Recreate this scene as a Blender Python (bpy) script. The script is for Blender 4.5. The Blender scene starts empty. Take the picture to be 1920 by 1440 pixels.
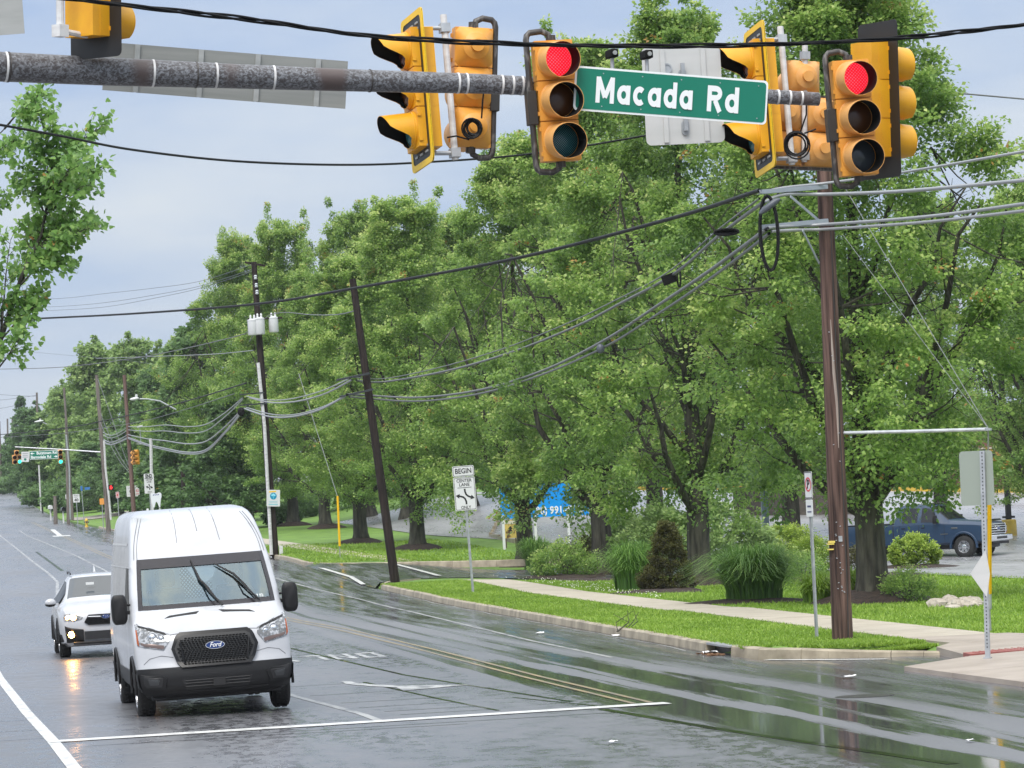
import bpy, bmesh, math, random
import numpy as np
from mathutils import Vector, Matrix, Euler
R=math.radians
random.seed(7)
sc=bpy.context.scene
COL=sc.collection

# ------------------------------------------------------------------ camera
F=6650.0; VH=229.0; ROLL=R(2.8); YAW=R(8.5); CH=2.54
PITCH=math.atan(VH/F)
FW=Vector((math.sin(YAW)*math.cos(PITCH),math.cos(YAW)*math.cos(PITCH),math.sin(PITCH)))
RT=Vector((math.cos(YAW),-math.sin(YAW),0)); UP=RT.cross(FW)
CAMLOC=Vector((0,0,CH))
cam=bpy.data.cameras.new('camera'); camo=bpy.data.objects.new('camera',cam); COL.objects.link(camo)
c_,s_=math.cos(ROLL),math.sin(ROLL)
CR=RT*c_-UP*s_; CU=UP*c_+RT*s_
camo.matrix_world=Matrix(((CR.x,CU.x,-FW.x,0),(CR.y,CU.y,-FW.y,0),(CR.z,CU.z,-FW.z,CH),(0,0,0,1)))
cam.sensor_width=36; cam.lens=36*F/1920; cam.clip_start=.5; cam.clip_end=4000
sc.camera=camo
# ------------------------------------------------------------------ view, sky and sun
sc.view_settings.view_transform='Standard'; sc.view_settings.look='None'
sc.view_settings.gamma=1; sc.view_settings.use_curve_mapping=False
sc.view_settings.exposure=0.42
world=bpy.data.worlds.new('World'); sc.world=world; world.use_nodes=True
nt=world.node_tree; nt.nodes.clear()
def N(nt,t,**k):
    n=nt.nodes.new(t)
    for a,b in k.items(): setattr(n,a,b)
    return n
SUN_EL,SUN_AZ=52,205
sky=N(nt,'ShaderNodeTexSky',sky_type='NISHITA',sun_disc=False,sun_elevation=R(SUN_EL),sun_rotation=R(SUN_AZ),air_density=1.0,dust_density=2.0,ozone_density=1.5)
tc=N(nt,'ShaderNodeTexCoord'); sep=N(nt,'ShaderNodeSeparateXYZ'); nt.links.new(tc.outputs['Generated'],sep.inputs[0])
ramp=N(nt,'ShaderNodeValToRGB'); nt.links.new(sep.outputs['Z'],ramp.inputs[0])
cr=ramp.color_ramp; cr.elements[0].position=0; cr.elements[0].color=(5.0,5.45,6.1,1)
cr.elements[1].position=1; cr.elements[1].color=(16.5,16.8,17.0,1)
for p,c in ((.05,(4.85,5.35,6.1,1)),(.16,(3.95,4.75,6.2,1)),(.4,(8.8,9.6,10.8,1))):
    e=cr.elements.new(p); e.color=c
mp=N(nt,'ShaderNodeMapping'); mp.inputs['Scale'].default_value=(2.2,2.2,9); nt.links.new(tc.outputs['Generated'],mp.inputs[0])
nz=N(nt,'ShaderNodeTexNoise'); nz.inputs['Scale'].default_value=2.6; nz.inputs['Detail'].default_value=5; nz.inputs['Roughness'].default_value=.55; nt.links.new(mp.outputs[0],nz.inputs[0])
r2=N(nt,'ShaderNodeValToRGB'); nt.links.new(nz.outputs[0],r2.inputs[0])
r2.color_ramp.elements[0].position=.36; r2.color_ramp.elements[0].color=(.80,.87,.98,1)
r2.color_ramp.elements[1].position=.66; r2.color_ramp.elements[1].color=(1.22,1.15,1.04,1)
mu=N(nt,'ShaderNodeMix',data_type='RGBA',blend_type='MULTIPLY'); mu.inputs[0].default_value=1
nt.links.new(ramp.outputs[0],mu.inputs[6]); nt.links.new(r2.outputs[0],mu.inputs[7])
mx=N(nt,'ShaderNodeMix',data_type='RGBA'); mx.inputs[0].default_value=.88
nt.links.new(sky.outputs[0],mx.inputs[6]); nt.links.new(mu.outputs[2],mx.inputs[7])
bg=N(nt,'ShaderNodeBackground'); bg.inputs[1].default_value=.1; nt.links.new(mx.outputs[2],bg.inputs[0])
wo=N(nt,'ShaderNodeOutputWorld'); nt.links.new(bg.outputs[0],wo.inputs[0])
sl=bpy.data.lights.new('sun','SUN'); sl.energy=2.2; sl.angle=R(28); sl.color=(1,.96,.9)
so=bpy.data.objects.new('sun',sl); COL.objects.link(so)
so.rotation_euler=(R(90-SUN_EL),0,R(180-SUN_AZ))
# ------------------------------------------------------------------ pixel <-> place helpers (photo pixels, real distances)
def ray(x,y):
    dx=x-960;dy=y-720
    u=dx*c_-dy*s_; v=dx*s_+dy*c_
    return FW+RT*(u/F)-UP*(v/F)
def W(x,y,D): return CAMLOC+ray(x,y)*D
ZP=[(-200,0),(95,0),(115,.14),(147,.72),(200,1.3),(277,2.1),(350,3.4),(430,5.4),(500,7.6),(560,8.6),(900,9)]
ZL=[(-200,.1),(60,.1),(95,.02),(115,.02),(135,.2),(150,.55),(170,1.0),(200,1.5),(250,2.3),(350,3.8),(500,8),(900,9.5)]
ZK=[(-200,-.1),(60,-.2),(128,-.2),(145,.5),(165,1.6),(205,3.3),(300,4.2),(500,8),(900,10)]
def ip(T,y):
    if y<=T[0][0]: return T[0][1]
    for (a,b),(c,d) in zip(T,T[1:]):
        if y<=c: return b+(d-b)*(y-a)/(c-a)
    return T[-1][1]
def sst(a,b,x):
    t=min(1,max(0,(x-a)/(b-a))); return t*t*(3-2*t)
RX=[(-200,11.6),(54,11.55),(67,11.7),(81,11.9),(100,12.15),(147,12.3),(200,11.4),(277,9.6),(340,7.0),(400,5.8),(500,4.4),(900,1)]   # foot of the kerb
def rx(Y): return ip(RX,Y)
LX=[(-200,-3.2),(60,-3.2),(150,-3.0),(277,-5),(350,-6),(500,-9),(900,-12)]
def lx(Y): return ip(LX,Y)
def zr(Y): return ip(ZP,Y)
def zt(X,Y):
    k=rx(Y)
    if 116.3<Y<136 and k<=X<k+1.8: return zr(Y)+.13*(X-k)/1.8
    if Y<53.2 and X>=k: return zr(Y)+.02+.09*sst(12.4,15,X)+max(0,min(.5,.02*(X-15)))
    if X<k: return zr(Y) if X>lx(Y) else zr(Y)+.13+.03*max(0,lx(Y)-X)
    a=zr(Y)+.13
    if X<k+1.8: return a
    b=ip(ZL,Y); c=ip(ZK,Y)
    z=a+(b-a)*sst(k+2.0,k+7.5,X)
    return z+(c-.045*max(0,min(X,75)-33)*sst(135,190,Y)-b)*sst(22,32,X)
def G(x,y,dz=0):
    d=ray(x,y); t=30.0; st=1.0
    def below(t):
        p=CAMLOC+d*t; return p.z<=zt(p.x,p.y)+dz
    while t<900 and not below(t): t+=st
    lo,hi=t-st,t
    for _ in range(10):
        m=(lo+hi)/2
        if below(m): hi=m
        else: lo=m
    return CAMLOC+d*hi
# ------------------------------------------------------------------ materials
MATS={}
def mat(name,col=(.5,.5,.5),rough=.5,metal=0,spec=.5,noise=None,bump=None,coat=0,emit=None,trans=0,coord='Object'):
    if name in MATS: return MATS[name]
    m=bpy.data.materials.new(name); m.use_nodes=True; t=m.node_tree; p=t.nodes['Principled BSDF']
    p.inputs['Base Color'].default_value=(*col,1); p.inputs['Roughness'].default_value=rough; p.inputs['Metallic'].default_value=metal
    p.inputs['Specular IOR Level'].default_value=spec; p.inputs['Coat Weight'].default_value=coat; p.inputs['Coat Roughness'].default_value=.05
    if trans: p.inputs['Transmission Weight'].default_value=trans
    if emit: p.inputs['Emission Color'].default_value=(*emit[0],1); p.inputs['Emission Strength'].default_value=emit[1]
    tc=None
    def coords(scl):
        nonlocal tc
        if tc is None: tc=N(t,'ShaderNodeTexCoord')
        mp=N(t,'ShaderNodeMapping'); mp.inputs['Scale'].default_value=scl if hasattr(scl,'__len__') else (scl,)*3
        t.links.new(tc.outputs[coord],mp.inputs[0]); return mp.outputs[0]
    if noise:   # (scale, colour2, lo, hi[, detail])
        n=N(t,'ShaderNodeTexNoise'); n.inputs['Scale'].default_value=1; n.inputs['Detail'].default_value=noise[4] if len(noise)>4 else 5
        t.links.new(coords(noise[0]),n.inputs[0])
        r=N(t,'ShaderNodeValToRGB'); r.color_ramp.elements[0].position=noise[2]; r.color_ramp.elements[1].position=noise[3]
        r.color_ramp.elements[0].color=(*col,1); r.color_ramp.elements[1].color=(*noise[1],1)
        t.links.new(n.outputs[0],r.inputs[0]); t.links.new(r.outputs[0],p.inputs['Base Color'])
    if bump:    # (scale, strength, distance)
        n=N(t,'ShaderNodeTexNoise'); n.inputs['Scale'].default_value=1; n.inputs['Detail'].default_value=4
        t.links.new(coords(bump[0]),n.inputs[0])
        b=N(t,'ShaderNodeBump'); b.inputs['Strength'].default_value=bump[1]; b.inputs['Distance'].default_value=bump[2]
        t.links.new(n.outputs[0],b.inputs['Height']); t.links.new(b.outputs[0],p.inputs['Normal'])
    MATS[name]=m; return m
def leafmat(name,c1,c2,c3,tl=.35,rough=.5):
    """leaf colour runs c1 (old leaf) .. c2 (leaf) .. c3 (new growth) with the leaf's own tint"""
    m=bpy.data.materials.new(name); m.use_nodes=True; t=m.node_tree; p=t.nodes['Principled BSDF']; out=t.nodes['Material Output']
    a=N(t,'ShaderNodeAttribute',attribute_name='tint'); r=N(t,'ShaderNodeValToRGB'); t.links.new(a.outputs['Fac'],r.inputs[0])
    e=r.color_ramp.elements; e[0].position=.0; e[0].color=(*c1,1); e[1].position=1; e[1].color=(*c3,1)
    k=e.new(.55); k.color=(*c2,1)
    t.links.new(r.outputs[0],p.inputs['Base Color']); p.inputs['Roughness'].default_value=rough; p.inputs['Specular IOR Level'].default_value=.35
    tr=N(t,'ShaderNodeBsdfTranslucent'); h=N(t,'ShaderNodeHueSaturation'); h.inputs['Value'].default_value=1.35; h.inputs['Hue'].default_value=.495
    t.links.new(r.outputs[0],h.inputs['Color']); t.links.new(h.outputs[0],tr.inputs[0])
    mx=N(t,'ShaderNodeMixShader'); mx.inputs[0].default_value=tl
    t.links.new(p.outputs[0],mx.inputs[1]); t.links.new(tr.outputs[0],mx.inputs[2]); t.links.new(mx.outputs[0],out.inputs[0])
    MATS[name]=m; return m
def glassmat(name,tint,refl,dark=(.02,.025,.03)):
    m=bpy.data.materials.new(name); m.use_nodes=True; t=m.node_tree; t.nodes.remove(t.nodes['Principled BSDF']); out=t.nodes['Material Output']
    tr=N(t,'ShaderNodeBsdfTransparent'); tr.inputs[0].default_value=(*tint,1)
    gl=N(t,'ShaderNodeBsdfGlossy'); gl.inputs['Roughness'].default_value=.03; gl.inputs[0].default_value=(.78,.94,1,1)
    lw=N(t,'ShaderNodeLayerWeight'); lw.inputs[0].default_value=.35
    mr=N(t,'ShaderNodeMapRange'); mr.inputs[3].default_value=refl; mr.inputs[4].default_value=.42
    t.links.new(lw.outputs['Facing'],mr.inputs[0])
    mx=N(t,'ShaderNodeMixShader'); t.links.new(mr.outputs[0],mx.inputs[0]); t.links.new(tr.outputs[0],mx.inputs[1]); t.links.new(gl.outputs[0],mx.inputs[2]); t.links.new(mx.outputs[0],out.inputs[0])
    MATS[name]=m; return m
M_={}
def ledmat(name,base,dots,strength,k=330,emit=True):
    m=bpy.data.materials.new(name); m.use_nodes=True; t=m.node_tree; p=t.nodes['Principled BSDF']
    tc=N(t,'ShaderNodeTexCoord'); sp=N(t,'ShaderNodeSeparateXYZ'); t.links.new(tc.outputs['Object'],sp.inputs[0])
    def sn(o):
        a=N(t,'ShaderNodeMath',operation='MULTIPLY'); a.inputs[1].default_value=k; t.links.new(o,a.inputs[0])
        b=N(t,'ShaderNodeMath',operation='SINE'); t.links.new(a.outputs[0],b.inputs[0]); return b.outputs[0]
    mlt=N(t,'ShaderNodeMath',operation='MULTIPLY'); t.links.new(sn(sp.outputs['X']),mlt.inputs[0]); t.links.new(sn(sp.outputs['Z']),mlt.inputs[1])
    mr=N(t,'ShaderNodeMapRange'); mr.inputs[1].default_value=.15; mr.inputs[2].default_value=.6; t.links.new(mlt.outputs[0],mr.inputs[0])
    mx=N(t,'ShaderNodeMix',data_type='RGBA'); mx.inputs[6].default_value=(*base,1); mx.inputs[7].default_value=(*dots,1); t.links.new(mr.outputs[0],mx.inputs[0])
    if emit:
        p.inputs['Base Color'].default_value=(*[c*.3 for c in base],1)
        t.links.new(mx.outputs[2],p.inputs['Emission Color']); p.inputs['Emission Strength'].default_value=strength
    else: t.links.new(mx.outputs[2],p.inputs['Base Color'])
    p.inputs['Roughness'].default_value=.25
    MATS[name]=m; return m

# ------------------------------------------------------------------ mesh builder
class MB:
    def __init__(s): s.v=[];s.f=[];s.mi=[];s.m=0;s.T=None
    def add(s,vs,fs):
        o=len(s.v)
        if s.T is not None: vs=[tuple(s.T@Vector(v)) for v in vs]
        s.v+= [tuple(v) for v in vs]; s.f+=[tuple(i+o for i in f) for f in fs]; s.mi+=[s.m]*len(fs); return s
    def box(s,c,d,M=None):
        x,y,z=[k/2 for k in d]; P=[(-x,-y,-z),(x,-y,-z),(x,y,-z),(-x,y,-z),(-x,-y,z),(x,-y,z),(x,y,z),(-x,y,z)]
        if M is not None: P=[M@Vector(p) for p in P]
        P=[(p[0]+c[0],p[1]+c[1],p[2]+c[2]) for p in P]
        return s.add(P,[(0,3,2,1),(4,5,6,7),(0,1,5,4),(1,2,6,5),(2,3,7,6),(3,0,4,7)])
    def prism(s,poly,d0,d1,fn=lambda a,b,d:(a,d,b)):
        n=len(poly); P=[fn(a,b,d0) for a,b in poly]+[fn(a,b,d1) for a,b in poly]
        return s.add(P,[tuple(range(n)),tuple(range(2*n-1,n-1,-1))]+[(i,i+n,(i+1)%n+n,(i+1)%n) for i in range(n)])
    def tube(s,pts,r,n=8,cap=True):
        pts=[Vector(p) for p in pts]; k=len(pts)
        rs=r if hasattr(r,'__len__') else [r]*k
        t0=(pts[1]-pts[0]).normalized(); u=t0.orthogonal().normalized()
        P=[];Fs=[]
        for i,p in enumerate(pts):
            t=(pts[min(i+1,k-1)]-pts[max(i-1,0)])
            t=t.normalized() if t.length>1e-9 else t0
            u=(u-t*u.dot(t)); u=u.normalized() if u.length>1e-6 else t.orthogonal().normalized()
            w=t.cross(u)
            for j in range(n):
                a=2*math.pi*j/n; P.append(p+(u*math.cos(a)+w*math.sin(a))*rs[i])
        for i in range(k-1):
            for j in range(n):
                Fs.append((i*n+j,i*n+(j+1)%n,(i+1)*n+(j+1)%n,(i+1)*n+j))
        if cap: Fs+= [tuple(range(n-1,-1,-1)),tuple(range((k-1)*n,k*n))]
        return s.add(P,Fs)
    def lathe(s,prof,n=16,M=None,cap=True):
        """prof: (radius, height) along local Z"""
        P=[];Fs=[];k=len(prof)
        for r,h in prof:
            for j in range(n):
                a=2*math.pi*j/n; P.append(Vector((r*math.cos(a),r*math.sin(a),h)))
        for i in range(k-1):
            for j in range(n): Fs.append((i*n+j,i*n+(j+1)%n,(i+1)*n+(j+1)%n,(i+1)*n+j))
        if cap: Fs+=[tuple(range(n-1,-1,-1)),tuple(range((k-1)*n,k*n))]
        if M is not None: P=[M@p for p in P]
        return s.add(P,Fs)
    def ell(s,c,d,nu=12,nv=8,M=None):
        P=[];Fs=[]
        for i in range(nv+1):
            th=math.pi*i/nv
            for j in range(nu):
                a=2*math.pi*j/nu; q=Vector((d[0]*math.sin(th)*math.cos(a),d[1]*math.sin(th)*math.sin(a),d[2]*math.cos(th)))
                if M is not None: q=M@q
                P.append(q+Vector(c))
        for i in range(nv):
            for j in range(nu): Fs.append((i*nu+j,(i+1)*nu+j,(i+1)*nu+(j+1)%nu,i*nu+(j+1)%nu))
        return s.add(P,Fs)
    def grid(s,fn,nu,nv,flip=False):
        P=[fn(i/nu,j/nv) for i in range(nu+1) for j in range(nv+1)]; Fs=[]
        for i in range(nu):
            for j in range(nv):
                a=i*(nv+1)+j; f=(a,a+1,a+nv+2,a+nv+1); Fs.append(f[::-1] if flip else f)
        return s.add(P,Fs)
    def mesh(s,name,mats,smooth=True,ang=35):
        me=bpy.data.meshes.new(name); me.from_pydata(s.v,[],s.f)
        for m in (mats if isinstance(mats,(list,tuple)) else [mats]): me.materials.append(m)
        if any(s.mi): me.polygons.foreach_set('material_index',s.mi)
        me.update()
        if smooth: me.shade_smooth(); me.set_sharp_from_angle(angle=R(ang))
        return me
    def build(s,name,mats,parent=None,smooth=True,ang=35,bevel=0):
        o=bpy.data.objects.new(name,s.mesh(name,mats,smooth,ang)); COL.objects.link(o); o.parent=parent
        if bevel:
            b=o.modifiers.new('bevel','BEVEL'); b.width=bevel; b.segments=2; b.limit_method='ANGLE'; b.angle_limit=R(40)
        return o
def thing(name,label,cat,loc=(0,0,0),rot=(0,0,0),group=None,M=None):
    o=bpy.data.objects.new(name,None); COL.objects.link(o); o.empty_display_size=.2
    if M is not None: o.matrix_world=M
    else: o.location=loc; o.rotation_euler=rot
    o['label']=label; o['category']=cat
    if group: o['group']=group
    return o
def tag(o,label,cat,group=None):
    o['label']=label; o['category']=cat
    if group: o['group']=group
    return o
def struct(o,kind='structure',label=None):
    o['kind']=kind
    if label: o['label']=label
    return o
def inst(me,name,parent=None,loc=(0,0,0),rot=(0,0,0),scale=None):
    o=bpy.data.objects.new(name,me); COL.objects.link(o); o.parent=parent; o.location=loc; o.rotation_euler=rot
    if scale is not None: o.scale=scale if hasattr(scale,'__len__') else (scale,)*3
    return o
def kids(o): return [c for c in bpy.data.objects if c.parent is o]
def copy_tree(o,parent=None):
    c=o.copy(); COL.objects.link(c); c.parent=parent
    for ch in list(o.children): copy_tree(ch,c)
    return c
def np_mesh(name,V,Q,mats,tint=None,k=4,smooth=False):
    """fast mesh from arrays: V (n,3), Q (m,k)"""
    me=bpy.data.meshes.new(name); n,m=len(V),len(Q)
    me.vertices.add(n); me.vertices.foreach_set('co',np.asarray(V,np.float32).ravel())
    me.loops.add(m*k); me.loops.foreach_set('vertex_index',np.asarray(Q,np.int32).ravel())
    me.polygons.add(m); me.polygons.foreach_set('loop_start',np.arange(0,m*k,k,dtype=np.int32))
    me.update(calc_edges=True)
    for x in (mats if isinstance(mats,(list,tuple)) else [mats]): me.materials.append(x)
    if tint is not None:
        a=me.attributes.new('tint','FLOAT','FACE'); a.data.foreach_set('value',np.asarray(tint,np.float32))
    if smooth: me.shade_smooth()
    return me
def text(s,size,m,name='lettering',parent=None,loc=(0,0,0),rot=(R(90),0,0),bold=0.0,extrude=.002,shear=0,sx=1.0,align='CENTER',spacing=1.0,width=None,dup=0):
    cu=bpy.data.curves.new(name,'FONT'); cu.body=s; cu.size=size; cu.offset=bold; cu.extrude=extrude; cu.shear=shear
    cu.align_x=align; cu.align_y='CENTER'; cu.space_character=spacing; cu.resolution_u=3
    o=bpy.data.objects.new(name,cu); COL.objects.link(o)
    dg=bpy.context.evaluated_depsgraph_get(); me=bpy.data.meshes.new_from_object(o.evaluated_get(dg))
    bpy.data.objects.remove(o); bpy.data.curves.remove(cu)
    if dup:
        v0=[tuple(v.co) for v in me.vertices]; f0=[tuple(p.vertices) for p in me.polygons]; n=len(v0); m2=bpy.data.meshes.new(name)
        m2.from_pydata(v0+[(x+dup,y,z+.0006) for x,y,z in v0]+[(x+dup/2,y+dup*.4,z+.0012) for x,y,z in v0],[],f0+[tuple(i+n for i in f) for f in f0]+[tuple(i+2*n for i in f) for f in f0]); me=m2
    if width:
        xs=[v.co.x for v in me.vertices]; w=max(xs)-min(xs); sx=width/w
    me.materials.clear(); me.materials.append(m); me.name=name
    q=inst(me,name,parent,loc,rot,(sx,1,1)); return q
def facing(px,alpha):
    """yaw so that local -Y faces the viewer of photo column px, turned alpha degrees to the viewer's right"""
    return -(YAW+math.atan((px-960)/F))+R(alpha)
# ================================================================== GROUND
def wetmat(name,c0,c1,road=True):
    m=bpy.data.materials.new(name); m.use_nodes=True; t=m.node_tree; p=t.nodes['Principled BSDF']; L=t.links.new
    tc=N(t,'ShaderNodeTexCoord')
    def noi(scl,detail=3,rough=.5,dist=0):
        mp=N(t,'ShaderNodeMapping'); mp.inputs['Scale'].default_value=scl; L(tc.outputs['Object'],mp.inputs[0])
        n=N(t,'ShaderNodeTexNoise'); n.inputs['Scale'].default_value=1; n.inputs['Detail'].default_value=detail; n.inputs['Roughness'].default_value=rough; n.inputs['Distortion'].default_value=dist
        L(mp.outputs[0],n.inputs[0]); return n.outputs[0]
    def math_(op,a,b,cl=False):
        q=N(t,'ShaderNodeMath',operation=op,use_clamp=cl)
        for i,x in enumerate((a,b)):
            if hasattr(x,'links'): L(x,q.inputs[i])
            else: q.inputs[i].default_value=x
        return q.outputs[0]
    def mr(x,a,b,c,d):
        q=N(t,'ShaderNodeMapRange'); L(x,q.inputs[0])
        for i,k in enumerate((a,b,c,d)): q.inputs[i+1].default_value=k
        return q.outputs[0]
    fine=noi((38,38,38),4,.6); patch=noi((.35,.06,.3),4,.55); band=noi((1.15,.012,1),2,.5,.0); streak=noi((3.2,.16,1),4,.6); speck=noi((9,5,9),4,.65)
    mid=noi((5,1.1,2),4,.6)
    col=N(t,'ShaderNodeMix',data_type='RGBA'); col.inputs[6].default_value=(*c0,1); col.inputs[7].default_value=(*c1,1)
    L(mr(math_('ADD',math_('MULTIPLY',fine,.45),math_('MULTIPLY',patch,.55)),.36,.64,0,1),col.inputs[0]); L(col.outputs[2],p.inputs['Base Color'])
    if road:
        sep=N(t,'ShaderNodeSeparateXYZ'); L(tc.outputs['Object'],sep.inputs[0])
        # q runs along the wheel tracks, which drift slowly toward the kerb as they come nearer
        q=math_('ADD',sep.outputs['X'],math_('MULTIPLY',math_('SUBTRACT',sep.outputs['Y'],40),.0355))
        qn=math_('ADD',q,math_('MULTIPLY',math_('SUBTRACT',streak,.5),.9))
        def ridge(c,w,soft): return mr(math_('ABSOLUTE',math_('SUBTRACT',qn,c),0),w,w+soft,1,0)
        far=mr(sep.outputs['Y'],52,74,0,1)
        tracks=math_('MAXIMUM',math_('MAXIMUM',ridge(10.45,.17,.16),ridge(9.02,.12,.13)),mr(math_('ADD',math_('MULTIPLY',band,.7),math_('MULTIPLY',streak,.3)),.50,.56,0,1))
        strk2=noi((2.3,.03,1),3,.55); tracks2=mr(math_('ADD',math_('MULTIPLY',band,.4),math_('MULTIPLY',strk2,.6)),.44,.52,0,1)
        tk=N(t,'ShaderNodeMix'); L(far,tk.inputs[0]); L(tracks,tk.inputs[2]); L(tracks2,tk.inputs[3])
        side=mr(math_('ADD',q,math_('MULTIPLY',math_('SUBTRACT',streak,.5),1.2)),7.55,7.95,0,1)
        near=mr(sep.outputs['X'],6.4,7.6,0,1)
        s2=N(t,'ShaderNodeMix'); L(far,s2.inputs[0]); L(side,s2.inputs[2]); L(near,s2.inputs[3])
        iso=noi((2.6,1.5,2),6,.7); flat_=noi((.5,.11,1),3,.5)
        left=mr(math_('ADD',math_('MULTIPLY',iso,.62),math_('MULTIPLY',flat_,.38)),.38,.58,.20,.44)
        pm_=mr(noi((.45,.07,1),3,.5),.46,.56,0,1); fl=mr(noi((5.5,2.2,2),5,.7),.45,.60,.20,.44)
        lm=N(t,'ShaderNodeMix'); L(pm_,lm.inputs[0]); L(left,lm.inputs[2]); L(fl,lm.inputs[3]); left=lm.outputs[0]
        rl=mr(far,0,1,.055,.20); right=math_('ADD',rl,math_('MULTIPLY',tk.outputs[0],math_('SUBTRACT',.46,rl)))
        eg=mr(qn,10.62,10.95,0,1); er=mr(streak,.38,.62,.10,.30); r3_=N(t,'ShaderNodeMix'); L(eg,r3_.inputs[0]); L(right,r3_.inputs[2]); L(er,r3_.inputs[3]); right=r3_.outputs[0]
        rp=N(t,'ShaderNodeMix'); L(s2.outputs[0],rp.inputs[0]); L(left,rp.inputs[2]); L(right,rp.inputs[3])
        L(rp.outputs[0],p.inputs['Roughness'])
        bs=mr(rp.outputs[0],.05,.42,.015,.16)
    else:
        L(mr(math_('ADD',math_('MULTIPLY',mid,.5),math_('MULTIPLY',patch,.5)),.4,.62,.22,.5),p.inputs['Roughness']); bs=None
    b=N(t,'ShaderNodeBump'); b.inputs['Distance'].default_value=.006; b.inputs['Strength'].default_value=.25
    if bs is not None: L(bs,b.inputs['Strength'])
    L(math_('ADD',math_('MULTIPLY',mid,.5),math_('MULTIPLY',speck,.5)),b.inputs['Height']); L(b.outputs[0],p.inputs['Normal'])
    p.inputs['IOR'].default_value=1.75; p.inputs['Specular IOR Level'].default_value=.75
    MATS[name]=m; return m
asph=wetmat('wet_asphalt',(.055,.055,.062),(.105,.105,.114)); lotm=wetmat('lot_asphalt',(.20,.20,.21),(.27,.27,.28),False)
grassm=mat('turf',(.07,.145,.016),.8,noise=((1.1,1.1,1.1),(.15,.265,.032),.3,.72,8),bump=((14,14,14),.6,.05))
conc=mat('concrete',(.36,.315,.25),.55,noise=((1.6,1.6,1.6),(.47,.42,.34),.3,.7,8),bump=((25,25,25),.15,.01))
kerbm=mat('kerb_concrete',(.22,.185,.13),.55,noise=((2.6,2.6,2.6),(.40,.345,.25),.35,.65,8),bump=((30,30,30),.25,.01))
paint=mat('road_paint',(.62,.62,.60),.35,noise=((7,1.6,3),(.42,.42,.41),.45,.7,8)); ypaint=mat('yellow_paint',(.28,.205,.085),.35,noise=((6,1.0,3),(.15,.13,.09),.4,.66,8))
wpt=mat('worn_paint',(.34,.34,.33),.35,noise=((6,.9,3),(.13,.13,.135),.42,.66,8)); wp2=mat('rubbed_paint',(.42,.42,.41),.35,noise=((5,1.4,3),(.17,.17,.17),.42,.62,8)); redm=mat('tactile_red',(.27,.075,.06),.6); mulchm=mat('mulch',(.018,.011,.008),.8,noise=((9,9,9),(.06,.036,.026),.35,.7,8),bump=((22,22,22),1,.06))
black=mat('black',(.012,.012,.013),.5); tarm=mat('crack_seal',(.012,.012,.013),.12)

def yl(a,b,f):
    out=[];y=a
    while y<b: out.append(y); y+=f(y)
    return out+[b]
YS=yl(20,560,lambda y:1.0 if y<160 else 4)
mb=MB()
NX=10
mb.v=[(lx(y)+(rx(y)+.02-lx(y))*i/NX,y,zr(y)) for y in YS for i in range(NX+1)]
mb.f=[(j*(NX+1)+i,j*(NX+1)+i+1,(j+1)*(NX+1)+i+1,(j+1)*(NX+1)+i) for j in range(len(YS)-1) for i in range(NX)]; mb.mi=[0]*len(mb.f)
road=struct(mb.build('road',asph))
mb=MB(); mb.grid(lambda u,v:(-60+u*62+10.2*u+9,-60+v*90,-.012),8,8,True); struct(mb.build('cross_street',asph))
# lawn (everything beyond the kerb) and the ground over on the far side
xs=[0,.16,.6,1.2,1.8,2.6,3.5,4.5,5.5,6.5,8,9.5,11,12.5,14,16,18,20,23,27,32,40,55,80,130,250]
mb=MB(); YG=yl(37,620,lambda y:1.0 if y<160 else 5)
DY0=[(-.02,112.6),(0,113.2),(.02,115.0),(.08,116.2),(.2,116.4),(1,112.2)]; DY1=[(-.02,139.8),(.005,139.3),(.03,137.2),(.09,135.6),(.18,133.6),(.33,130.6),(.48,129.0),(1,128.6)]
def lz(x,y):
    if y<54.2 and x<(11.75+(54.2-y)*.95 if y>51.2 else 16.4): return -.25
    z=zt(x,y); k=rx(y); u=(x-k)/19
    if 0<=u<=1.02:
        if ip(DY0,u)-.2<y<ip(DY1,u)+.2: z-=.15
    return z
mb.v=[(rx(y)+(.14 if i==0 else x),y,lz(rx(y)+max(x,.02)+.001,y)-(.13 if i==0 else 0)) for y in YG for i,x in enumerate(xs)]
n=len(xs); mb.f=[(j*n+i,j*n+i+1,(j+1)*n+i+1,(j+1)*n+i) for j in range(len(YG)-1) for i in range(n-1)]; mb.mi=[0]*len(mb.f)
lawn=struct(mb.build('lawn',grassm,ang=80))
mb=MB(); xg=[0,.3,2,5,10,20,50,150]
mb.v=[(lx(y)-x,y,zt(lx(y)-x-.001,y)) for y in YG for x in xg]; n=len(xg)
mb.f=[(j*n+i+1,j*n+i,(j+1)*n+i,(j+1)*n+i+1) for j in range(len(YG)-1) for i in range(n-1)]; mb.mi=[0]*len(mb.f)
struct(mb.build('far_verge',mat('verge_grey',(.09,.09,.085),.9,noise=((.5,.5,.5),(.14,.14,.125),.3,.7,6)),ang=80))  # unseen verge, coloured grey to take the green out of the van's reflection
mb=MB(); mb.grid(lambda u,v:(-3.5-18*u,20+90*v,zr(20+90*v)+.15),4,12); struct(mb.build('reflection_sheet',lotm))  # unseen grey sheet, added so the van's side reflects grey, not green
mb=MB(); mb.grid(lambda u,v:(-1500+u*3000,-300+v*3300,-1.5+.010*max(0,-300+v*3300-420)),30,30,True); struct(mb.build('ground',mat('far_ground',(.05,.085,.03),.9)))

mb=MB(); mb.grid(lambda u,v:(11.575+6*u,37+16.5*v,-.003+.06*max(0,u-.25)),8,10,True); struct(mb.build('ramp_asphalt',asph))
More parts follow.
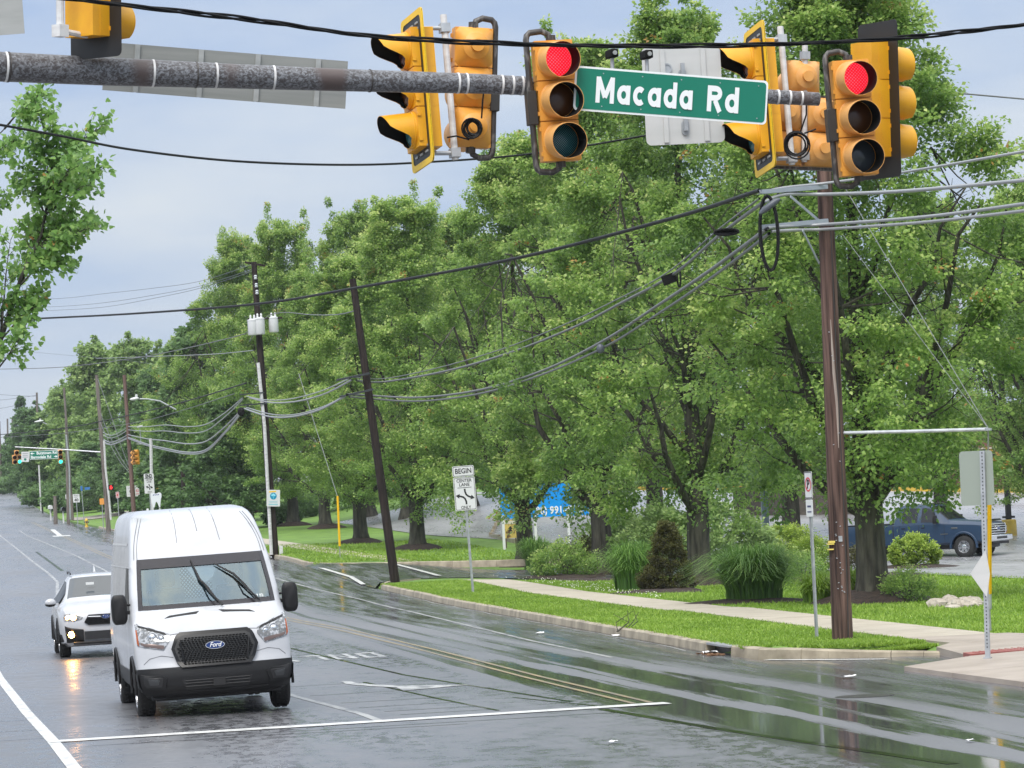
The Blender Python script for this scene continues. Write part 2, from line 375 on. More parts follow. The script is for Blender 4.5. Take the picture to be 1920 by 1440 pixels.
# driveway and car park
def sheet(name,fn,nu,nv,m,dz,kind='structure'):
    mb=MB()
    def g(u,v):
        x,y=fn(u,v); return (x,y,zt(x,y)+dz)
    mb.grid(g,nu,nv,True); return struct(mb.build(name,m,ang=80),kind)
def drv(u,v):
    y0=ip(DY0,u)-.03; y1=ip(DY1,u)+.06
    y=y0+(y1-y0)*v; return (rx(y)-.03+u*19,y)
sheet('driveway',drv,60,20,asph,.012)
sheet('car_park',lambda u,v:(27.5+u*90-5*sst(.35,.75,v)*(1-u)+8*(1-sst(0,.15,v))*(1-u),62+v*170),40,80,lotm,.035)

# kerb, stone by stone
def kerb_path():
    P=[(14.6,51.2),(13.75,51.75),(12.9,52.35),(12.2,53.2),(11.75,54.2)]
    y=57.0
    while y<112: P.append((rx(y),y)); y+=3
    P+= [(12.35,113.4),(12.75,115.2),(13.9,116.3)]
    return P
def kerb_far():
    P=[(21.5,128.9),(18.6,130.6),(15.8,133.6),(14.0,135.6),(12.9,137.2),(12.4,139.5)]
    y=142.0
    while y<300: P.append((rx(y),y)); y+=3 if y<180 else 8
    return P
kerb=struct(bpy.data.objects.new('kerb',None)); COL.objects.link(kerb); kerb['label']='pale tan concrete kerb edging the wet road'
def kerbs(P,low0=False,tail=None):
    for i,(a,b) in enumerate(zip(P,P[1:])):
        a=Vector((*a,0));b=Vector((*b,0)); d=(b-a); L=d.length; d/=L; nrm=Vector((d.y,-d.x,0))
        mid=(a+b)/2
        e_=.012 if L>1.5 or (low0 and i%3==2) else .003; a2=a+d*.003; b2=b-d*e_
        def top(p): return zr(p.y)+.15+random.uniform(-.006,.006)
        h0,h1=top(a),top(b)
        if low0 and i<6: h0=zr(a.y)+.035+.019*i; h1=zr(b.y)+.035+.019*(i+1)
        if tail and i>=len(P)-1-tail: h0=zr(a.y)+.13; h1=zr(b.y)+.12
        z0,z1=zr(a.y)-.1,zr(b.y)-.1
        mb=MB(); V=[]
        for p,zb,h in ((a2,z0,h0),(b2,z1,h1)):
            for off,z in ((-.0,zb),(.025,h-.025),(.05,h),(.17,h),(.17,zb)):
                q=p+nrm*off; V.append((q.x,q.y,z))
        F_=[(0,1,2,3,4),(9,8,7,6,5)]+[(k,(k+1)%5+0,(k+1)%5+5,k+5) for k in range(5)]
        mb.add(V,[f[::-1] for f in F_]); mb.build('kerb_stone',kerbm,kerb,ang=25)
# storm-drain gap between stones near the corner
KP=kerb_path()
def smooth(P,n):
    out=[]
    for i in range(len(P)-1):
        p0,p1,p2,p3=[Vector(P[max(0,min(len(P)-1,i+k))]) for k in (-1,0,1,2)]
        for k in range(n):
            t=k/n; out.append(tuple(.5*((2*p1)+(p2-p0)*t+(2*p0-5*p1+4*p2-p3)*t*t+(3*p1-p0-3*p2+p3)*t**3)))
    return out+[tuple(P[-1])]
kerbs(smooth(KP[:5],2),True); kerbs([(11.75,54.2),(11.6,55.55)]); kerbs([(11.55,57.3)]+KP[6:],tail=0); kerbs(smooth(kerb_far()[:6],2)+kerb_far()[6:])
dr=thing('storm_drain','black storm drain inlet under a grey steel lintel in the kerb','storm drain',(11.57,56.42,0))
mb=MB(); mb.box((.10,0,.135),(.2,1.72,.035)); mb.build('lintel',mat('steel_plate',(.30,.31,.32),.45,metal=.4),dr,bevel=.004)
mb=MB(); mb.box((.4,0,-.02),(.5,1.7,.2)); mb.build('pit',black,dr)
# pavement slabs
walk=struct(bpy.data.objects.new('pavement',None)); COL.objects.link(walk); walk['label']='pale tan concrete pavement between strips of grass'
def slab(q,h=.03,m=conc,par=walk,name='slab'):
    mb=MB(); k=len(q); T=[(x,y,zt(x,y)+h) for x,y in q]; B=[(x,y,zt(x,y)-.08) for x,y in q]
    mb.add(T+B,[tuple(range(k)),tuple(range(2*k-1,k-1,-1))]+[(i,i+k,(i+1)%k+k,(i+1)%k) for i in range(k)])
    return mb.build(name,m,par,ang=25)
def sx0(y): return rx(y)+2.45+(.25 if y<75 else 0)+.35*sst(95,112,y)
y=54.6
while y<113:
    a,b=y+.012,y+1.5-.012
    slab([(sx0(a),a),(sx0(a)+1.5,a),(sx0(b)+1.5,b),(sx0(b),b)]); y+=1.5
y=138.0
while y<215:
    a,b=y+.012,y+1.5-.012; f=lambda q:rx(q)+2.2+.8*(1-sst(138,150,q))
    slab([(f(a),a),(f(a)+1.4,a),(f(b)+1.4,b),(f(b),b)]); y+=1.5
# corner ramp: big slabs, their front edge a hand's breadth above the road
conc2=mat('concrete_grey',(.27,.225,.185),.5,noise=((1.2,1.2,1.2),(.38,.325,.275),.3,.7,8),bump=((25,25,25),.15,.01))
for q in ([(12.46,47.95),(12.5,45.6),(14.6,45.6),(14.6,48.9),(13.7,48.95)],[(12.5,45.58),(12.58,42.7),(14.6,42.7),(14.6,45.58)],[(12.58,42.68),(12.7,38),(14.6,38),(14.6,42.68)],
          [(14.62,38),(19,38),(19,45.4),(14.62,45.4)],[(14.62,45.42),(19,45.42),(19,48.8),(14.62,48.85)],
          [(13.75,49.55),(16.2,49.5),(16.2,52.3),(14.4,52.6),(14.0,51.9)],[(16.22,49.5),(19.2,49.4),(19.2,51.0),(16.22,52.28)],[(14.42,52.62),(16.2,52.32),(15.9,54.58),(14.2,54.58)]):
    slab(q,.04,conc2)
tp=slab([(13.7,48.98),(19.2,48.83),(19.2,49.38),(13.75,49.53)],.062,redm,walk,'tactile_strip')
mb=MB()
for i in range(56):
    for j in range(3): mb.lathe([(.022,0),(.018,.008),(.0,.009)],6,Matrix.Translation((13.85+i*.095,49.06+j*.14-.012*i*.1,zt(13.85+i*.095,49.2)+.063)),False)
struct(mb.build('tactile_domes',redm,tp),'stuff')
# car-park kerbs
def kerbline(P,m,name,w=.16,h=.14):
    o=struct(bpy.data.objects.new(name,None)); COL.objects.link(o)
    for a,b in zip(P,P[1:]):
        n=max(1,int(math.dist(a,b)/3))
        for k in range(n):
            p=Vector(a).lerp(Vector(b),k/n);q=Vector(a).lerp(Vector(b),(k+1)/n); d=(q-p).normalized()
            mb=MB(); z=zt(*((p+q)/2)); mb.box(((p.x+q.x)/2,(p.y+q.y)/2,z+h/2),(w,(q-p).length-.02,h+.1),Matrix.Rotation(math.atan2(d.y,d.x)-math.pi/2,3,'Z'))
            mb.build('kerb_stone',m,o)
    return o

# ---------------------------------------------------------------- road markings (children of the road)
def ribbon(P,w,m,name='lane_marking',dz=.005,par=road):
    """painted strip along a line of (x,y)"""
    mb=MB(); V=[]; Q=[Vector(p) for p in P]
    # refine
    q2=[Q[0]]
    for a,b in zip(Q,Q[1:]):
        n=max(1,int((b-a).length/2)); q2+=[a.lerp(b,(k+1)/n) for k in range(n)]
    for i,p in enumerate(q2):
        d=(q2[min(i+1,len(q2)-1)]-q2[max(i-1,0)]).normalized(); nn=Vector((-d.y,d.x))*w/2
        for s in (1,-1):
            r=p+nn*s; V.append((r.x,r.y,zr(r.y)+dz))
    mb.add(V,[(2*i,2*i+1,2*i+3,2*i+2) for i in range(len(q2)-1)]); return mb.build(name,m,par,ang=80)
ribbon([(.93,35.5),(.79,38),(.66,42.9),(.42,50),(.09,62),(-.25,80),(-.2,100),(-.1,150),(-2,277)],.15,paint)
ribbon([(.6,42.8),(4,43.05),(8.25,43.45)],.42,paint,'stop_line',.009)
ribbon([(4.62,43.4),(4.58,45),(4.18,50.5),(4.0,60),(4.1,85),(4.4,115),(4.69,145),(4.4,180),(3.58,236),(2.6,300)],.11,wpt)
for o in (-.11,.11):
    ribbon([(8.0+o,43.8),(7.88+o,52),(7.83+o,64.5),(7.65+o,78.5),(7.37+o,86),(6.9+o,105),(6.45+o,125),(6.0+o,150),(5.7+o,185),(5.45+o,270),(4.2+o,340)],.075,ypaint)
ribbon([(9.95,57),(10.0,66.5),(10.5,90),(10.6,103),(10.5,115),(10.2,125),(9.9,140),(9.4,170)],.09,wpt)
ribbon([(2.2,120),(2.35,128),(2.51,135.5),(2.04,174),(1.1,269),(.3,330)],.12,wpt)
ribbon([(12.15,116.6),(12.5,124),(12.5,138)],.17,paint,'crosswalk_line',.045)
def offr(P,w,m,name,dz):
    mb=MB();V=[];Q=[Vector(p) for p in P]
    for i,p in enumerate(Q):
        d=(Q[min(i+1,len(Q)-1)]-Q[max(i-1,0)]).normalized(); nn=Vector((-d.y,d.x))*w/2
        for s in (1,-1): r=p+nn*s; V.append((r.x,r.y,zt(r.x,r.y)+dz))
    mb.add(V,[(2*i,2*i+1,2*i+3,2*i+2) for i in range(len(Q)-1)]); return mb.build(name,m,road,ang=80)
offr([(14.8,117.6),(14.85,121),(14.9,125),(14.95,129),(15.0,133)],.2,paint,'crosswalk_line',.045)
ribbon([(11.7,53.3),(12.45,52.2),(13.1,51.45)],.16,paint,'crosswalk_line')
# left-turn arrow and ONLY, painted for the drivers coming towards the camera
def flat(polys,m,name,tf):
    mb=MB()
    for p in polys:
        V=[]
        for a,b in p:
            x,y=tf(a,b); V.append((x,y,zr(y)+.006))
        mb.add(V,[tuple(range(len(V)))])
    return mb.build(name,m,road,smooth=False)
# arrow: stem from far to near, bending to the drivers' left (+X)
stem=[]
for k in range(13):
    t=k/12; stem.append((5.28+.75*max(0,t-.25)**1.5*1.45,54.0-3.0*t))
mbp=MB();V=[]
for i,(x,y) in enumerate(stem):
    w=.075
    d=(Vector(stem[min(i+1,12)])-Vector(stem[max(i-1,0)])).normalized(); nn=Vector((-d.y,d.x))
    for s in (1,-1): V.append((x+nn.x*w*s*(1.0+.6*abs(nn.y)*3),y+nn.y*w*s*(1+4*abs(nn.y)),zr(y)+.006))
mbp.add(V,[(2*i,2*i+1,2*i+3,2*i+2) for i in range(12)])
mbp.add([(5.75,51.75,.0065),(5.72,50.1,.0065),(6.75,50.75,.0065)],[(0,1,2)])
mbp.build('turn_arrow',wp2,road,smooth=False)
LET={'O':[[(0,0),(1,0),(1,.18),(0,.18)],[(0,.82),(1,.82),(1,1),(0,1)],[(0,.18),(.28,.18),(.28,.82),(0,.82)],[(.72,.18),(1,.18),(1,.82),(.72,.82)]],
 'N':[[(0,0),(.26,0),(.26,1),(0,1)],[(.74,0),(1,0),(1,1),(.74,1)],[(.26,1),(.26,.7),(.74,0),(.74,.3)]],
 'L':[[(0,0),(.28,0),(.28,1),(0,1)],[(.28,0),(1,0),(1,.18),(.28,.18)]],
 'Y':[[(.36,0),(.64,0),(.64,.5),(.36,.5)],[(.36,.5),(.64,.5),(.28,1),(0,1)],[(.5,.5),(.64,.5),(1,1),(.72,1)]]}
for i,ch in enumerate('ONLY'):     # read from the far side: first letter at the larger X, tops towards the camera
    x0=6.85-.5*i
    flat(LET[ch],wp2,'road_letter',lambda a,b:(x0-a*.38,64.6-2.4*b))
flat([[(0,0),(1,0),(1,.5),(0,.5)],[(.3,.5),(.6,.5),(.6,3),(.3,3)]],paint,'turn_arrow',lambda a,b:(4.7+a*1.3,262+b*12))
ribbon([(11.5,57.5)]+[(rx(y)-.035,y) for y in range(60,113,3)],.07,tarm,'gutter_grime',.003)
ribbon([(11.36,58)]+[(rx(y)-.16-.05*math.sin(y),y) for y in range(60,112,2)],.03,wpt,'gutter_grime',.0035)
# tar joints and saw cuts
for P,w in (([(5.2,80),(5.9,64),(6.3,55),(7.3,45)],.07),([(7.35,43),(7.8,38),(8.6,31.5)],.13),([(5.5,53.4),(5.9,47.5),(6.2,44)],.06),([(3.2,100),(3.6,70)],.05),
    ([(8.2,120),(8.0,150),(7.4,220)],.2),([(2.6,200),(3,150)],.15),([(9.3,160),(9.0,210)],.25),([(6.8,46.8),(7.4,43.8)],.05)):
    ribbon(P,w,tarm,'tar_joint',.003)
for y0,x0,x1 in ((42.1,2.2,7.6),(41.6,1.0,5.5),(45.2,4.9,6.1),(46.4,4.7,6.0),(47.8,4.6,5.9),(50.2,4.4,5.7),(53.2,4.3,5.3),(44.3,5.0,6.2),(62,.1,2.2),(43.6,-.2,.6),(45.5,-.3,.5),(48,-.4,.4)):
    ribbon([(x0,y0),(x1,y0+.06)],.035,tarm,'tar_joint',.003)
mh=struct(MB().lathe([(.36,.004),(.33,.006),(.0,.006)],28,Matrix.Translation((10.55,42.6,0)),False).build('manhole_cover',mat('iron',(.05,.045,.042),.35,metal=.6),road),'structure')
# ================================================================== TREES AND PLANTS
LF=leafmat('maple_leaf',(.095,.185,.05),(.25,.385,.09),(.56,.62,.23),tl=.47,rough=.38)  # inner-leaf end darkened for crown depth, shade put into the colour
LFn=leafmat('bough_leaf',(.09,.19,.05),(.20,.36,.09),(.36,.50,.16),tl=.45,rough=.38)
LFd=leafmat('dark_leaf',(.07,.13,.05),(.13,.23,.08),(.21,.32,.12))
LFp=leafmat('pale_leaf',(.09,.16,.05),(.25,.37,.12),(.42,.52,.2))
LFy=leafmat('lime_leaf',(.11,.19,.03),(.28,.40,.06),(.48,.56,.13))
LFb=leafmat('brown_leaf',(.035,.03,.015),(.085,.085,.025),(.15,.16,.04))
LFr=leafmat('crimson_leaf',(.07,.02,.03),(.14,.04,.055),(.22,.08,.09))
LFo=leafmat('orange_leaf',(.30,.16,.04),(.38,.22,.06),(.42,.30,.09))
LFg=leafmat('grass_blade',(.06,.14,.03),(.15,.29,.06),(.28,.42,.11),tl=.35)
LFq=leafmat('lawn_blade',(.11,.20,.02),(.21,.335,.04),(.34,.46,.09),tl=.3)
bark=mat('bark',(.022,.02,.014),.85,noise=((7,7,1.6),(.085,.08,.058),.38,.68,6),bump=((16,16,2.2),1,.08))
def leaf_quads(C,T,Nn,S,rng,wid=.36):
    """rhombic leaves: base C, long axis T, normal Nn, length S"""
    n=len(C); B=np.cross(Nn,T); B/=np.linalg.norm(B,axis=1,keepdims=True)+1e-9
    S=S[:,None]; fold=.10*S*Nn
    V=np.stack([C,C+T*S*.45+B*S*wid+fold,C+T*S,C+T*S*.45-B*S*wid+fold],1).reshape(-1,3)
    return V,np.arange(4*n).reshape(n,4)
def unit(a): return a/(np.linalg.norm(a,axis=-1,keepdims=True)+1e-9)
def clump_leaves(P,rad,rng,per,size,flat=.55,axis=None,up=.7,droop=.35):
    """leaves round the clump centres P (k,3); rad (k,) ; axis (k,3) main twig direction"""
    k=len(P); idx=np.repeat(np.arange(k),per); n=len(idx)
    q=rng.normal(size=(n,3)); q=unit(q)*(rng.random((n,1))**.45)
    q[:,2]*=flat
    if axis is not None:
        a=axis[idx]; q=q*.75+a*(rng.random((n,1))*1.5-.6)
    C=P[idx]+q*rad[idx][:,None]
    out=unit(q+1e-6)
    T=unit(out*np.array([1,1,.5])+rng.normal(size=(n,3))*.45+np.array([0,0,-droop]))
    Nn=unit(rng.normal(size=(n,3))*.55+np.array([0,0,up])+out*.35)
    S=size*(.65+.6*rng.random(n))
    V,Q=leaf_quads(C,T,Nn,S,rng)
    # tips and tops lighter, inner leaves darker: new growth plus shade painted into tint
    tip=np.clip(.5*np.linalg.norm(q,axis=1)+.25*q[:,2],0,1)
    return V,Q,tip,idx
def crown_profile(u):   # u 0 bottom .. 1 top
    return np.where(u<.3,.60+.40*np.sin(u/.3*math.pi/2),np.clip(1-(np.maximum(u-.3,0)/.74)**1.3,.06,1))
def make_tree(H,Rr,hc,seed,nclump,per,size,lm,wood=True,spikes=6,orange=.02,trunk_r=.34,flat=.55,profile=crown_profile,rad=(.45,.85)):
    """returns (trunk mesh, crown mesh) standing at the origin"""
    rng=np.random.default_rng(seed); L=H-hc
    # limbs
    limbs=[]; tb=MB()
    tr=[(0,0,-.3),(0,0,0),(.02,.01,.5),(.0,.03,hc*.6),(.03,0,hc+.2),(.05,.05,hc+L*.25),(.0,.1,hc+L*.5),(.05,.05,hc+L*(.8 if wood else .6))]
    tb.tube(tr,[trunk_r*1.7,trunk_r*1.45,trunk_r*1.05,trunk_r*.95,trunk_r*.92,trunk_r*.55,trunk_r*.32,trunk_r*.1],11)
    nl=15 if wood else 8
    for i in range(nl):
        a=i*2.4+rng.random()*.8; z0=hc*.82+L*(.02+.40*(i/nl)**1.3); reach=Rr*(.75+.25*rng.random())*crown_profile(np.array(.15+.55*i/nl))*.95; rise=(L*(.20+.33*rng.random())*(1.0-.3*(i/nl))+.8)*(1 if wood else .55)
        c,s=math.cos(a),math.sin(a); pts=[]
        for t in np.linspace(0,1,7):
            r_=reach*(t**.85); pts.append((c*r_+.15*rng.normal()*t,s*r_+.15*rng.normal()*t,min(z0+rise*t**1.25,hc+L*(.84-.42*r_/Rr))))
        r0=trunk_r*(.42-.2*i/nl); tb.tube(pts,[r0*(1-.88*t)+.006 for t in np.linspace(0,1,7)],6); limbs.append(pts)
        for j in range(5 if wood else 2):
            t=.3+.65*rng.random(); k=min(5,int(t*6)); b=Vector(pts[k]); a2=a+rng.normal()*.9; ln=Rr*(.25+.35*rng.random())*(1 if wood else .5)
            e=b+Vector((math.cos(a2)*ln,math.sin(a2)*ln,ln*(.15+.45*rng.random())))
            e.z=min(e.z,hc+L*(.84-.42*math.hypot(e.x,e.y)/Rr)); e.z=max(e.z,hc*.9); m_=(b+e)/2+Vector((0,0,-.08*ln)); tb.tube([b,m_,e],[r0*.35*(1-t)+.018,.015,.006],5); limbs.append([tuple(b),tuple(m_),tuple(e)])
            if wood:
                for _ in range(2):
                    e2=m_.lerp(e,rng.random())+Vector(rng.normal(size=3)*.4); e2.z=min(e2.z,hc+L*(.82-.42*math.hypot(e2.x,e2.y)/Rr)); tb.tube([m_.lerp(e,.4),e2],[.011,.004],4,False)
    # boughs: each carries its own cloud of leaf clumps on its outer and upper side, with shade between boughs
    nb=max(20,nclump//9); pc_=max(3,int(nclump/nb)); P=[];axis=[];bt=[];rd=[]
    for i in range(nb):
        u=min(.97,((i+.5)/nb)**.86+.03*rng.normal()); az=i*2.39996+.5*rng.normal(); u=max(0,u)
        pr=float(profile(np.array(u))); r0=Rr*pr*(.60+.34*rng.random())*(1+.13*math.sin(3*az+seed)); rb=(rad[0]+rad[1])*.95*(1.05-.5*u)*(.75+.5*rng.random())
        c=np.array([r0*math.cos(az),r0*math.sin(az),hc+rb*.55+(L*.93-rb*.5)*u-.35*(1-u)*(r0/Rr)])
        tone=rng.random()
        for k in range(pc_):
            d=rng.normal(size=3)+np.array([math.cos(az)*.8,math.sin(az)*.8,.55+.4*u]); d/=np.linalg.norm(d); d[2]*=.8
            P.append(c+d*rb*(.55+.5*rng.random())); axis.append(d*np.array([1,1,.8])+np.array([0,0,.1+.5*u])); bt.append(tone); rd.append((rad[0]+(rad[1]-rad[0])*rng.random())*(.95-.3*u)*.86)
    for i in range(2*nb):       # inner leaves
        u=rng.random()*.9; az=rng.random()*6.28; r0=Rr*float(profile(np.array(u)))*.5*rng.random()
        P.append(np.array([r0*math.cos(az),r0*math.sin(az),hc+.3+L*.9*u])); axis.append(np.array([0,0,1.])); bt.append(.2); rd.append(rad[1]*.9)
    for s in range(spikes):
        a=rng.random()*6.28; r0=Rr*.40*rng.random()**.7; z0=hc+L*(.66+.18*rng.random()); ln=L*(.10+.16*rng.random()); tone=rng.random()
        for t in np.linspace(0,1,6):
            P.append(np.array([r0*(1+.3*t)*math.cos(a)+.12*rng.normal(),r0*(1+.3*t)*math.sin(a)+.12*rng.normal(),z0+ln*t])); rd.append(.58*(1-.66*t)+.05); axis.append(np.array([.1*math.cos(a)+.2*rng.normal(),.1*math.sin(a)+.2*rng.normal(),.9])); bt.append(tone)
    P=np.array(P);rd=np.array(rd);axis=unit(np.array(axis));bt=np.array(bt)
    V,Q,tip,idx=clump_leaves(P,rd,rng,per,size,flat,axis)
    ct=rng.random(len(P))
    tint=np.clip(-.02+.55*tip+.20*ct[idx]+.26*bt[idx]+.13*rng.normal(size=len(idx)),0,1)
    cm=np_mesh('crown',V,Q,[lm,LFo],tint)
    if orange:
        oc=(rng.random(len(P))<orange*5)[idx]&(tip>.42)&(rng.random(len(idx))<.35)
        cm.polygons.foreach_set('material_index',oc.astype(np.int32))
    return tb.mesh('trunk',bark,True,60),cm
TREES={}
def tree_kind(k,*a,**kw): TREES[k]=make_tree(*a,**kw)
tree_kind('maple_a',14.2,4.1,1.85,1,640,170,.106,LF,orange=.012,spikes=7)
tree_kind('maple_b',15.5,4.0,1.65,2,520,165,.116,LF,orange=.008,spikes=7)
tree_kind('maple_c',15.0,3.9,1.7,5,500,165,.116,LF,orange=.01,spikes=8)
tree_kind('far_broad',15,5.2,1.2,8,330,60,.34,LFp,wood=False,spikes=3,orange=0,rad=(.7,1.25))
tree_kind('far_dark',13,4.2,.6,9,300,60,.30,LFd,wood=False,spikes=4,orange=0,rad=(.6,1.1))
def conifer(H,Rr,seed,lm):
    rng=np.random.default_rng(seed); tb=MB(); tb.tube([(0,0,-.3),(0,0,H*.5),(0,0,H)],[H*.016,H*.01,.02],7)
    n=130; u=rng.random(n)**.8; az=rng.random(n)*6.28; rr=Rr*(1-u)*(.35+.65*rng.random(n))+.1
    P=np.stack([rr*np.cos(az),rr*np.sin(az),H*(.22+.78*u)-.10*rr],1)
    V,Q,tip,idx=clump_leaves(P,.35+.5*(1-u),rng,45,.42,.3,unit(np.stack([np.cos(az),np.sin(az),-.15+0*az],1)),droop=.2)
    return tb.mesh('trunk',bark,True,60),np_mesh('crown',V,Q,lm,np.clip(.6*tip+.3*rng.random(len(idx)),0,1))
TREES['pine']=conifer(15,3.2,4,LFd)
def plant_tree(kind,name,label,x,y,s=1.0,sz=None,rz=0,lean=(0,0),group=None,z=None,cat='tree'):
    t=thing(name,label,cat,(x,y,zt(x,y) if z is None else z),(lean[0],lean[1],rz),group)
    a,b=TREES[kind]; sz=sz or s
    for me,nm in ((a,'trunk'),(b,'crown')):
        o=inst(me,nm,t,scale=(s,s,sz))
    return t
def mulch_ring(x,y,r,h=.16,name='mulch_bed',sy=1.0,rot=0):
    mb=MB(); n=26; rings=[0,.35,.7,.9,1.0]; V=[]
    rr=[1+.10*math.sin(3*a*6.28/n+x)+.06*math.sin(7*a*6.28/n+y) for a in range(n)]
    for q in rings:
        for a in range(n):
            th=6.2832*a/n; dx=r*q*rr[a]*math.cos(th); dy=r*q*rr[a]*math.sin(th)*sy
            X=x+dx*math.cos(rot)-dy*math.sin(rot); Y=y+dx*math.sin(rot)+dy*math.cos(rot)
            V.append((X,Y,zt(X,Y)+.012+h*(1-q**2.2)*(.9+.2*random.random())-(.06 if q==1 else 0)))
    k=len(rings); mb.add(V,[(i*n+j,(i+1)*n+j,(i+1)*n+(j+1)%n,i*n+(j+1)%n) for i in range(k-1) for j in range(n)])
    return struct(mb.build(name,mulchm,ang=60))
# the row of street maples along the pavement, from near to far
ROW=[((1640,1131),'maple_a',1.0,1.06,2.2,'broad maple whose ridged trunk stands behind the brown timber pole','big'),
 ((1315,1098),'maple_b',1.02,1.12,1.1,'maple with its trunk beside the dark brown dwarf conifer',''),
 ((1132,1077),'maple_c',1.08,1.26,2.5,'maple whose dark trunk covers the end of the blue billboard',''),
 ((986,1062),'maple_b',1.0,1.10,3.9,'maple with its trunk in front of the middle of the blue billboard',''),
 ((783,1031),'maple_c',1.05,1.10,5.0,'maple with a mulch skirt just beyond the leaning dark timber pole',''),
 ((678,1019),'maple_a',1.06,1.03,1.7,'maple on the lawn beside the yellow guy-wire guard by the driveway',''),
 ((610,991),'maple_b',1.1,1.06,.4,'slim far maple on the bank behind the bus stop pole, wide mulch mound',''),
 ((550,986),'maple_c',1.08,1.36,4.2,'farthest roadside maple, its foot beside the pole with transformer cans','')]
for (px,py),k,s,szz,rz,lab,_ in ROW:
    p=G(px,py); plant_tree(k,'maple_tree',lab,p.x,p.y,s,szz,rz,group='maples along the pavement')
    mulch_ring(p.x,p.y,1.35 if _ else 1.2,.30)
# second rank and the far wood, each its own tree
def at_far(px,D): 
    p=W(px,900,D); return p.x,p.y
FAR=[(1762,158,'maple_c',.95,1.0,1.2,'maple in the car park behind the blue pickup truck'),
 (1945,140,'maple_b',.95,.95,2.2,'maple beside the dark lamp post in the car park'),
 (1480,150,'maple_a',1.15,1.12,3.3,'tall maple far behind the pole with the steel cable brackets'),
 (1225,165,'maple_c',1.2,1.22,4.1,'tall maple standing behind the white back of the lane sign'),
 (1060,185,'maple_b',1.2,1.2,.7,'tall maple showing above the billboard maples'),
 (880,205,'maple_a',1.2,1.25,1.9,'maple far behind the turning-lane sign'),
 (760,215,'maple_c',1.15,1.2,5.5,'maple far beyond the leaning pole'),
 (690,232,'maple_b',1.25,1.36,2.9,'lofty maple rising above the leaning pole'),
 (2040,150,'maple_c',1.0,1.0,.2,'maple at the far edge of the car park'),
 (460,255,'maple_a',1.2,1.5,4.9,'very tall maple behind the transformer pole'),
 (395,262,'far_dark',1.2,1.15,.9,'dark leafy tree behind the roof of the white van'),
 (350,300,'maple_b',1.1,1.0,.5,'maple behind the END lane sign'),
 (445,230,'far_dark',.8,.66,2.0,'dark low tree beside the crimson shrub'),
 (310,330,'far_dark',1.15,1.05,3.0,'dark tree by the hanging amber signal'),
 (265,380,'far_broad',1.15,1.20,1.0,'pale feathery tree behind the pair of far utility poles'),
 (185,400,'far_broad',1.2,1.22,2.4,'pale broad tree, tallest at the far crossing'),
 (135,430,'far_broad',.95,.95,.4,'pale round tree next to the far green road-name sign'),
 (225,340,'far_dark',.8,.6,4.0,'dark bushy tree behind the small yellow hydrant'),
 (170,372,'far_dark',.75,.55,5.0,'dark bushy tree behind the speed limit sign'),
 (85,430,'far_dark',1.0,.75,1.3,'dark bushy tree beneath the far road-name sign'),
 (70,520,'far_dark',1.15,.95,2.2,'dark tree at the crest above the mailboxes'),
 (120,500,'far_dark',1.2,1.0,3.9,'dark tree beyond the far crossing by the thin pole'),
 (44,620,'pine',1.0,1.15,0,'single blue-green pine on the hilltop'),(18,640,'pine',.8,.75,1,'small hilltop pine at the end of the road'),
 (-5,560,'far_dark',1.0,.6,1.1,'low dark tree at the crest of the road'),(25,680,'far_dark',1.3,.75,4.4,'hilltop tree behind the far signals'),(60,700,'far_dark',1.3,.85,.7,'hilltop tree behind the blue-green pine')]
for px,D,k,s,szz,rz,lab in FAR:
    x,y=at_far(px,D); plant_tree(k,'pine_tree' if k=='pine' else 'background_tree',lab,x,y,s,szz,rz,group='trees in the background')

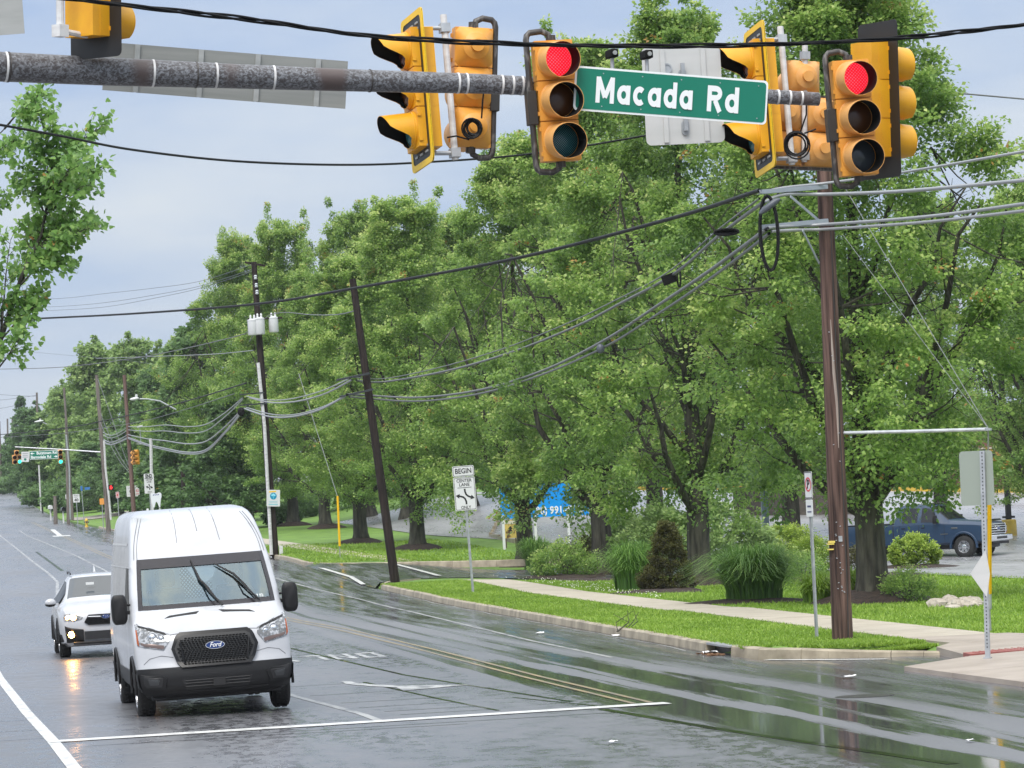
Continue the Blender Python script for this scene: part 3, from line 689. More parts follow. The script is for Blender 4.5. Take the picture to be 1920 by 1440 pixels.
# maple on the near corner: only the ends of its boughs reach into view
def near_bough_tree():
    rng=np.random.default_rng(33)
    base=Vector((-3.6,63.5,zt(-3.6,63.5))); t=thing('corner_maple','maple whose leafy bough ends hang into view over the road edge','tree',base)
    tb=MB(); tb.tube([(0,0,-.2),(0,0,1.5),(.1,0,4),(.2,.1,7),(.3,0,9.6)],[.3,.22,.19,.13,.04],10)
    ends=[(75,185),(62,205),(185,245),(150,290),(180,325),(170,345),(165,420),(178,425),(120,460),(120,490),(70,555),(62,575),(42,630),(35,260),(90,300),(100,360),(20,450),(70,430),(5,560),(110,330),(80,250),(100,405),(-40,420),(-60,300),(-30,520),(110,265),(45,310),(85,470),(130,400),(5,380)]
    C=[];Tm=[];Nn=[]
    lead=[[(-40,830),(0,640),(40,520),(78,440),(98,330),(88,255),(72,190)],[(-140,800),(-110,600),(-80,420),(-50,300),(20,230)],[(-120,850),(-70,760),(-30,690),(10,600)]]
    LP=[]
    for k,Q in enumerate(lead):
        pts=[W(x,y,59.5+.5*k)-base for x,y in Q]; tb.tube(pts,[.05*(1-.85*q/(len(pts)-1)) for q in range(len(pts))],7); tb.tube([Vector((.1,0,4.0 if k<2 else 3.2)),pts[0]],[.09,.05],7)
        for a_,b_ in zip(pts,pts[1:]): LP+=[a_.lerp(b_,q/6) for q in range(6)]
    for i,(px,py) in enumerate(ends):
        D=59.5+rng.normal()*.8; e=W(px,py,D)-base
        b=min(LP,key=lambda q:(q-(e+Vector((-.55,0,-.55)))).length)
        if (b-e).length<.12: b=b+Vector((-.2,0,-.25))
        m_=b.lerp(e,.5)+Vector((0,.1*rng.normal(),.05+.07*rng.normal()))
        P=[b,b.lerp(m_,.5),m_,m_.lerp(e,.55)+Vector((0,0,.04)),e]
        tb.tube(P,[.02,.016,.012,.008,.004],5)
        # leaves along the outer part of the bough and its side twigs
        for s in range(15):
            q0=.3+.7*s/14; seg=P[2].lerp(e,min(1,max(0,(q0-.55)/.45))) if q0>.55 else P[1].lerp(P[2],q0/.55)
            dirv=(e-m_).normalized(); side=Vector((-dirv.y,dirv.x,.2)).normalized()*(1 if s%2 else -1)
            ln=.30*(1.12-q0)+.13; tw=seg+side*ln*(.6+.6*rng.random())+dirv*.2+Vector((0,0,.05+.13*rng.normal()))
            tb.tube([seg,tw],[.007,.003],4,False)
            for k in range(14):
                c=seg.lerp(tw,.3+.75*rng.random())+Vector(rng.normal(size=3)*.07); C.append(c)
                d=(tw-seg).normalized()*.5+Vector(rng.normal(size=3)*.55)+Vector((0,0,-.75)); Tm.append(d.normalized())
                Nn.append((Vector(rng.normal(size=3)*.6)+Vector((0,-.2,.8))).normalized())
    C=np.array(C);Tm=np.array(Tm);Nn=np.array(Nn); B=unit(np.cross(Nn,Tm)); n=len(C); S=(.080+.045*rng.random(n))[:,None]
    # five-pointed maple outline
    out=[(0,0),(.12,.40),(.42,.50),(.40,.28),(.62,.30),(1.0,0),(.62,-.30),(.40,-.28),(.42,-.50),(.12,-.40)]
    V=np.stack([C+Tm*S*a+B*S*b+Nn*S*(.12*abs(b)) for a,b in out],1).reshape(-1,3); Q=np.arange(10*n).reshape(n,10)
    tint=np.clip(.45+.22*rng.normal(size=n),0,1)
    me=np_mesh('crown',V,Q,[LFn,LFo],tint,k=10); me.polygons.foreach_set('material_index',(rng.random(n)<.004).astype(np.int32))
    inst(tb.mesh('trunk',bark),'trunk',t); inst(me,'crown',t)
near_bough_tree()

# ---------------------------------------------------------------- shrubs
def shrub_mesh(name,dim,seed,n,per,size,lm,flat=.7,rad=.22,up=.6,stems=True,cone=0,lump=.12):
    rng=np.random.default_rng(seed); u=rng.random(n); az=rng.random(n)*6.28; ph=np.arccos(1-1.62*u)
    r=(.72+.28*rng.random(n)**.5)*(1+lump*np.sin(4*az+seed)*np.sin(3*ph))
    P=np.stack([dim[0]*r*np.sin(ph)*np.cos(az),dim[1]*r*np.sin(ph)*np.sin(az),dim[2]*(.42+.58*r*np.cos(ph))],1)
    P[:,2]=np.maximum(P[:,2],.08)
    if cone: 
        u=rng.random(n)**1.15; k=(1-u**1.5*cone*1.25)*(.72+.28*rng.random(n)**.4)*(1+.10*np.sin(9*u*3.1416+2*az)); P=np.stack([dim[0]*k*np.cos(az),dim[1]*k*np.sin(az),dim[2]*(.05+.93*u)],1)
    V,Q,tip,idx=clump_leaves(P,np.full(n,rad)*(.7+.6*rng.random(n)),rng,per,size,flat,unit(P*np.array([1,1,.4])+np.array([0,0,.4])),up=up,droop=.05)
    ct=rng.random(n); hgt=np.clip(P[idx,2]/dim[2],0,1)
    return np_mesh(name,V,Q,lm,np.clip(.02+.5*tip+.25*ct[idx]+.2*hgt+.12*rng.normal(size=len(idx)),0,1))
def shrub(name,label,px,py,dim,seed,lm,n=90,per=60,size=.07,cat='shrub',group=None,bed=0,**kw):
    p=G(px,py); t=thing(name,label,cat,p,group=group)
    inst(shrub_mesh('foliage',dim,seed,n,per,size,lm,**kw),'foliage',t)
    mb=MB(); rng=random.Random(seed)
    for i in range(7):
        a=rng.random()*6.28; mb.tube([(0,0,-.05),(.15*math.cos(a)*dim[0],.15*math.sin(a)*dim[1],dim[2]*.3),(.55*dim[0]*math.cos(a),.55*dim[1]*math.sin(a),dim[2]*.75)],[.03,.02,.006],5)
    mb.build('stem',bark,t)
    if bed: mulch_ring(p.x,p.y-.1,bed,.14)
    return t
def ornamental(label,px,py,h,spread,seed,n=850,lm=None,group='clumps of tall ornamental grass'):
    p=G(px,py); rng=np.random.default_rng(seed); t=thing('ornamental_grass',label,'grass clump',p,group=group)
    az=rng.random(n)*6.28; b=np.stack([np.cos(az),np.sin(az)],1)*(rng.random((n,1))**.6)*spread*.36
    az2=az+rng.normal(size=n)*.5; hh=h*(.55+.6*rng.random(n)); outr=spread*(.08+.80*rng.random(n)**1.3); w=.012+.010*rng.random(n); K=6
    V=np.zeros((n,K+1,2,3))
    for i in range(K+1):
        s=i/K; r=outr*(s**1.9); z=hh*(1-(1-s)**2.0)*np.clip(1-.52*(s**3)*(outr/spread),.2,1)
        c=np.stack([b[:,0]+np.cos(az2)*r,b[:,1]+np.sin(az2)*r,z],1); sd=np.stack([-np.sin(az2),np.cos(az2),0*az2],1)*(w*(1-.85*s))[:,None]
        V[:,i,0]=c-sd; V[:,i,1]=c+sd
    base=(np.arange(n)*(K+1)*2)[:,None,None]; q=np.array([[2*i,2*i+1,2*i+3,2*i+2] for i in range(K)])[None]
    Q=(base+q).reshape(-1,4); tint=np.repeat(np.clip(.5+.25*rng.normal(size=n),0,1),K)*np.tile(np.linspace(.55,1.1,K),n)
    o=inst(np_mesh('blades',V.reshape(-1,3),Q,lm or LFg,np.clip(tint,0,1)),'blades',t); o['kind']='stuff'
    return t
GB='shrubs in the mulched bed'
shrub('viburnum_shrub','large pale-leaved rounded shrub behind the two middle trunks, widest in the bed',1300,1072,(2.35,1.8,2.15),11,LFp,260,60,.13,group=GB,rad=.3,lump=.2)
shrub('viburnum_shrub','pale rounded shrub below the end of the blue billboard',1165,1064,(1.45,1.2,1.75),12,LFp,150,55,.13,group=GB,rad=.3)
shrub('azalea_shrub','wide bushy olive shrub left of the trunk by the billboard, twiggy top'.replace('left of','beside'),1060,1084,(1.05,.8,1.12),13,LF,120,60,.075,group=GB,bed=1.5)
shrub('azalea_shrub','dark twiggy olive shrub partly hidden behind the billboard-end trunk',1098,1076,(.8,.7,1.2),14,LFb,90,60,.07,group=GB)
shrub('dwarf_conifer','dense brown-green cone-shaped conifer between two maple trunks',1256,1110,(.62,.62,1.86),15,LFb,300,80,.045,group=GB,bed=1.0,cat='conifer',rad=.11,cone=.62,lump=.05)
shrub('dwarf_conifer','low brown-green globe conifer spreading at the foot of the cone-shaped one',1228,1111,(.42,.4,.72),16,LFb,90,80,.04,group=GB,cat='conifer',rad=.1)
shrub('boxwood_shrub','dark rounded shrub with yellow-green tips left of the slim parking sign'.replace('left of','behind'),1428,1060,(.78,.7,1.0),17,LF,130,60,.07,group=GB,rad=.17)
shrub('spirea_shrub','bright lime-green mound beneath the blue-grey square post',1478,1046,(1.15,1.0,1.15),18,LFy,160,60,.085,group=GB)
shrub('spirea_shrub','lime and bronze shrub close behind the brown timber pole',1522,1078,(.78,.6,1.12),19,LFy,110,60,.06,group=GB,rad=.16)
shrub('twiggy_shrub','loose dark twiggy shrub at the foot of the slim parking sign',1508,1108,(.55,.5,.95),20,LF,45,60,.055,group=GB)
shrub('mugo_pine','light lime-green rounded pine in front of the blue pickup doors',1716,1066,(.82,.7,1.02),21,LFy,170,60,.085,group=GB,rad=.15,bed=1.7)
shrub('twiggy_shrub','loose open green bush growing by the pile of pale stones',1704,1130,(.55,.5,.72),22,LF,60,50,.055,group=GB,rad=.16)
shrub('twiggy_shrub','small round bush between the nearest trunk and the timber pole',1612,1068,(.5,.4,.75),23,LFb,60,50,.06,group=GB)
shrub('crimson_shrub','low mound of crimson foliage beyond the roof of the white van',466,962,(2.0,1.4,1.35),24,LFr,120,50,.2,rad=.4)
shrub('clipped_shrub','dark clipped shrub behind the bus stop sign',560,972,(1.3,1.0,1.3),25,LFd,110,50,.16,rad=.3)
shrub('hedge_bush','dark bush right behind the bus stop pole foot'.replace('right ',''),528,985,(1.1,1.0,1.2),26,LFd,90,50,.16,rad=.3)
ornamental('arching clump of ornamental grass against the brown cone conifer',1185,1108,1.35,1.25,41,1300)
ornamental('widest arching clump of ornamental grass, before the dark rounded shrub',1415,1130,1.30,1.75,42,2600)
ornamental('clump of ornamental grass by the trunk in front of the billboard',1004,1068,1.2,1.1,43,1000)
ornamental('low grassy clump between the slim parking sign and the timber pole',1532,1134,.7,.8,44,700,LFq)
ornamental('low grassy clump hidden behind the brown timber pole',1592,1130,.8,.7,45,600,LFq)
for px,py,r in ((1240,1112,1.3),(1415,1130,1.6),(1500,1090,1.4),(1320,1090,1.2),(1100,1090,1.3),(1660,1080,1.4)):
    p=G(px,py); mulch_ring(p.x,p.y,r,.10)
# garden stones
rng0=random.Random(5); stonem=mat('stone',(.30,.26,.20),.7,noise=((4,4,4),(.48,.44,.38),.3,.7,6),bump=((12,12,12),.5,.03))
for i in range(26):
    px=1742+rng0.random()*92; p=G(px,1134+rng0.random()*9-(px-1742)*.02); mb=MB(); a,b,c=[.09+.13*rng0.random() for _ in range(3)]
    mb.ell((0,0,0),(a*1.3,b,c*.65),7,5); mb.v=[(x*(1+.35*(rng0.random()-.5)),y*(1+.35*(rng0.random()-.5)),z*(1+.3*(rng0.random()-.5))) for x,y,z in mb.v]
    o=mb.build('garden_stone',stonem,smooth=False); o.location=p+Vector((0,0,c*.35)); o.rotation_euler=(0,0,rng0.random()*6)
    tag(o,'rough pale stone lying in the low stone edging by the loose open bush','stone','stones edging the lawn')
# ---------------------------------------------------------------- grass blades where the lawn is near
def blades():
    rng=np.random.default_rng(77); pts=[]
    def fill(n,fx,y0,y1,h):
        y=y0+(y1-y0)*rng.random(n)**1.25; x=np.array([fx(b)[0]+(fx(b)[1]-fx(b)[0])*a for a,b in zip(rng.random(n),y)])
        pts.extend(zip(x,y,h*(.6+.8*rng.random(n))))
    fill(60000,lambda y:(rx(y)+.10,sx0(y)+.05),54.9,113,.048)
    fill(9000,lambda y:(12.3+max(0,(53.9-y))*1.0,14.2),52.6,55,.055)
    fill(60000,lambda y:(sx0(y)+1.47,sx0(y)+9),55,112,.05)
    fill(26000,lambda y:(15.9 if y>54.5 else 16.2+ (54.5-y)*1.2,27),51.6,75,.055)
    fill(34000,lambda y:(rx(y)+4.6,28),66,112,.075)
    fill(16000,lambda y:(rx(y)+.2,rx(y)+10),137.6,175,.085)
    A=np.array(pts); n=len(A); z=np.array([zt(a,b) for a,b,_ in A]); az=rng.random(n)*6.28; w=.011+.010*rng.random(n)+.0001*A[:,1]
    C=np.stack([A[:,0],A[:,1],z-.01],1); sd=np.stack([np.cos(az),np.sin(az),0*az],1)*w[:,None]; tip=C+np.stack([.5*A[:,2]*rng.normal(size=n),.5*A[:,2]*rng.normal(size=n),A[:,2]],1)
    V=np.stack([C-sd,C+sd,tip],1).reshape(-1,3)
    o=inst(np_mesh('grass',V,np.arange(3*n).reshape(n,3),LFq,np.clip(.5+.2*rng.normal(size=n)+.16*np.sin(A[:,0]*2.1+1.7*np.sin(A[:,1]*.35))*np.sin(A[:,1]*.55+A[:,0]),0,1),k=3),'grass'); struct(o,'stuff','short bright green lawn grass beside kerb and pavement')
    # white clover heads
    m=mat('clover_white',(.75,.75,.62),.7); mb=MB()
    for i in range(420):
        px=900+rng.random()*340; py=1080+(px-900)*.062+rng.random()*26
        p=G(px,py)
        if p.x<sx0(p.y)+1.55: continue
        mb.T=Matrix.Translation(p+Vector((0,0,.07))); mb.ell((0,0,0),(.014,.014,.014),5,3)
    mb.T=None; struct(mb.build('clover_heads',m),'stuff','white clover heads dotted through the lawn grass')
blades()
# ================================================================== SIGNALS, SIGNS, POLES AND WIRES
yel=mat('signal_yellow',(.62,.27,.035),.45,noise=((5,5,5),(.70,.33,.06),.35,.7,6))
yelp=mat('signal_yellow_faded',(.68,.36,.12),.5,noise=((6,6,6),(.60,.27,.05),.35,.7,6))
yelb=mat('signal_yellow_bright',(.72,.36,.012),.4,noise=((5,5,5),(.64,.29,.012),.35,.7,6))
vblack=mat('visor_black',(.007,.007,.007),.8,spec=.2)
Lred=ledmat('led_red',(.72,.0,.012),(1.0,.10,.15),1.05,205)
Lgrn=ledmat('led_green',(.0,.85,.62),(.2,1,.85),1.5,300)
Loff_r=mat('lens_red_off',(.07,.012,.006),.25); Loff_a=mat('lens_amber_off',(.09,.03,.008),.25)
Loff_g=ledmat('lens_green_off',(.012,.065,.075),(.10,.30,.30),0,300,False); Loff_k=mat('lens_clear_off',(.05,.06,.07),.15)
galv=mat('galvanized',(.36,.38,.40),.45,metal=.55,noise=((7,7,7),(.50,.52,.54),.35,.7,6))
alum=mat('sheet_aluminium',(.40,.41,.40),.42,metal=.35,noise=((1.2,1.2,9),(.30,.31,.30),.35,.7,6)); alumd=mat('sheet_aluminium_dull',(.215,.225,.215),.5,metal=.2,noise=((1.0,1.0,14),(.28,.285,.27),.35,.7,6))
pipem=mat('pipe_dark',(.035,.03,.028),.5,noise=((30,30,9),(.16,.15,.14),.50,.72,6)); pipew=mat('pipe_white',(.62,.62,.62),.45,noise=((5,5,12),(.45,.44,.44),.4,.7,6))
cable=mat('cable_black',(.007,.007,.008),.6,spec=.2); cableg=mat('cable_steel',(.30,.31,.32),.45,metal=.3); cablet=mat('cable_grey',(.13,.135,.14),.5,spec=.4)
wood=mat('pole_wood',(.033,.020,.017),.8,spec=.25,noise=((17,17,.6),(.17,.105,.085),.36,.68,8),bump=((26,26,1.0),1,.03))
woodk=mat('pole_wood_dark',(.014,.010,.009),.8,spec=.25,noise=((14,14,.8),(.036,.026,.022),.38,.66,6),bump=((24,24,1.2),.6,.02))
woodg=mat('pole_wood_grey',(.10,.085,.075),.8,noise=((10,10,.8),(.20,.17,.15),.38,.66,6))
signw=mat('sign_white',(.60,.61,.61),.45); signk=mat('sign_black',(.012,.012,.012),.5); signr=mat('sign_red',(.55,.03,.05),.45); signg=mat('sign_green',(.004,.165,.105),.4,noise=((.8,.8,.8),(.006,.185,.12),.3,.7,4)); lett=mat('sign_letter_white',(.78,.80,.80),.4); signb=mat('sign_blue',(.0,.30,.72),.4); plate=mat('plate_yellow',(.78,.50,.01),.45)

# --- shared signal-section meshes (one lamp: housing, back, visor, lens); local front = -Y
def sec_housing(m,nm,flat=False):
    mb=MB(); H=.352; w=.172
    mb.prism([(-w,-H/2+.004),(w,-H/2+.004),(w,H/2-.004),(-w,H/2-.004)],-.075,.055)
    mb.prism([(-w*.97,-H/2),(w*.97,-H/2),(w*.97,H/2),(-w*.97,H/2)],-.062,.04)
    # raised door rim and hinge lugs
    mb.lathe([(.166,0),(.166,.018),(.158,.022)],28,Matrix.Translation((0,-.075,0))@Matrix.Rotation(R(90),4,'X'),False)
    for z in (-.11,.11):
        for x in (-w-.006,w+.006): mb.box((x,-.06,z),(.016,.03,.035))
    if flat:
        mb.prism([(-w*.985,-H/2-.001),(w*.985,-H/2-.001),(w*.985,H/2+.001),(-w*.985,H/2+.001)],.038,.135); return mb.mesh(nm,m,True,30)
    # back: tapering faces that meet a round lamp cover
    n=24; A=[];
    for i in range(n):
        a=2*math.pi*(i+.5)/n; c,s=math.cos(a),math.sin(a); k=1/max(abs(c)/(w),abs(s)/(H/2)); A.append((c*k,s*k))
    rings=[(1,.055),(.93,.075)]
    V=[];
    for f,y in rings: V+= [(a*f,y,b*f) for a,b in A]
    for r,y in ((.135,.12),(.118,.15),(.060,.178),(.056,.212),(.0,.214)): V+= [(r*math.cos(2*math.pi*(i+.5)/n),y,r*math.sin(2*math.pi*(i+.5)/n)) for i in range(n)]
    mb.add(V,[(k*n+i,k*n+(i+1)%n,(k+1)*n+(i+1)%n,(k+1)*n+i) for k in range(6) for i in range(n)])
    return mb.mesh(nm,m,True,30)
def sec_visor(m,nm,kind):
    mb=MB(); n=30
    def L(a):          # length of the hood at angle a (0 = right, 90 = top)
        d=math.degrees(a)%360
        if kind=='tunnel':
            return .27 if not 240<d<300 else .225
        e=abs(((d-90+180)%360)-180)        # 0 at the top, 180 underneath
        return .285-.04*(e/70)**2 if e<70 else .245-.205*sst(70,128,e) if e<150 else .03
    for r,mi in ((.158,0),(.1535,1)):
        V=[];mb.m=mi
        for i in range(n):
            a=2*math.pi*i/n
            for t in (0,.33,.66,1):
                l=L(a)*t; V.append((r*math.cos(a),-.085-l,r*math.sin(a)-l*.10))
        f=[(i*4+k,i*4+k+1,((i+1)%n)*4+k+1,((i+1)%n)*4+k) for i in range(n) for k in range(3)]
        mb.add(V,[q[::-1] for q in f] if mi==0 else f)
    mb.m=0
    V=[]
    for i in range(n):
        a=2*math.pi*i/n
        for r in (.158,.1535): V.append((r*math.cos(a),-.085-L(a),r*math.sin(a)-L(a)*.10))
    mb.add(V,[(2*i,2*i+1,(2*((i+1)%n))+1,2*((i+1)%n)) for i in range(n)])
    return mb.mesh(nm,[m,vblack],True,30)
def sec_lens(m,nm):
    return MB().lathe([(.150,0),(.14,.012),(.10,.03),(.05,.038),(.0,.040)],28,Matrix.Translation((0,-.078,0))@Matrix.Rotation(R(90),4,'X'),False).mesh(nm,m,True,60)
SM={}
def sm(kind,m,var=''):
    k=(kind,m.name,var)
    if k not in SM: SM[k]={'housing':lambda:sec_housing(m,'housing',var=='flat'),'visor':lambda:sec_visor(m,'visor',var),'lens':lambda:sec_lens(m,'lens')}[kind]()
    return SM[k]
def section(t,x,z,hm,vm,vk,lm):
    h=inst(sm('housing',hm,'flat' if hm is yelb else ''),'housing',t,(x,0,z)); inst(sm('visor',vm,vk),'visor',h); inst(sm('lens',lm),'lens',h); return h
def signal(label,px,py,D,alpha,tilt=0,hm=yel,vm=None,vk='tunnel',lenses=None,group=None,layout=None,s=1.0,nod=0):
    o=W(px,py,D); yaw=facing(px,alpha)
    Mx=Matrix.Translation(o)@Matrix.Rotation(yaw,4,'Z')@Matrix.Rotation(R(tilt),4,'Y')@Matrix.Rotation(R(nod),4,'X')@Matrix.Scale(s,4)
    t=thing('traffic_signal',label,'traffic light',group=group,M=Mx)
    lay=layout or [(0,.355),(0,0),(0,-.355)]
    for (x,z),l in zip(lay,lenses): section(t,x,z,hm,vm or hm,vk,l)
    return t
def bracket(t,side,m=pipem,off=.235,r=.028,top=.62,bot=-.62,cl=(-.05,),y=0):
    mb=MB(); x=side*off; P=[(0,y,.53)]
    P+= [(side*.02,y,top-.03),(side*.08,y,top)]+[(x-side*.07*(1-math.sin(a)),y,top-.0-.07*(1-math.cos(a))) for a in (R(30),R(60),R(90))]
    P+= [(x,y,0)]
    P+= [(x-side*.07*(1-math.sin(a)),y,bot+.07*(1-math.cos(a))) for a in (R(90),R(60),R(30))]+[(side*.08,y,bot),(side*.02,y,bot+.03),(0,y,-.53)]
    mb.tube(P,r,10); mb.lathe([(.045,-.02),(.045,.05)],10,Matrix.Translation((0,y,.53))); mb.lathe([(.045,-.05),(.045,.02)],10,Matrix.Translation((0,y,-.53)))
    o=mb.build('bracket_pipe',m,t,ang=60)
    mb=MB()
    for z in cl: mb.box((x,y,z),(.085,.11,.30)); mb.box((x-side*.06,y-.01,z+.1),(.1,.03,.03)); mb.box((x-side*.06,y-.01,z-.1),(.1,.03,.03))
    mb.build('clamp',mat('clamp_dark',(.04,.038,.036),.5,metal=.3),t,bevel=.006)
    return o
OFF=[Loff_r,Loff_a,Loff_g]
SG='traffic lights on the near mast arm'
A_=signal('lit red signal beside the green road-name sign, curved pipe bracket on its pole side',1042,190,30.6,15,-1.9,yel,yelp,'tunnel',[Lred,Loff_a,Loff_g],SG,s=.985); bracket(A_,-1,off=.225)
B_=signal('lit red signal at the tip of the near mast arm by the timber pole',1600,222,31.3,16,-2.4,yel,yelp,'tunnel',[Lred,Loff_a,Loff_k],SG,s=.965); bracket(B_,-1,off=.215)
# cross-street heads with yellow-bordered backplates
def backplate(t,bord,inner=black,w=.30,h=.685,y=.0):
    mb=MB(); pl=[]
    r=.05
    for cx,cz,a0 in ((w-r,h-r,0),(-w+r,h-r,90),(-w+r,-h+r,180),(w-r,-h+r,270)):
        for k in range(4): a=R(a0+30*k); pl.append((cx+r*math.cos(a),cz+r*math.sin(a)))
    mb.prism(pl,y,y+.006); o=mb.build('backplate',inner,t,smooth=False)
    if bord:
        mb=MB(); q=[(a*(1-.055/w),b*(1-.055/h)) for a,b in pl]; n=len(pl)
        V=[(a,y-.004,b) for a,b in pl]+[(a,y-.004,b) for a,b in q]; mb.add(V,[(i,(i+1)%n,(i+1)%n+n,i+n) for i in range(n)])
        V=[(a,y+.010,b) for a,b in pl]+[(a,y+.010,b) for a,b in q]; mb.add(V,[(i,i+n,(i+1)%n+n,(i+1)%n) for i in range(n)])
        V=[(a,y-.004,b) for a,b in pl]+[(a,y+.010,b) for a,b in pl]; mb.add(V,[(i,i+n,(i+1)%n+n,(i+1)%n) for i in range(n)])
        mb.build('border',bord,o,smooth=False)
    sl=MB().box((0,0,0),(.07,.014,.018)).mesh('louver_slot',alum,False)
    for zz in (h-.14,-h+.14):
        for i in range(3):
            for j in range(2): inst(sl,'louver_slot',o,(-.14+.14*i,y-.002,zz+.05*j-.025))
    return o
def hanger(t,x,m=pipew,y=.12,z0=-.62,z1=.68,r=.03,arms=True):
    mb=MB(); mb.tube([(x,y,z0),(x,y,z1)],r,10); o=mb.build('hanger_pipe',m,t)
    for z in (z0+.06,z1-.12): mb=MB(); mb.tube([(x,y,z),(x*.2,.03,z)],.02,8); mb.box((x,y,z),(.085,.085,.08)); mb.build('hanger_arm',galv,t)
C_=signal('bright yellow side-on signal hanging beside the far end of the grey sign back',782,170,31.6,-72,-6.0,yelb,yelb,'cap',OFF,SG,s=1.02); backplate(C_,plate)
hanger(C_,0,y=.30)
E_=signal('bright yellow side-on signal between green road-name sign and timber pole',1424,186,32.6,-72,-6.0,yelb,yelb,'cap',OFF,SG,s=1.0); backplate(E_,plate); hanger(E_,0,y=.26)
D_=signal('faded yellow signal seen from behind with a coil of black cable on its lowest lamp',884,165,31.9,-166,-4.2,yel,yelp,'tunnel',OFF,SG,s=1.02); bracket(D_,-1,off=.20,y=.02)
Fs=signal('faded five-lamp signal seen from behind next to the timber pole, cable coil below',1503,215,32.9,-160,-3.5,yelp,yelp,'tunnel',[Loff_r,Loff_a,Loff_g,Loff_a,Loff_g],SG,layout=[(0,.375),(.19,0),(.19,-.36),(-.19,0),(-.19,-.36)],s=.90)
MB().box((0,.03,.19),(.74,.05,.02)).build('mounting_bar',pipem,Fs); MB().box((0,.03,-.56),(.7,.05,.03)).build('mounting_bar',pipem,Fs); hanger(Fs,.0,y=.09,z0=-.5,z1=.72)
H_=signal('yellow signal with black backplate and visors turned away, behind the tip signal',1640,188,32.0,124,-2.5,yelb,yelb,'tunnel',OFF,SG,s=.98); backplate(H_,None,h=.72,w=.32,y=-.055)
I_=signal('yellow signal with black backplate cut by the top edge of the photo',170,-50,29.4,132,-3.0,yelb,yelb,'tunnel',OFF,SG,s=1.0); backplate(I_,None,h=.70,w=.31,y=-.055)
mb=MB(); P=[(.0,.34,.7),(.0,.34,-.52)]; mb.tube(P,.032,10); mb.tube([(0,.34,-.5),(0,.05,-.52)],.024,8); mb.box((0,.34,-.5),(.1,.1,.1)); mb.build('hanger_pipe',pipew,I_)
# coils of spare cable
def coil(label,px,py,D,rad,n=5,lead=None,tiltx=0):
    o=W(px,py,D); mb=MB(); rg=random.Random(px)
    yaw=facing(px,0)
    for k in range(n):
        r=rad*(1-.07*k); ox,oz=rg.uniform(-.015,.015),rg.uniform(-.015,.015)
        mb.tube([(r*math.cos(a)+ox,rg.uniform(-.006,.006)+.006*k,r*1.05*math.sin(a)+oz) for a in [2*math.pi*i/18 for i in range(19)]],.0085,5,False)
    if lead:
        Mi=(Matrix.Translation(o)@Matrix.Rotation(yaw,4,'Z')).inverted()
        for L in lead: mb.tube([Mi@W(x,y,D+.02) for x,y in L],.008,5)
    c=mb.build('cable_coil',cable); c.location=o; c.rotation_euler=(R(tiltx),0,yaw); tag(c,label,'cable coil'); return c
coil('coil of black cable on the back-facing faded signal',886,241,31.55,.085,6,[[(903,222),(905,190),(908,165)],[(880,262),(855,255),(838,258)]])
coil('coil of black cable on the five-lamp back-facing signal',1492,271,32.3,.115,5,[[(1500,250),(1512,215),(1512,195)],[(1508,250),(1530,242)]])

# --- the near mast arm
arm=thing('mast_arm','weathered grey and brown steel mast arm carrying the near signals','mast arm',W(980,160,30.7))
AP=[(-70,116,29.2,58),(0,125,29.4,56),(200,134,29.7,53),(440,143,30.0,46),(640,150,30.25,42),(780,154,30.45,40),(900,157,30.6,37),(985,161,30.7,35),(1060,164,30.78,33),(1250,172,31.0,30),(1440,181,31.2,27),(1535,186,31.3,25)]
pc=[];rc=[]
for x,y,D,w in AP: pc.append(W(x,y,D)-arm.location); rc.append(w/2/F*D)
armm=bpy.data.materials.new('mast_paint'); armm.use_nodes=True; t_=armm.node_tree; p_=t_.nodes['Principled BSDF']; L=t_.links.new
tc=N(t_,'ShaderNodeTexCoord'); mp=N(t_,'ShaderNodeMapping'); mp.inputs['Scale'].default_value=(36,46,46); mp.inputs['Rotation'].default_value=(0,R(38),R(8)); L(tc.outputs['Object'],mp.inputs[0])
n1=N(t_,'ShaderNodeTexNoise'); n1.inputs['Scale'].default_value=1; n1.inputs['Detail'].default_value=4; n1.inputs['Distortion'].default_value=.9; L(mp.outputs[0],n1.inputs[0])
r1=N(t_,'ShaderNodeValToRGB'); L(n1.outputs[0],r1.inputs[0]); r1.color_ramp.elements[0].position=.42; r1.color_ramp.elements[0].color=(.05,.045,.047,1); r1.color_ramp.elements[1].position=.64; r1.color_ramp.elements[1].color=(.185,.195,.215,1)
n2=N(t_,'ShaderNodeTexNoise'); n2.inputs['Scale'].default_value=.9; n2.inputs['Detail'].default_value=2; mp2=N(t_,'ShaderNodeMapping'); mp2.inputs['Scale'].default_value=(1.6,.01,.6); L(tc.outputs['Object'],mp2.inputs[0]); L(mp2.outputs[0],n2.inputs[0])
r3=N(t_,'ShaderNodeValToRGB'); L(n2.outputs[0],r3.inputs[0]); r3.color_ramp.elements[0].position=.56; r3.color_ramp.elements[0].color=(0,0,0,1); r3.color_ramp.elements[1].position=.64; r3.color_ramp.elements[1].color=(1,1,1,1)
mxx=N(t_,'ShaderNodeMix',data_type='RGBA'); L(r3.outputs[0],mxx.inputs[0]); L(r1.outputs[0],mxx.inputs[6]); mxx.inputs[7].default_value=(.075,.055,.052,1); L(mxx.outputs[2],p_.inputs['Base Color']); p_.inputs['Roughness'].default_value=.45
bb=N(t_,'ShaderNodeBump'); bb.inputs['Strength'].default_value=.35; bb.inputs['Distance'].default_value=.006; L(n1.outputs[0],bb.inputs['Height']); L(bb.outputs[0],p_.inputs['Normal'])
mb=MB(); mb.tube(pc,rc,20); mb.build('arm_tube',armm,arm,ang=60)
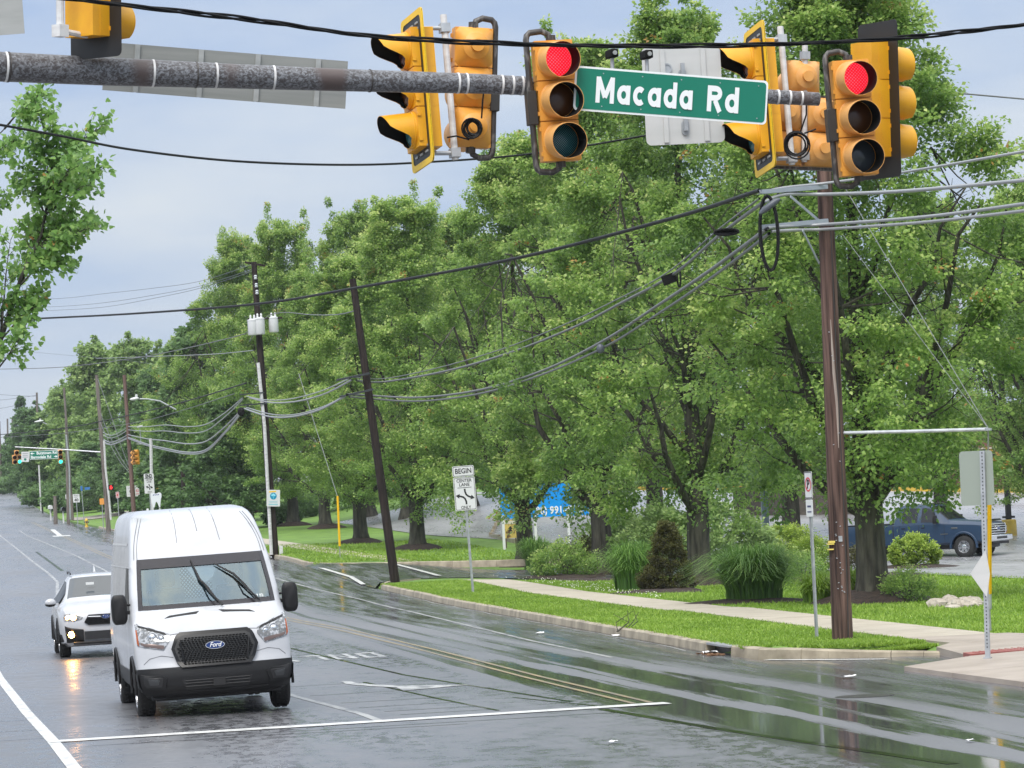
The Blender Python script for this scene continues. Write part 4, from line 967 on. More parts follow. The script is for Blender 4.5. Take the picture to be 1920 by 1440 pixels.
def onarm(px):
    for (x0,y0,D0,w0),(x1,y1,D1,w1) in zip(AP,AP[1:]):
        if x0<=px<=x1:
            t=(px-x0)/(x1-x0); return W(px,y0+(y1-y0)*t,D0+(D1-D0)*t)-arm.location,(w0+(w1-w0)*t)/2/F*(D0+(D1-D0)*t)
for px in (8,284,402,510,856,872,938,958,976,1456,1478,1500):
    c,r=onarm(px); c2,_=onarm(px+4); mb=MB(); mb.tube([c,c+(c2-c).normalized()*.018],r+.004,18,True); mb.build('strap',pipew,arm,ang=60)
for px in (14,366,692):
    c,r=onarm(px); c2,_=onarm(px+4); mb=MB(); mb.tube([c,c+(c2-c).normalized()*.012],r+.006,18,True); mb.build('collar',pipem,arm,ang=60)
# --- panels hung on the arm
def panel(name,label,cat,corners,D,m,thick=.006,group=None,par=None,dD=(0,0)):
    """sheet through four photo corners TL,TR,BR,BL, left edge D, right edge D+dD"""
    P=[W(x,y,D+(dD[1] if i in (1,2) else dD[0])) for i,(x,y) in enumerate(corners)]
    c=sum(P,Vector())/4; ex=(P[1]-P[0]+P[2]-P[3]).normalized(); ez=(P[0]-P[3]+P[1]-P[2]); ez=(ez-ex*ez.dot(ex)).normalized(); ey=ez.cross(ex)
    Mx=Matrix(((ex.x,ey.x,ez.x,c.x),(ex.y,ey.y,ez.y,c.y),(ex.z,ey.z,ez.z,c.z),(0,0,0,1)))
    t=thing(name,label,cat,group=group,M=Mx); w=((P[1]-P[0]).length+(P[2]-P[3]).length)/2; h=((P[0]-P[3]).length+(P[1]-P[2]).length)/2
    return t,w,h
def rrect(w,h,r,n=5):
    o=[]
    for cx,cz,a0 in ((w/2-r,h/2-r,0),(-w/2+r,h/2-r,90),(-w/2+r,-h/2+r,180),(w/2-r,-h/2+r,270)):
        for k in range(n): a=R(a0+90*k/(n-1)); o.append((cx+r*math.cos(a),cz+r*math.sin(a)))
    return o
def sheetpart(t,poly,y0,y1,m,name,par=None):
    mb=MB(); mb.prism(poly,y0,y1); return mb.build(name,m,par or t,smooth=False)
t,w,h=panel('street_name_sign','green road-name sign with white lettering beside the lit red signal','road sign',[(1077,121.5),(1441,153),(1436,233),(1077,207.5)],30.42,signg,dD=(0,.42))
sheetpart(t,rrect(w,h,.035),0,.01,lett,'sign_panel'); sheetpart(t,rrect(w-.035,h-.035,.03),-.003,.0,signg,'green_face')
# lettering drawn stroke by stroke, each stroke a hair proud of the last
def glyphs(txt,x0,z0,capH,y,sw=.22,gap=.155):
    """heavy road-sign letters; sw stroke width and gap in parts of the capital height"""
    xh=.74; o=[]; x=0.0
    def arc(cx,cz,rx_,rz_,a0,a1,n=18): return [(cx+rx_*math.cos(R(a0+(a1-a0)*i/n)),cz+rz_*math.sin(R(a0+(a1-a0)*i/n))) for i in range(n+1)]
    h=sw/2
    for ch in txt:
        if ch==' ': x+=.5; continue
        if ch=='M':
            w=.98; S=[[(h,0),(h,1)],[(w-h,0),(w-h,1)],[(h*1.1,.97),(w/2,.22)],[(w-h*1.1,.97),(w/2,.22)]]
        elif ch in 'ad':
            w=.70; S=[arc(.35,xh/2,.35-h,xh/2-h,0,360,26),[(w-h,0),(w-h,1 if ch=='d' else xh)]]
        elif ch=='c': w=.64; S=[arc(.35,xh/2,.35-h,xh/2-h,48,312,22)]
        elif ch=='R': w=.76; S=[[(h,0),(h,1)],[(h,1-h),(.42,1-h)]+arc(.42,.71,.22,.29-h,88,-88,12)+[(h,.42+h)],[(.40,.44),(w-h*.9,0)]]
        for P in S: o.append([(x+a,b) for a,b in P])
        x+=w+gap
    mbs=MB()
    for k,P in enumerate(o):
        Q=[Vector(p)*capH for p in P]; closed=(Q[0]-Q[-1]).length<1e-4; V=[]; n=len(Q)
        for i,p in enumerate(Q):
            d=((Q[(i+1)%(n-1)] if closed and i==n-1 else Q[min(i+1,n-1)])-(Q[n-2] if closed and i==0 else Q[max(i-1,0)])).normalized(); nn=Vector((-d.y,d.x))*sw*capH/2
            V+= [(x0+p.x+nn.x,y-.0006*k,z0+p.y+nn.y),(x0+p.x-nn.x,y-.0006*k,z0+p.y-nn.y)]
        mbs.add(V,[(2*i,2*i+2,2*i+3,2*i+1) for i in range(n-1)])
    return mbs,x*capH
for wd,cx,wid in (('Macada',-.245,.865),('Rd',.465,.285)):
    cap=.225; _,w0=glyphs(wd,0,0,cap,0); m_,w0=glyphs(wd,0,-cap/2,cap,-.005); k_=wid/(w0-.155*cap); m_.v=[((a-(w0-.155*cap)/2)*k_+cx,b,c) for a,b,c in m_.v]; m_.build('lettering',lett,t,smooth=False)
mb=MB()
for i in range(5):
    for z in (-h/2+.05,h/2-.05): mb.lathe([(.006,0),(.006,.003)],6,Matrix.Translation((-w/2+.25+i*.35,-.004,z))@Matrix.Rotation(R(90),4,'X'))
struct(mb.build('rivet',galv,t),'stuff')
mb=MB()
for x in (-w*.3,w*.1,w*.38): mb.box((x,.06,.03),(.05,.11,.07))
mb.build('clamp',galv,t)
t,w,h=panel('overhead_sign','long dull grey back of a road-name sign behind the mast arm','sign back',[(194,79),(650,114),(650,205),(195,168)],30.6,alumd,dD=(0,.5))
for i,(a,b) in enumerate(((0,.128),(.136,.388),(.396,.622),(.63,.872),(.88,1))):
    sheetpart(t,[(-w/2+a*w,-h/2),(-w/2+b*w,-h/2),(-w/2+b*w,h/2),(-w/2+a*w,h/2)],0,.006,alumd,'panel')
for a in (.132,.392,.626,.876): sheetpart(t,[(-w/2+a*w-.022,-h/2+.002),(-w/2+a*w+.022,-h/2+.002),(-w/2+a*w+.022,h/2-.002),(-w/2+a*w-.022,h/2-.002)],-.022,.004,alum,'rib')
t,w,h=panel('overhead_sign','pale metal back of a lane-use sign behind the green road-name sign','sign back',[(1206,93),(1352,80),(1357,270),(1209,270)],32.4,alum,dD=(0,.12))
pale=mat('sheet_pale',(.50,.51,.50),.45,metal=.15,noise=((1.4,1.4,7),(.58,.58,.57),.3,.7,5))
sheetpart(t,rrect(w,h,.05),0,.006,pale,'sign_panel')
for x in (-.18,.2): sheetpart(t,[(x-.022,-h/2+.02),(x+.022,-h/2+.02),(x+.022,h/2-.02),(x-.022,h/2-.02)],-.02,-.001,pale,'rib')
mb=MB(); mb.lathe([(.048,0),(.048,.012),(.034,.012),(.034,.004)],16,Matrix.Translation((-.14,-.002,.25))@Matrix.Rotation(R(90),4,'X')); mb.build('lifting_ring',galv,t)
mb=MB()
for z in (.17,-.30): mb.T=Matrix.Translation((0,0,z)); mb.prism(rrect(.07,.13,.03),-.02,-.002)
mb.T=None
mb.box((0,-.04,-.02),(.035,.03,.62)); mb.build('clamp',galv,t)
t,w,h=panel('overhead_sign','grey sign back cut by the upper corner of the photo beside a hanger pipe','sign back',[(-110,-90),(42,-90),(38,57),(-110,80)],29.8,alumd)
sheetpart(t,[(-w/2,-h/2),(w/2,-h/2),(w/2,h/2),(-w/2,h/2)],0,.006,alum,'sign_panel')
def campart(px,py,label):
    t=thing('detector_camera',label,'camera',W(px,py,31.4),(0,0,facing(px,20)),group='detector cameras on the mast arm')
    mb=MB(); mb.box((0,0,0),(.075,.16,.075)); mb.build('body',vblack,t,bevel=.012); mb=MB(); mb.lathe([(.02,0),(.02,.01),(.012,.01)],10,Matrix.Translation((0,-.08,0))@Matrix.Rotation(R(90),4,'X')); mb.build('lens',alum,t)
    mb=MB(); mb.tube([(0,0,-.04),(0,0,-.19)],.018,7); mb.build('bracket',galv,t)
campart(1147,101,'small black detector camera nearer the lit red middle signal'); campart(1212,103,'small black detector camera before the pale lane sign back')

# --- poles
def pole_thing(label,px,py,top,D,r0,r1,m,name='utility_pole',zoff=0,cat='utility pole',group='wooden utility poles',z=None):
    b=W(px,py,D); b.z=(zt(b.x,b.y) if z is None else z)+zoff; tp=W(*top,D)
    t=thing(name,label,cat,b,group=group); mb=MB(); v=tp-b
    mb.tube([Vector((0,0,-.4)),Vector((0,0,0))]+[v*k for k in (.15,.3,.5,.7,.85,1)],[r0,r0]+[r0+(r1-r0)*k for k in (.15,.3,.5,.7,.85,1)],16)
    mb.build('shaft',m,t,ang=60); return t
p3=G(1580,1200); D3=(p3-CAMLOC).dot(FW)
mp_=pole_thing('brown weathered timber utility pole with steel cable brackets, near the corner',1580,1200,(1541,205),D3,.172,.118,wood)
def loc(t,x,y,D): return W(x,y,D)-t.location
# pale split running down the pole
mb=MB(); 
for P,w_ in (([(1556,600),(1562,700),(1568,760),(1571,840)],.028),([(1549,470),(1555,640),(1563,820)],.012),([(1570,950),(1573,1050),(1577,1130)],.008)):
    pts=[loc(mp_,x,y,D3)-Vector((FW.x,FW.y,0)).normalized()*(.172-.054*(1200-y)/1000-.012) for x,y in P]
    mb.tube(pts,[w_*.4,w_,w_,w_*.25][:len(pts)] if len(pts)==4 else w_*.7,7)
mb.build('weathered_streak',mat('wood_bare',(.26,.21,.18),.8,noise=((20,20,2),(.38,.32,.28),.35,.7,6)),mp_,ang=80)
tow=-Vector((FW.x,FW.y,0)).normalized()
mb=MB(); mb.tube([loc(mp_,x,y,D3)+tow*(.172-.054*(1200-y)/1000+.004) for x,y in ((1589,1195),(1586,1080),(1578,900),(1568,700),(1560,520),(1556,420))],.009,5); mb.build('ground_wire',mat('wire_dark',(.03,.028,.028),.6),mp_)
mb=MB(); rg=random.Random(4)
for k in range(26):
    y=rg.uniform(980,1120) if k<18 else rg.uniform(600,980); x=1541+39*(y-205)/995+rg.uniform(-8,8); mb.box(loc(mp_,x,y,D3)+tow*(.172-.054*(1200-y)/1000+.002),(.02,.02,.012),Matrix.Rotation(rg.uniform(-.6,.6),3,'Y'))
struct(mb.build('staple',galv,mp_,smooth=False),'stuff')
mb=MB(); mb.box(loc(mp_,1574,1010,D3)+tow*.168,(.06,.02,.09)); mb.build('number_tag',galv,mp_,smooth=False)
stl=mat('bracket_steel',(.30,.33,.37),.45,metal=.4,noise=((4,4,4),(.36,.39,.43),.3,.7,4))
def strut(t,a,b,D,w,name,m=stl,da=0,db=0,ch=True):
    A=loc(t,*a,D+da);B=loc(t,*b,D+db); d=(B-A); L=d.length; q=d.to_track_quat('X','Z').to_matrix()
    mb=MB(); mb.box((A+B)/2,(L,.012,w),q)
    if ch: mb.box((A+B)/2+q@Vector((0,.035,w/2)),(L,.07,.010),q); mb.box((A+B)/2+q@Vector((0,.035,-w/2)),(L,.07,.010),q)
    return mb.build(name,m,t,smooth=False)
strut(mp_,(1424,360),(1552,350),D3,.062,'crossarm',da=-1.0,db=-.22); strut(mp_,(1429,426),(1553,414),D3,.066,'crossarm',da=-1.0,db=-.22)
strut(mp_,(1482,368),(1538,416),D3,.045,'brace',da=-.75,db=-.14,ch=False); strut(mp_,(1505,432),(1536,494),D3,.045,'brace',da=-.7,db=-.16,ch=False)
mb=MB(); mb.tube([loc(mp_,1572,812,D3),loc(mp_,1700,809,D3-.3),loc(mp_,1852,805,D3-.6)],[.028,.028,.03],10); mb.lathe([(.06,-.02),(.06,.02)],10,Matrix.Translation(loc(mp_,1853,805,D3-.6))); mb.build('guy_strut',galv,mp_)
mb=MB()
for (x,y,w_,h_) in ((1562,1016,.09,.035),(1560,1020,.10,.02),(1560,1030,.08,.02)): mb.box(loc(mp_,x-4,y,D3)-Vector((FW.x,FW.y,0)).normalized()*.10,(w_,.12,h_))
mb.build('pole_tag',mat('tag_yellow',(.7,.55,.12),.5),mp_,smooth=False)
# guy wire with yellow guard
g=thing('guy_wire','steel guy wire with a yellow plastic guard coming down to the lawn corner','guy wire',G(1858,1185))
gb=g.location; 
mb=MB(); mb.tube([loc(g,1580,345,D3),loc(g,1853,803,D3-.6)],.0065,5); mb.tube([loc(g,1580,440,D3),loc(g,1853,803,D3-.6)],.005,5); mb.tube([loc(g,1853,806,D3-.6),Vector((0,0,1.0)),Vector((0,0,-.1))],.012,6); mb.build('wire',cableg,g)
ga=loc(g,1855,872,D3-.6); mb=MB(); e=ga+(Vector((0,0,.35))-ga)*.88; mb.tube([ga,e],.034,10); mb.build('guard',mat('guard_yellow',(.85,.48,.0),.45),g)
mb=MB(); mb.tube([e,e*.6],.03,8); mb.build('turnbuckle',galv,g)
gp=G(638,1046); D5=(gp-CAMLOC).dot(FW)
g2=thing('guy_guard','yellow guy-wire guard standing on the lawn past the leaning dark pole','guy wire',gp)
mb=MB(); mb.tube([loc(g2,633,930,D5),loc(g2,637,1024,D5)],.045,8); mb.build('guard',MATS['guard_yellow'],g2); mb=MB(); mb.tube([loc(g2,636,1020,D5),Vector((0,0,-.1))],.02,6); mb.tube([loc(g2,633,932,D5),loc(g2,560,700,D5+2)],.012,5); mb.build('wire',cableg,g2)
# second, leaning pole
b2=G(741,1092); D2=(b2-CAMLOC).dot(FW)
pl=pole_thing('dark timber pole leaning strongly beside the driveway',741,1092,(661,523),D2,.155,.11,woodk)
strut(pl,(631,713),(694,700),D2,.055,'crossarm',mat('bracket_dark',(.055,.06,.065),.5,metal=.3),da=-.9,db=-.2); strut(pl,(638,744),(700,730),D2,.055,'crossarm',MATS['bracket_dark'],da=-.9,db=-.2)
# third pole with the transformer cans and conduit
b1=G(513,1043); D1=(b1-CAMLOC).dot(FW)
pt=pole_thing('tall dark pole carrying white transformer cans and a pale conduit',515,1043,(476,491),D1,.19,.12,woodk)
mb=MB(); mb.tube([loc(pt,509,1040,D1-.25),loc(pt,496,800,D1-.22),loc(pt,484,680,D1-.2)],.075,10); mb.build('conduit',pipew,pt)
for x,y,w_,h_ in ((474,614,.22,.66),(487,612,.22,.70),(513,609,.21,.64)):
    c=loc(pt,x,y,D1+(-.45 if x!=513 else .1)); mb=MB(); mb.lathe([(w_*.9,-h_/2),(w_,-h_/2+.03),(w_,h_/2-.05),(w_*1.06,h_/2-.05),(w_*1.06,h_/2),(w_*.5,h_/2+.04),(.04,h_/2+.05)],14,Matrix.Translation(c)); k=mb.build('transformer_can',mat('can_white',(.62,.63,.64),.4),pt,ang=50)
    mb=MB()
    for dx in (-.08,.08): mb.lathe([(.04,0),(.055,.04),(.03,.07),(.05,.10),(.02,.18)],8,Matrix.Translation(c+Vector((dx,0,h_/2+.04))))
    mb.build('bushing',signw,k)
mb=MB(); mb.box(loc(pt,497,597,D1),(1.5,.1,.08)); mb.box(loc(pt,478,495,D1),(.9,.1,.09),Matrix.Rotation(R(12),3,'Y')); mb.build('crossarm',woodk,pt,smooth=False)
mb=MB()
for y in (520,535,548): mb.lathe([(.05,-.09),(.075,-.05),(.05,0),(.075,.05),(.04,.1)],8,Matrix.Translation(loc(pt,479+(y-520)*.1,y,D1-.2)))
mb.build('insulator',mat('porcelain',(.45,.48,.5),.3),pt)
strut(pt,(450,740),(496,736),D1,.05,'crossarm',MATS['bracket_dark'],da=-.9,db=-.2); strut(pt,(449,760),(500,756),D1,.05,'crossarm',MATS['bracket_dark'],da=-.9,db=-.2)
mb=MB(); mb.box(loc(pt,527,1034,D1-.1),(.16,.14,.5)); mb.build('meter_box',pipew,pt,bevel=.01)
bs=thing('bus_stop_sign','white bus stop sign with a round blue emblem on the transformer pole','sign',W(512.5,934,D1-.34),(0,R(3),facing(512,4)))
mb=MB(); mb.prism(rrect(.58,.72,.03),0,.012); mb.build('sign_panel',signw,bs,smooth=False)
mb=MB(); mb.prism([(.145*math.cos(a),.15*math.sin(a)+.09) for a in [6.2832*i/22 for i in range(22)]],-.006,0); mb.build('emblem',mat('emblem_blue',(.0,.24,.40),.4),bs,smooth=False)
mb=MB()
for a in (30,90,150): mb.prism([(.055*math.cos(R(a))+.05*math.cos(k),.10+.055*math.sin(R(a))+.045*math.sin(k)) for k in [6.2832*i/10 for i in range(10)]],-.010-a*1e-5,-.006)
mb.prism([(-.012,-.02),(.012,-.02),(.006,.09),(-.006,.09)],-.011,-.006); mb.build('leaf_mark',mat('emblem_pale',(.25,.62,.75),.4),bs,smooth=False)
mb=MB(); mb.prism([(-.18,.24),(.12,.27),(.12,.32),(-.18,.30)],-.006,0); mb.build('yellow_band',plate,bs,smooth=False)
mb=MB()
for z,w_ in ((-.14,.36),(-.18,.34),(-.27,.40)): mb.box((0,-.003,z),(w_,.006,.018 if z>-.2 else .05))
mb.build('print_line',mat('print_teal',(.25,.50,.55),.5),bs,smooth=False)

# --- near signs on posts
def post_u(t,h,m=galv,w=.032,y=.03,lean=(0,0),holes=True,z0=-.1):
    mb=MB(); mb.box((0,y,(h+z0)/2),(w*2,.006,h-z0)); mb.box((-w,y-.014,(h+z0)/2),(.006,.03,h-z0)); mb.box((w,y-.014,(h+z0)/2),(.006,.03,h-z0)); o=mb.build('post',m,t,smooth=False)
    if holes:
        mb=MB(); z=.2
        while z<h: mb.box((0,y-.004,z),(.014,.004,.02)); mb.box((0,y+.004,z),(.014,.004,.02)); z+=.05
        struct(mb.build('post_hole',signk,o,smooth=False),'stuff')
    return o
def arrowcurve(mb,pts,w,hd,y=-.004):
    Q=[Vector(p) for p in pts]; V=[]
    for i,p in enumerate(Q):
        d=(Q[min(i+1,len(Q)-1)]-Q[max(i-1,0)]).normalized(); n=Vector((-d.y,d.x))*w/2
        V+= [(p.x+n.x,y,p.y+n.y),(p.x-n.x,y,p.y-n.y)]
    mb.add(V,[(2*i,2*i+2,2*i+3,2*i+1) for i in range(len(Q)-1)])
    d=(Q[-1]-Q[-2]).normalized(); n=Vector((-d.y,d.x)); e=Q[-1]
    mb.add([(e.x+n.x*hd*.62,y-.0003,e.y+n.y*hd*.62),(e.x+d.x*hd,y-.0003,e.y+d.y*hd),(e.x-n.x*hd*.62,y-.0003,e.y-n.y*hd*.62)],[(0,2,1)])
def lane_sign(word,label,px,py,lean,small=None,px_alpha=2):
    p=G(px,py); t=thing('lane_sign',label,'road sign',p,(0,R(lean),facing(px,px_alpha)),group='centre lane signs')
    return t
bp=G(887,1111)
t=lane_sign('BEGIN','BEGIN centre lane only sign on a slim steel post beside the pavement',887,1111,-1.9)
post_u(t,3.55,holes=False)
zc=2.80
mb=MB(); mb.prism(rrect(.61,.94,.04),-.004,.004); o=mb.build('sign_panel',signw,t,smooth=False); o.location=(0,0,zc)
def rim(par,w,h,r,wd,y,m=signk,name='border'):
    a=rrect(w,h,r); b=[(x*(1-2*wd/w),z*(1-2*wd/h)) for x,z in a]; n=len(a); mb=MB()
    mb.add([(x,y,z) for x,z in a]+[(x,y,z) for x,z in b],[(i,i+n,(i+1)%n+n,(i+1)%n)[::-1] for i in range(n)]); return mb.build(name,m,par,smooth=False)
rim(o,.575,.905,.035,.012,-.006)
text('CENTER',.125,signk,'lettering',o,(0,-.006,.37),bold=.002,width=.43); text('LANE',.125,signk,'lettering',o,(0,-.006,.255),bold=.002,width=.29); text('ONLY',.125,signk,'lettering',o,(0,-.006,-.39),bold=.002,width=.28)
mb=MB(); mb.box((0,-.006,.175),(.40,.003,.014)); mb.build('rule',signk,o,smooth=False)
mb=MB(); arrowcurve(mb,[(.02,-.30),(.02,-.22),(-.01,-.14),(-.06,-.09),(-.12,-.07),(-.16,-.062)],.05,.11,-.006); mb.build('arrow',signk,o,smooth=False); mb=MB(); arrowcurve(mb,[(-.0,.14),(.005,.06),(.03,-.02),(.08,-.07),(.13,-.095),(.16,-.105)],.05,.11,-.0062); mb.build('arrow',signk,o,smooth=False)
mb=MB(); mb.prism(rrect(.61,.30,.04),-.004,.004); o=mb.build('plaque',signw,t,smooth=False); o.location=(0,0,zc+.64); rim(o,.575,.265,.03,.012,-.006); text('BEGIN',.20,signk,'lettering',o,(0,-.006,0),bold=.004,width=.46)
# slim parking sign seen almost edge-on
p=G(1530,1197); t=thing('parking_sign','slim white no-parking sign turned almost edge-on with red symbol','road sign',p,(0,R(.3),facing(1530,-66))); post_u(t,2.62)
mb=MB(); mb.prism(rrect(.30,.44,.02),-.004,.004); o=mb.build('sign_panel',signw,t,smooth=False); o.location=(0,0,2.52); rim(o,.29,.43,.02,.012,-.006)
mb=MB(); n=24; a=[(.12*math.cos(6.2832*i/n),.12*math.sin(6.2832*i/n)+.01) for i in range(n)]; b=[(x*.78,(z-.01)*.78+.01) for x,z in a]; mb.add([(x,-.007,z) for x,z in a]+[(x,-.007,z) for x,z in b],[(i,(i+1)%n,(i+1)%n+n,i+n) for i in range(n)]); mb.box((0,-.007,.01),(.022,.002,.2),Matrix.Rotation(R(45),3,'Y')); mb.build('symbol',signr,o,smooth=False)
text('P',.2,signk,'lettering',o,(-.0,-.0065,.01),bold=.006)
mb=MB(); mb.prism(rrect(.27,.28,.02),-.004,.004); o=mb.build('plaque',signw,t,smooth=False); o.location=(0,0,2.14)
mb=MB(); mb.box((0,-.006,.03),(.14,.003,.03)); mb.box((0,-.006,-.06),(.16,.003,.02)); mb.build('print_line',mat('print_navy',(.03,.04,.12),.5),o,smooth=False)
# leaning post with sign backs at the corner
p=G(1853,1240); t=thing('sign_post','leaning galvanized post holding two sign backs on the corner ramp','road sign',p,(0,R(-1.55),facing(1853,164))); post_u(t,2.93)
mb=MB(); mb.prism(rrect(.48,.76,.05),-.028,-.020); o=mb.build('sign_panel',mat('sign_back_green',(.30,.34,.29),.4,metal=.3),t,smooth=False); o.location=(.10,0,2.55); o.rotation_euler=(0,R(1.2),0)
mb=MB(); mb.prism([(-.02,-.33),(-.07,0),(-.02,.33),(.21,0)],.040,.048); o=mb.build('warning_plate',pale,t,smooth=False); o.location=(.0,0,1.22); o.rotation_euler=(0,0,0)
mb=MB(); mb.box((0,.03,.03),(.1,.1,.06)); mb.build('anchor_sleeve',galv,t,smooth=False)

# --- cables: one thing each
def cable_(label,pts,r,m=cable,name='overhead_cable',sm_=True,twist=None,cat='cable',group=None):
    """pts: (x,y,D) photo columns with real distance; smoothed"""
    P=[W(*p) for p in pts]
    Q=[]
    for i in range(len(P)-1):
        p0=P[max(i-1,0)];p1=P[i];p2=P[i+1];p3_=P[min(i+2,len(P)-1)]
        for k in range(8):
            t=k/8; Q.append(.5*((2*p1)+(p2-p0)*t+(2*p0-5*p1+4*p2-p3_)*t*t+(3*p1-p0-3*p2+p3_)*t**3))
    Q.append(P[-1]); o0=Q[0].copy(); Q=[q-o0 for q in Q]
    mb=MB()
    if twist:
        n=len(Q); R_=[]
        # resample finely
        fine=[]
        for a,b in zip(Q,Q[1:]):
            k=max(1,int((b-a).length/.06)); fine+= [a.lerp(b,i/k) for i in range(k)]
        fine.append(Q[-1])
        for ph in range(twist):
            mb.tube([q+Vector((0,math.cos(i*.32+ph*6.283/twist)*r*.75,math.sin(i*.32+ph*6.283/twist)*r*.75+.004*math.sin(i*.11+ph*2))) for i,q in enumerate(fine)],r*.62,5,False)
    else: mb.tube(Q,r,6,False)
    o=mb.build(name,m,None,ang=80); o.location=o0
    return tag(o,label,cat,group)
cable_('thick black bundled cable crossing in front of the signal heads',[(-60,-25,26),(255,12,26.6),(480,38,27.2),(700,68,27.8),(960,82,28.4),(1190,86,29),(1450,83,29.6),(1700,70,30.2),(1990,38,31)],.0165,twist=3)
cable_('thin twisted black cable sagging below the grey sign back to the signals',[(-60,224,52),(0,234,53),(120,256,55),(250,281,58),(440,302,62),(640,309,66),(800,304,69),(1000,288,73),(1200,256,77),(1330,230,80)],.022)
cable_('black trunk cable from the upper steel bracket crossing before the trees',[(-80,604,150),(75,597,140),(250,588,125),(480,570,105),(660,541,92),(960,486,77),(1250,412,65),(1424,357,D3-1)],.036,cable)
cable_('grey cable leading from the upper steel bracket to the top of the maple',[(1424,362,D3-1),(1470,352,D3-.6),(1560,342,D3-.4),(1700,322,D3-2),(1920,284,D3-8),(2000,268,D3-10)],.022,cableg)
cable_('pale cable under the upper steel bracket running past the pole',[(1432,380,D3-1),(1470,365,D3-.7),(1560,364,D3-.5),(1700,358,D3-3),(1920,338,D3-8),(2000,330,D3-10)],.03,cableg)
cable_('upper pale cable of the pair under the lower steel bracket',[(1440,428,D3-1),(1465,425,D3-.8),(1560,420,D3-.6),(1740,406,D3-4),(1930,381,D3-8),(2000,372,D3-10)],.027,cableg)
cable_('lower pale cable of the pair under the lower steel bracket',[(1446,434,D3-.9),(1480,432,D3-.8),(1560,429,D3-.6),(1740,416,D3-4),(1930,394,D3-8),(2000,386,D3-10)],.027,cableg)
G2='cables strung between the roadside poles'
cable_('bundle sagging from the upper bracket past the black splice box',[(1430,380,D3-1),(1350,440,66),(1262,515,74),(1165,568,84),(1080,612,94),(960,660,104),(840,695,114),(720,716,122),(668,713,D2-.8)],.034,cablet,group=G2)
cable_('thinner wire just above the bundle with the black splice box',[(1424,372,D3-1),(1345,432,66.3),(1250,512,74.3),(1150,565,84.3),(1060,608,94.3),(940,655,104.3),(820,690,114.3),(720,710,122.3),(660,707,D2-.8)],.017,cablet,group=G2)
cable_('upper cable of the lowest pair sagging toward the leaning pole',[(1437,430,D3-1),(1330,508,66),(1230,575,76),(1130,640,86),(1020,694,98),(905,730,108),(790,745,117),(700,742,122),(650,739,D2-.8)],.035,cablet,group=G2)
cable_('lower cable of the lowest pair sagging toward the leaning pole',[(1442,438,D3-1),(1335,520,66),(1235,588,76),(1135,650,86),(1020,701,98),(905,737,108),(790,752,117),(700,748,122),(655,744,D2-.8)],.03,cablet,group=G2)
cable_('upper pale cable between leaning pole and transformer pole',[(660,712,D2-.8),(610,738,133),(560,752,138),(510,755,142),(468,746,D1-.8)],.032,cableg,group=G2)
cable_('second pale cable between leaning pole and transformer pole',[(655,710,D2-.8),(600,734,133),(545,748,138),(500,750,142),(462,743,D1-.8)],.022,cableg,group=G2)
cable_('lowest pale cable between leaning pole and transformer pole',[(648,742,D2-.8),(600,768,133),(550,781,138),(505,781,142),(458,766,D1-.8)],.036,cableg,group=G2)
cable_('middle pale cable between leaning pole and transformer pole',[(652,740,D2-.8),(605,763,133),(555,777,138),(510,777,142),(462,764,D1-.8)],.026,cableg,group=G2)
for i,(y0,ys,y1,r) in enumerate(((745,800,800,.03),(748,812,806,.03),(765,832,815,.04),(768,848,820,.045),(770,851,822,.04))):
    cable_(['top','second','middle','fourth','lowest'][i]+' pale cable swooping from the transformer pole to the far pair of poles',[(456,y0,D1-.8),(420,y0+(ys-y0)*.55,175),(385,ys-4,200),(350,ys,215),(310,ys-(ys-y1)*.15-3,230),(275,y1+(ys-y1)*.45,245),(240,y1,262)],r,cableg,group=G2)
    cable_(['top','second','middle','fourth','lowest'][i]+' cable between the two far utility poles',[(240,y1,262),(222,y1+12-i,270),(205,y1+16-i,280),(186,y1+6-i,297)],r,cableg,group=G2)
cable_('black line slanting up across the far wood to the transformer pole',[(-60,822,330),(0,815,310),(120,803,270),(240,779,230),(350,752,190),(462,718,D1-1)],.032,cable,group=G2)
cable_('thin line below the black one crossing the far wood',[(-60,824,330),(0,820,312),(120,812,272),(250,793,232),(330,773,200),(440,738,160)],.018,cablet,group=G2)
cable_('line from the transformer cans to the top of the leaning pole',[(468,640,D1),(497,597,D1-.5),(530,586,D1-4),(580,590,D1-10),(630,590,D2+5),(665,583,D2)],.02,cablet,group=G2)
cable_('dark wire drooping in the gap left of the transformer cans'.replace('left of','before'),[(-60,692,220),(0,692,215),(120,688,200),(250,672,185),(340,655,170),(430,634,155),(470,622,D1)],.02,cablet,group=G2)
cable_('pale wire crossing toward the pale conduit',[(180,672,260),(300,668,215),(400,664,175),(475,657,D1)],.018,cableg,group=G2)
for i,(y0,ym,y1) in enumerate(((560,551,527),(575,568,536),(582,576,540))):
    cable_(['highest','middle','lowest'][i]+' faint wire of three high in the pale sky',[(30,y0+2,240),(120,y0-1,220),(200,ym-1,200),(290,(ym+y1)/2+1,185),(376,y1,170),(476,y1-32,D1)],.011,mat('cable_faint',(.10,.11,.14),.5),group='faint wires in the sky')
cable_('thin wire against the sky above the pale far tree',[(-30,652,420),(60,660,400),(150,668,380),(240,676,360),(330,690,340)],.014,MATS['cable_faint'],group='faint wires in the sky')
for i,(a,b) in enumerate((((-20,738),(70,743)),((-20,752),(70,741)),((-20,768),(30,760)))):
    cable_(['upper','crossing','lowest'][i]+' wire reaching the far thin pole on the hill',[(*a,420),((a[0]+b[0])/2,(a[1]+b[1])/2+1,415),(*b,410)],.02,MATS['cable_faint'],group='faint wires in the sky')
cable_('thin wire disappearing behind the tip signal to the far edge',[(1672,164,80),(1800,175,80),(1990,192,80)],.018,cablet)
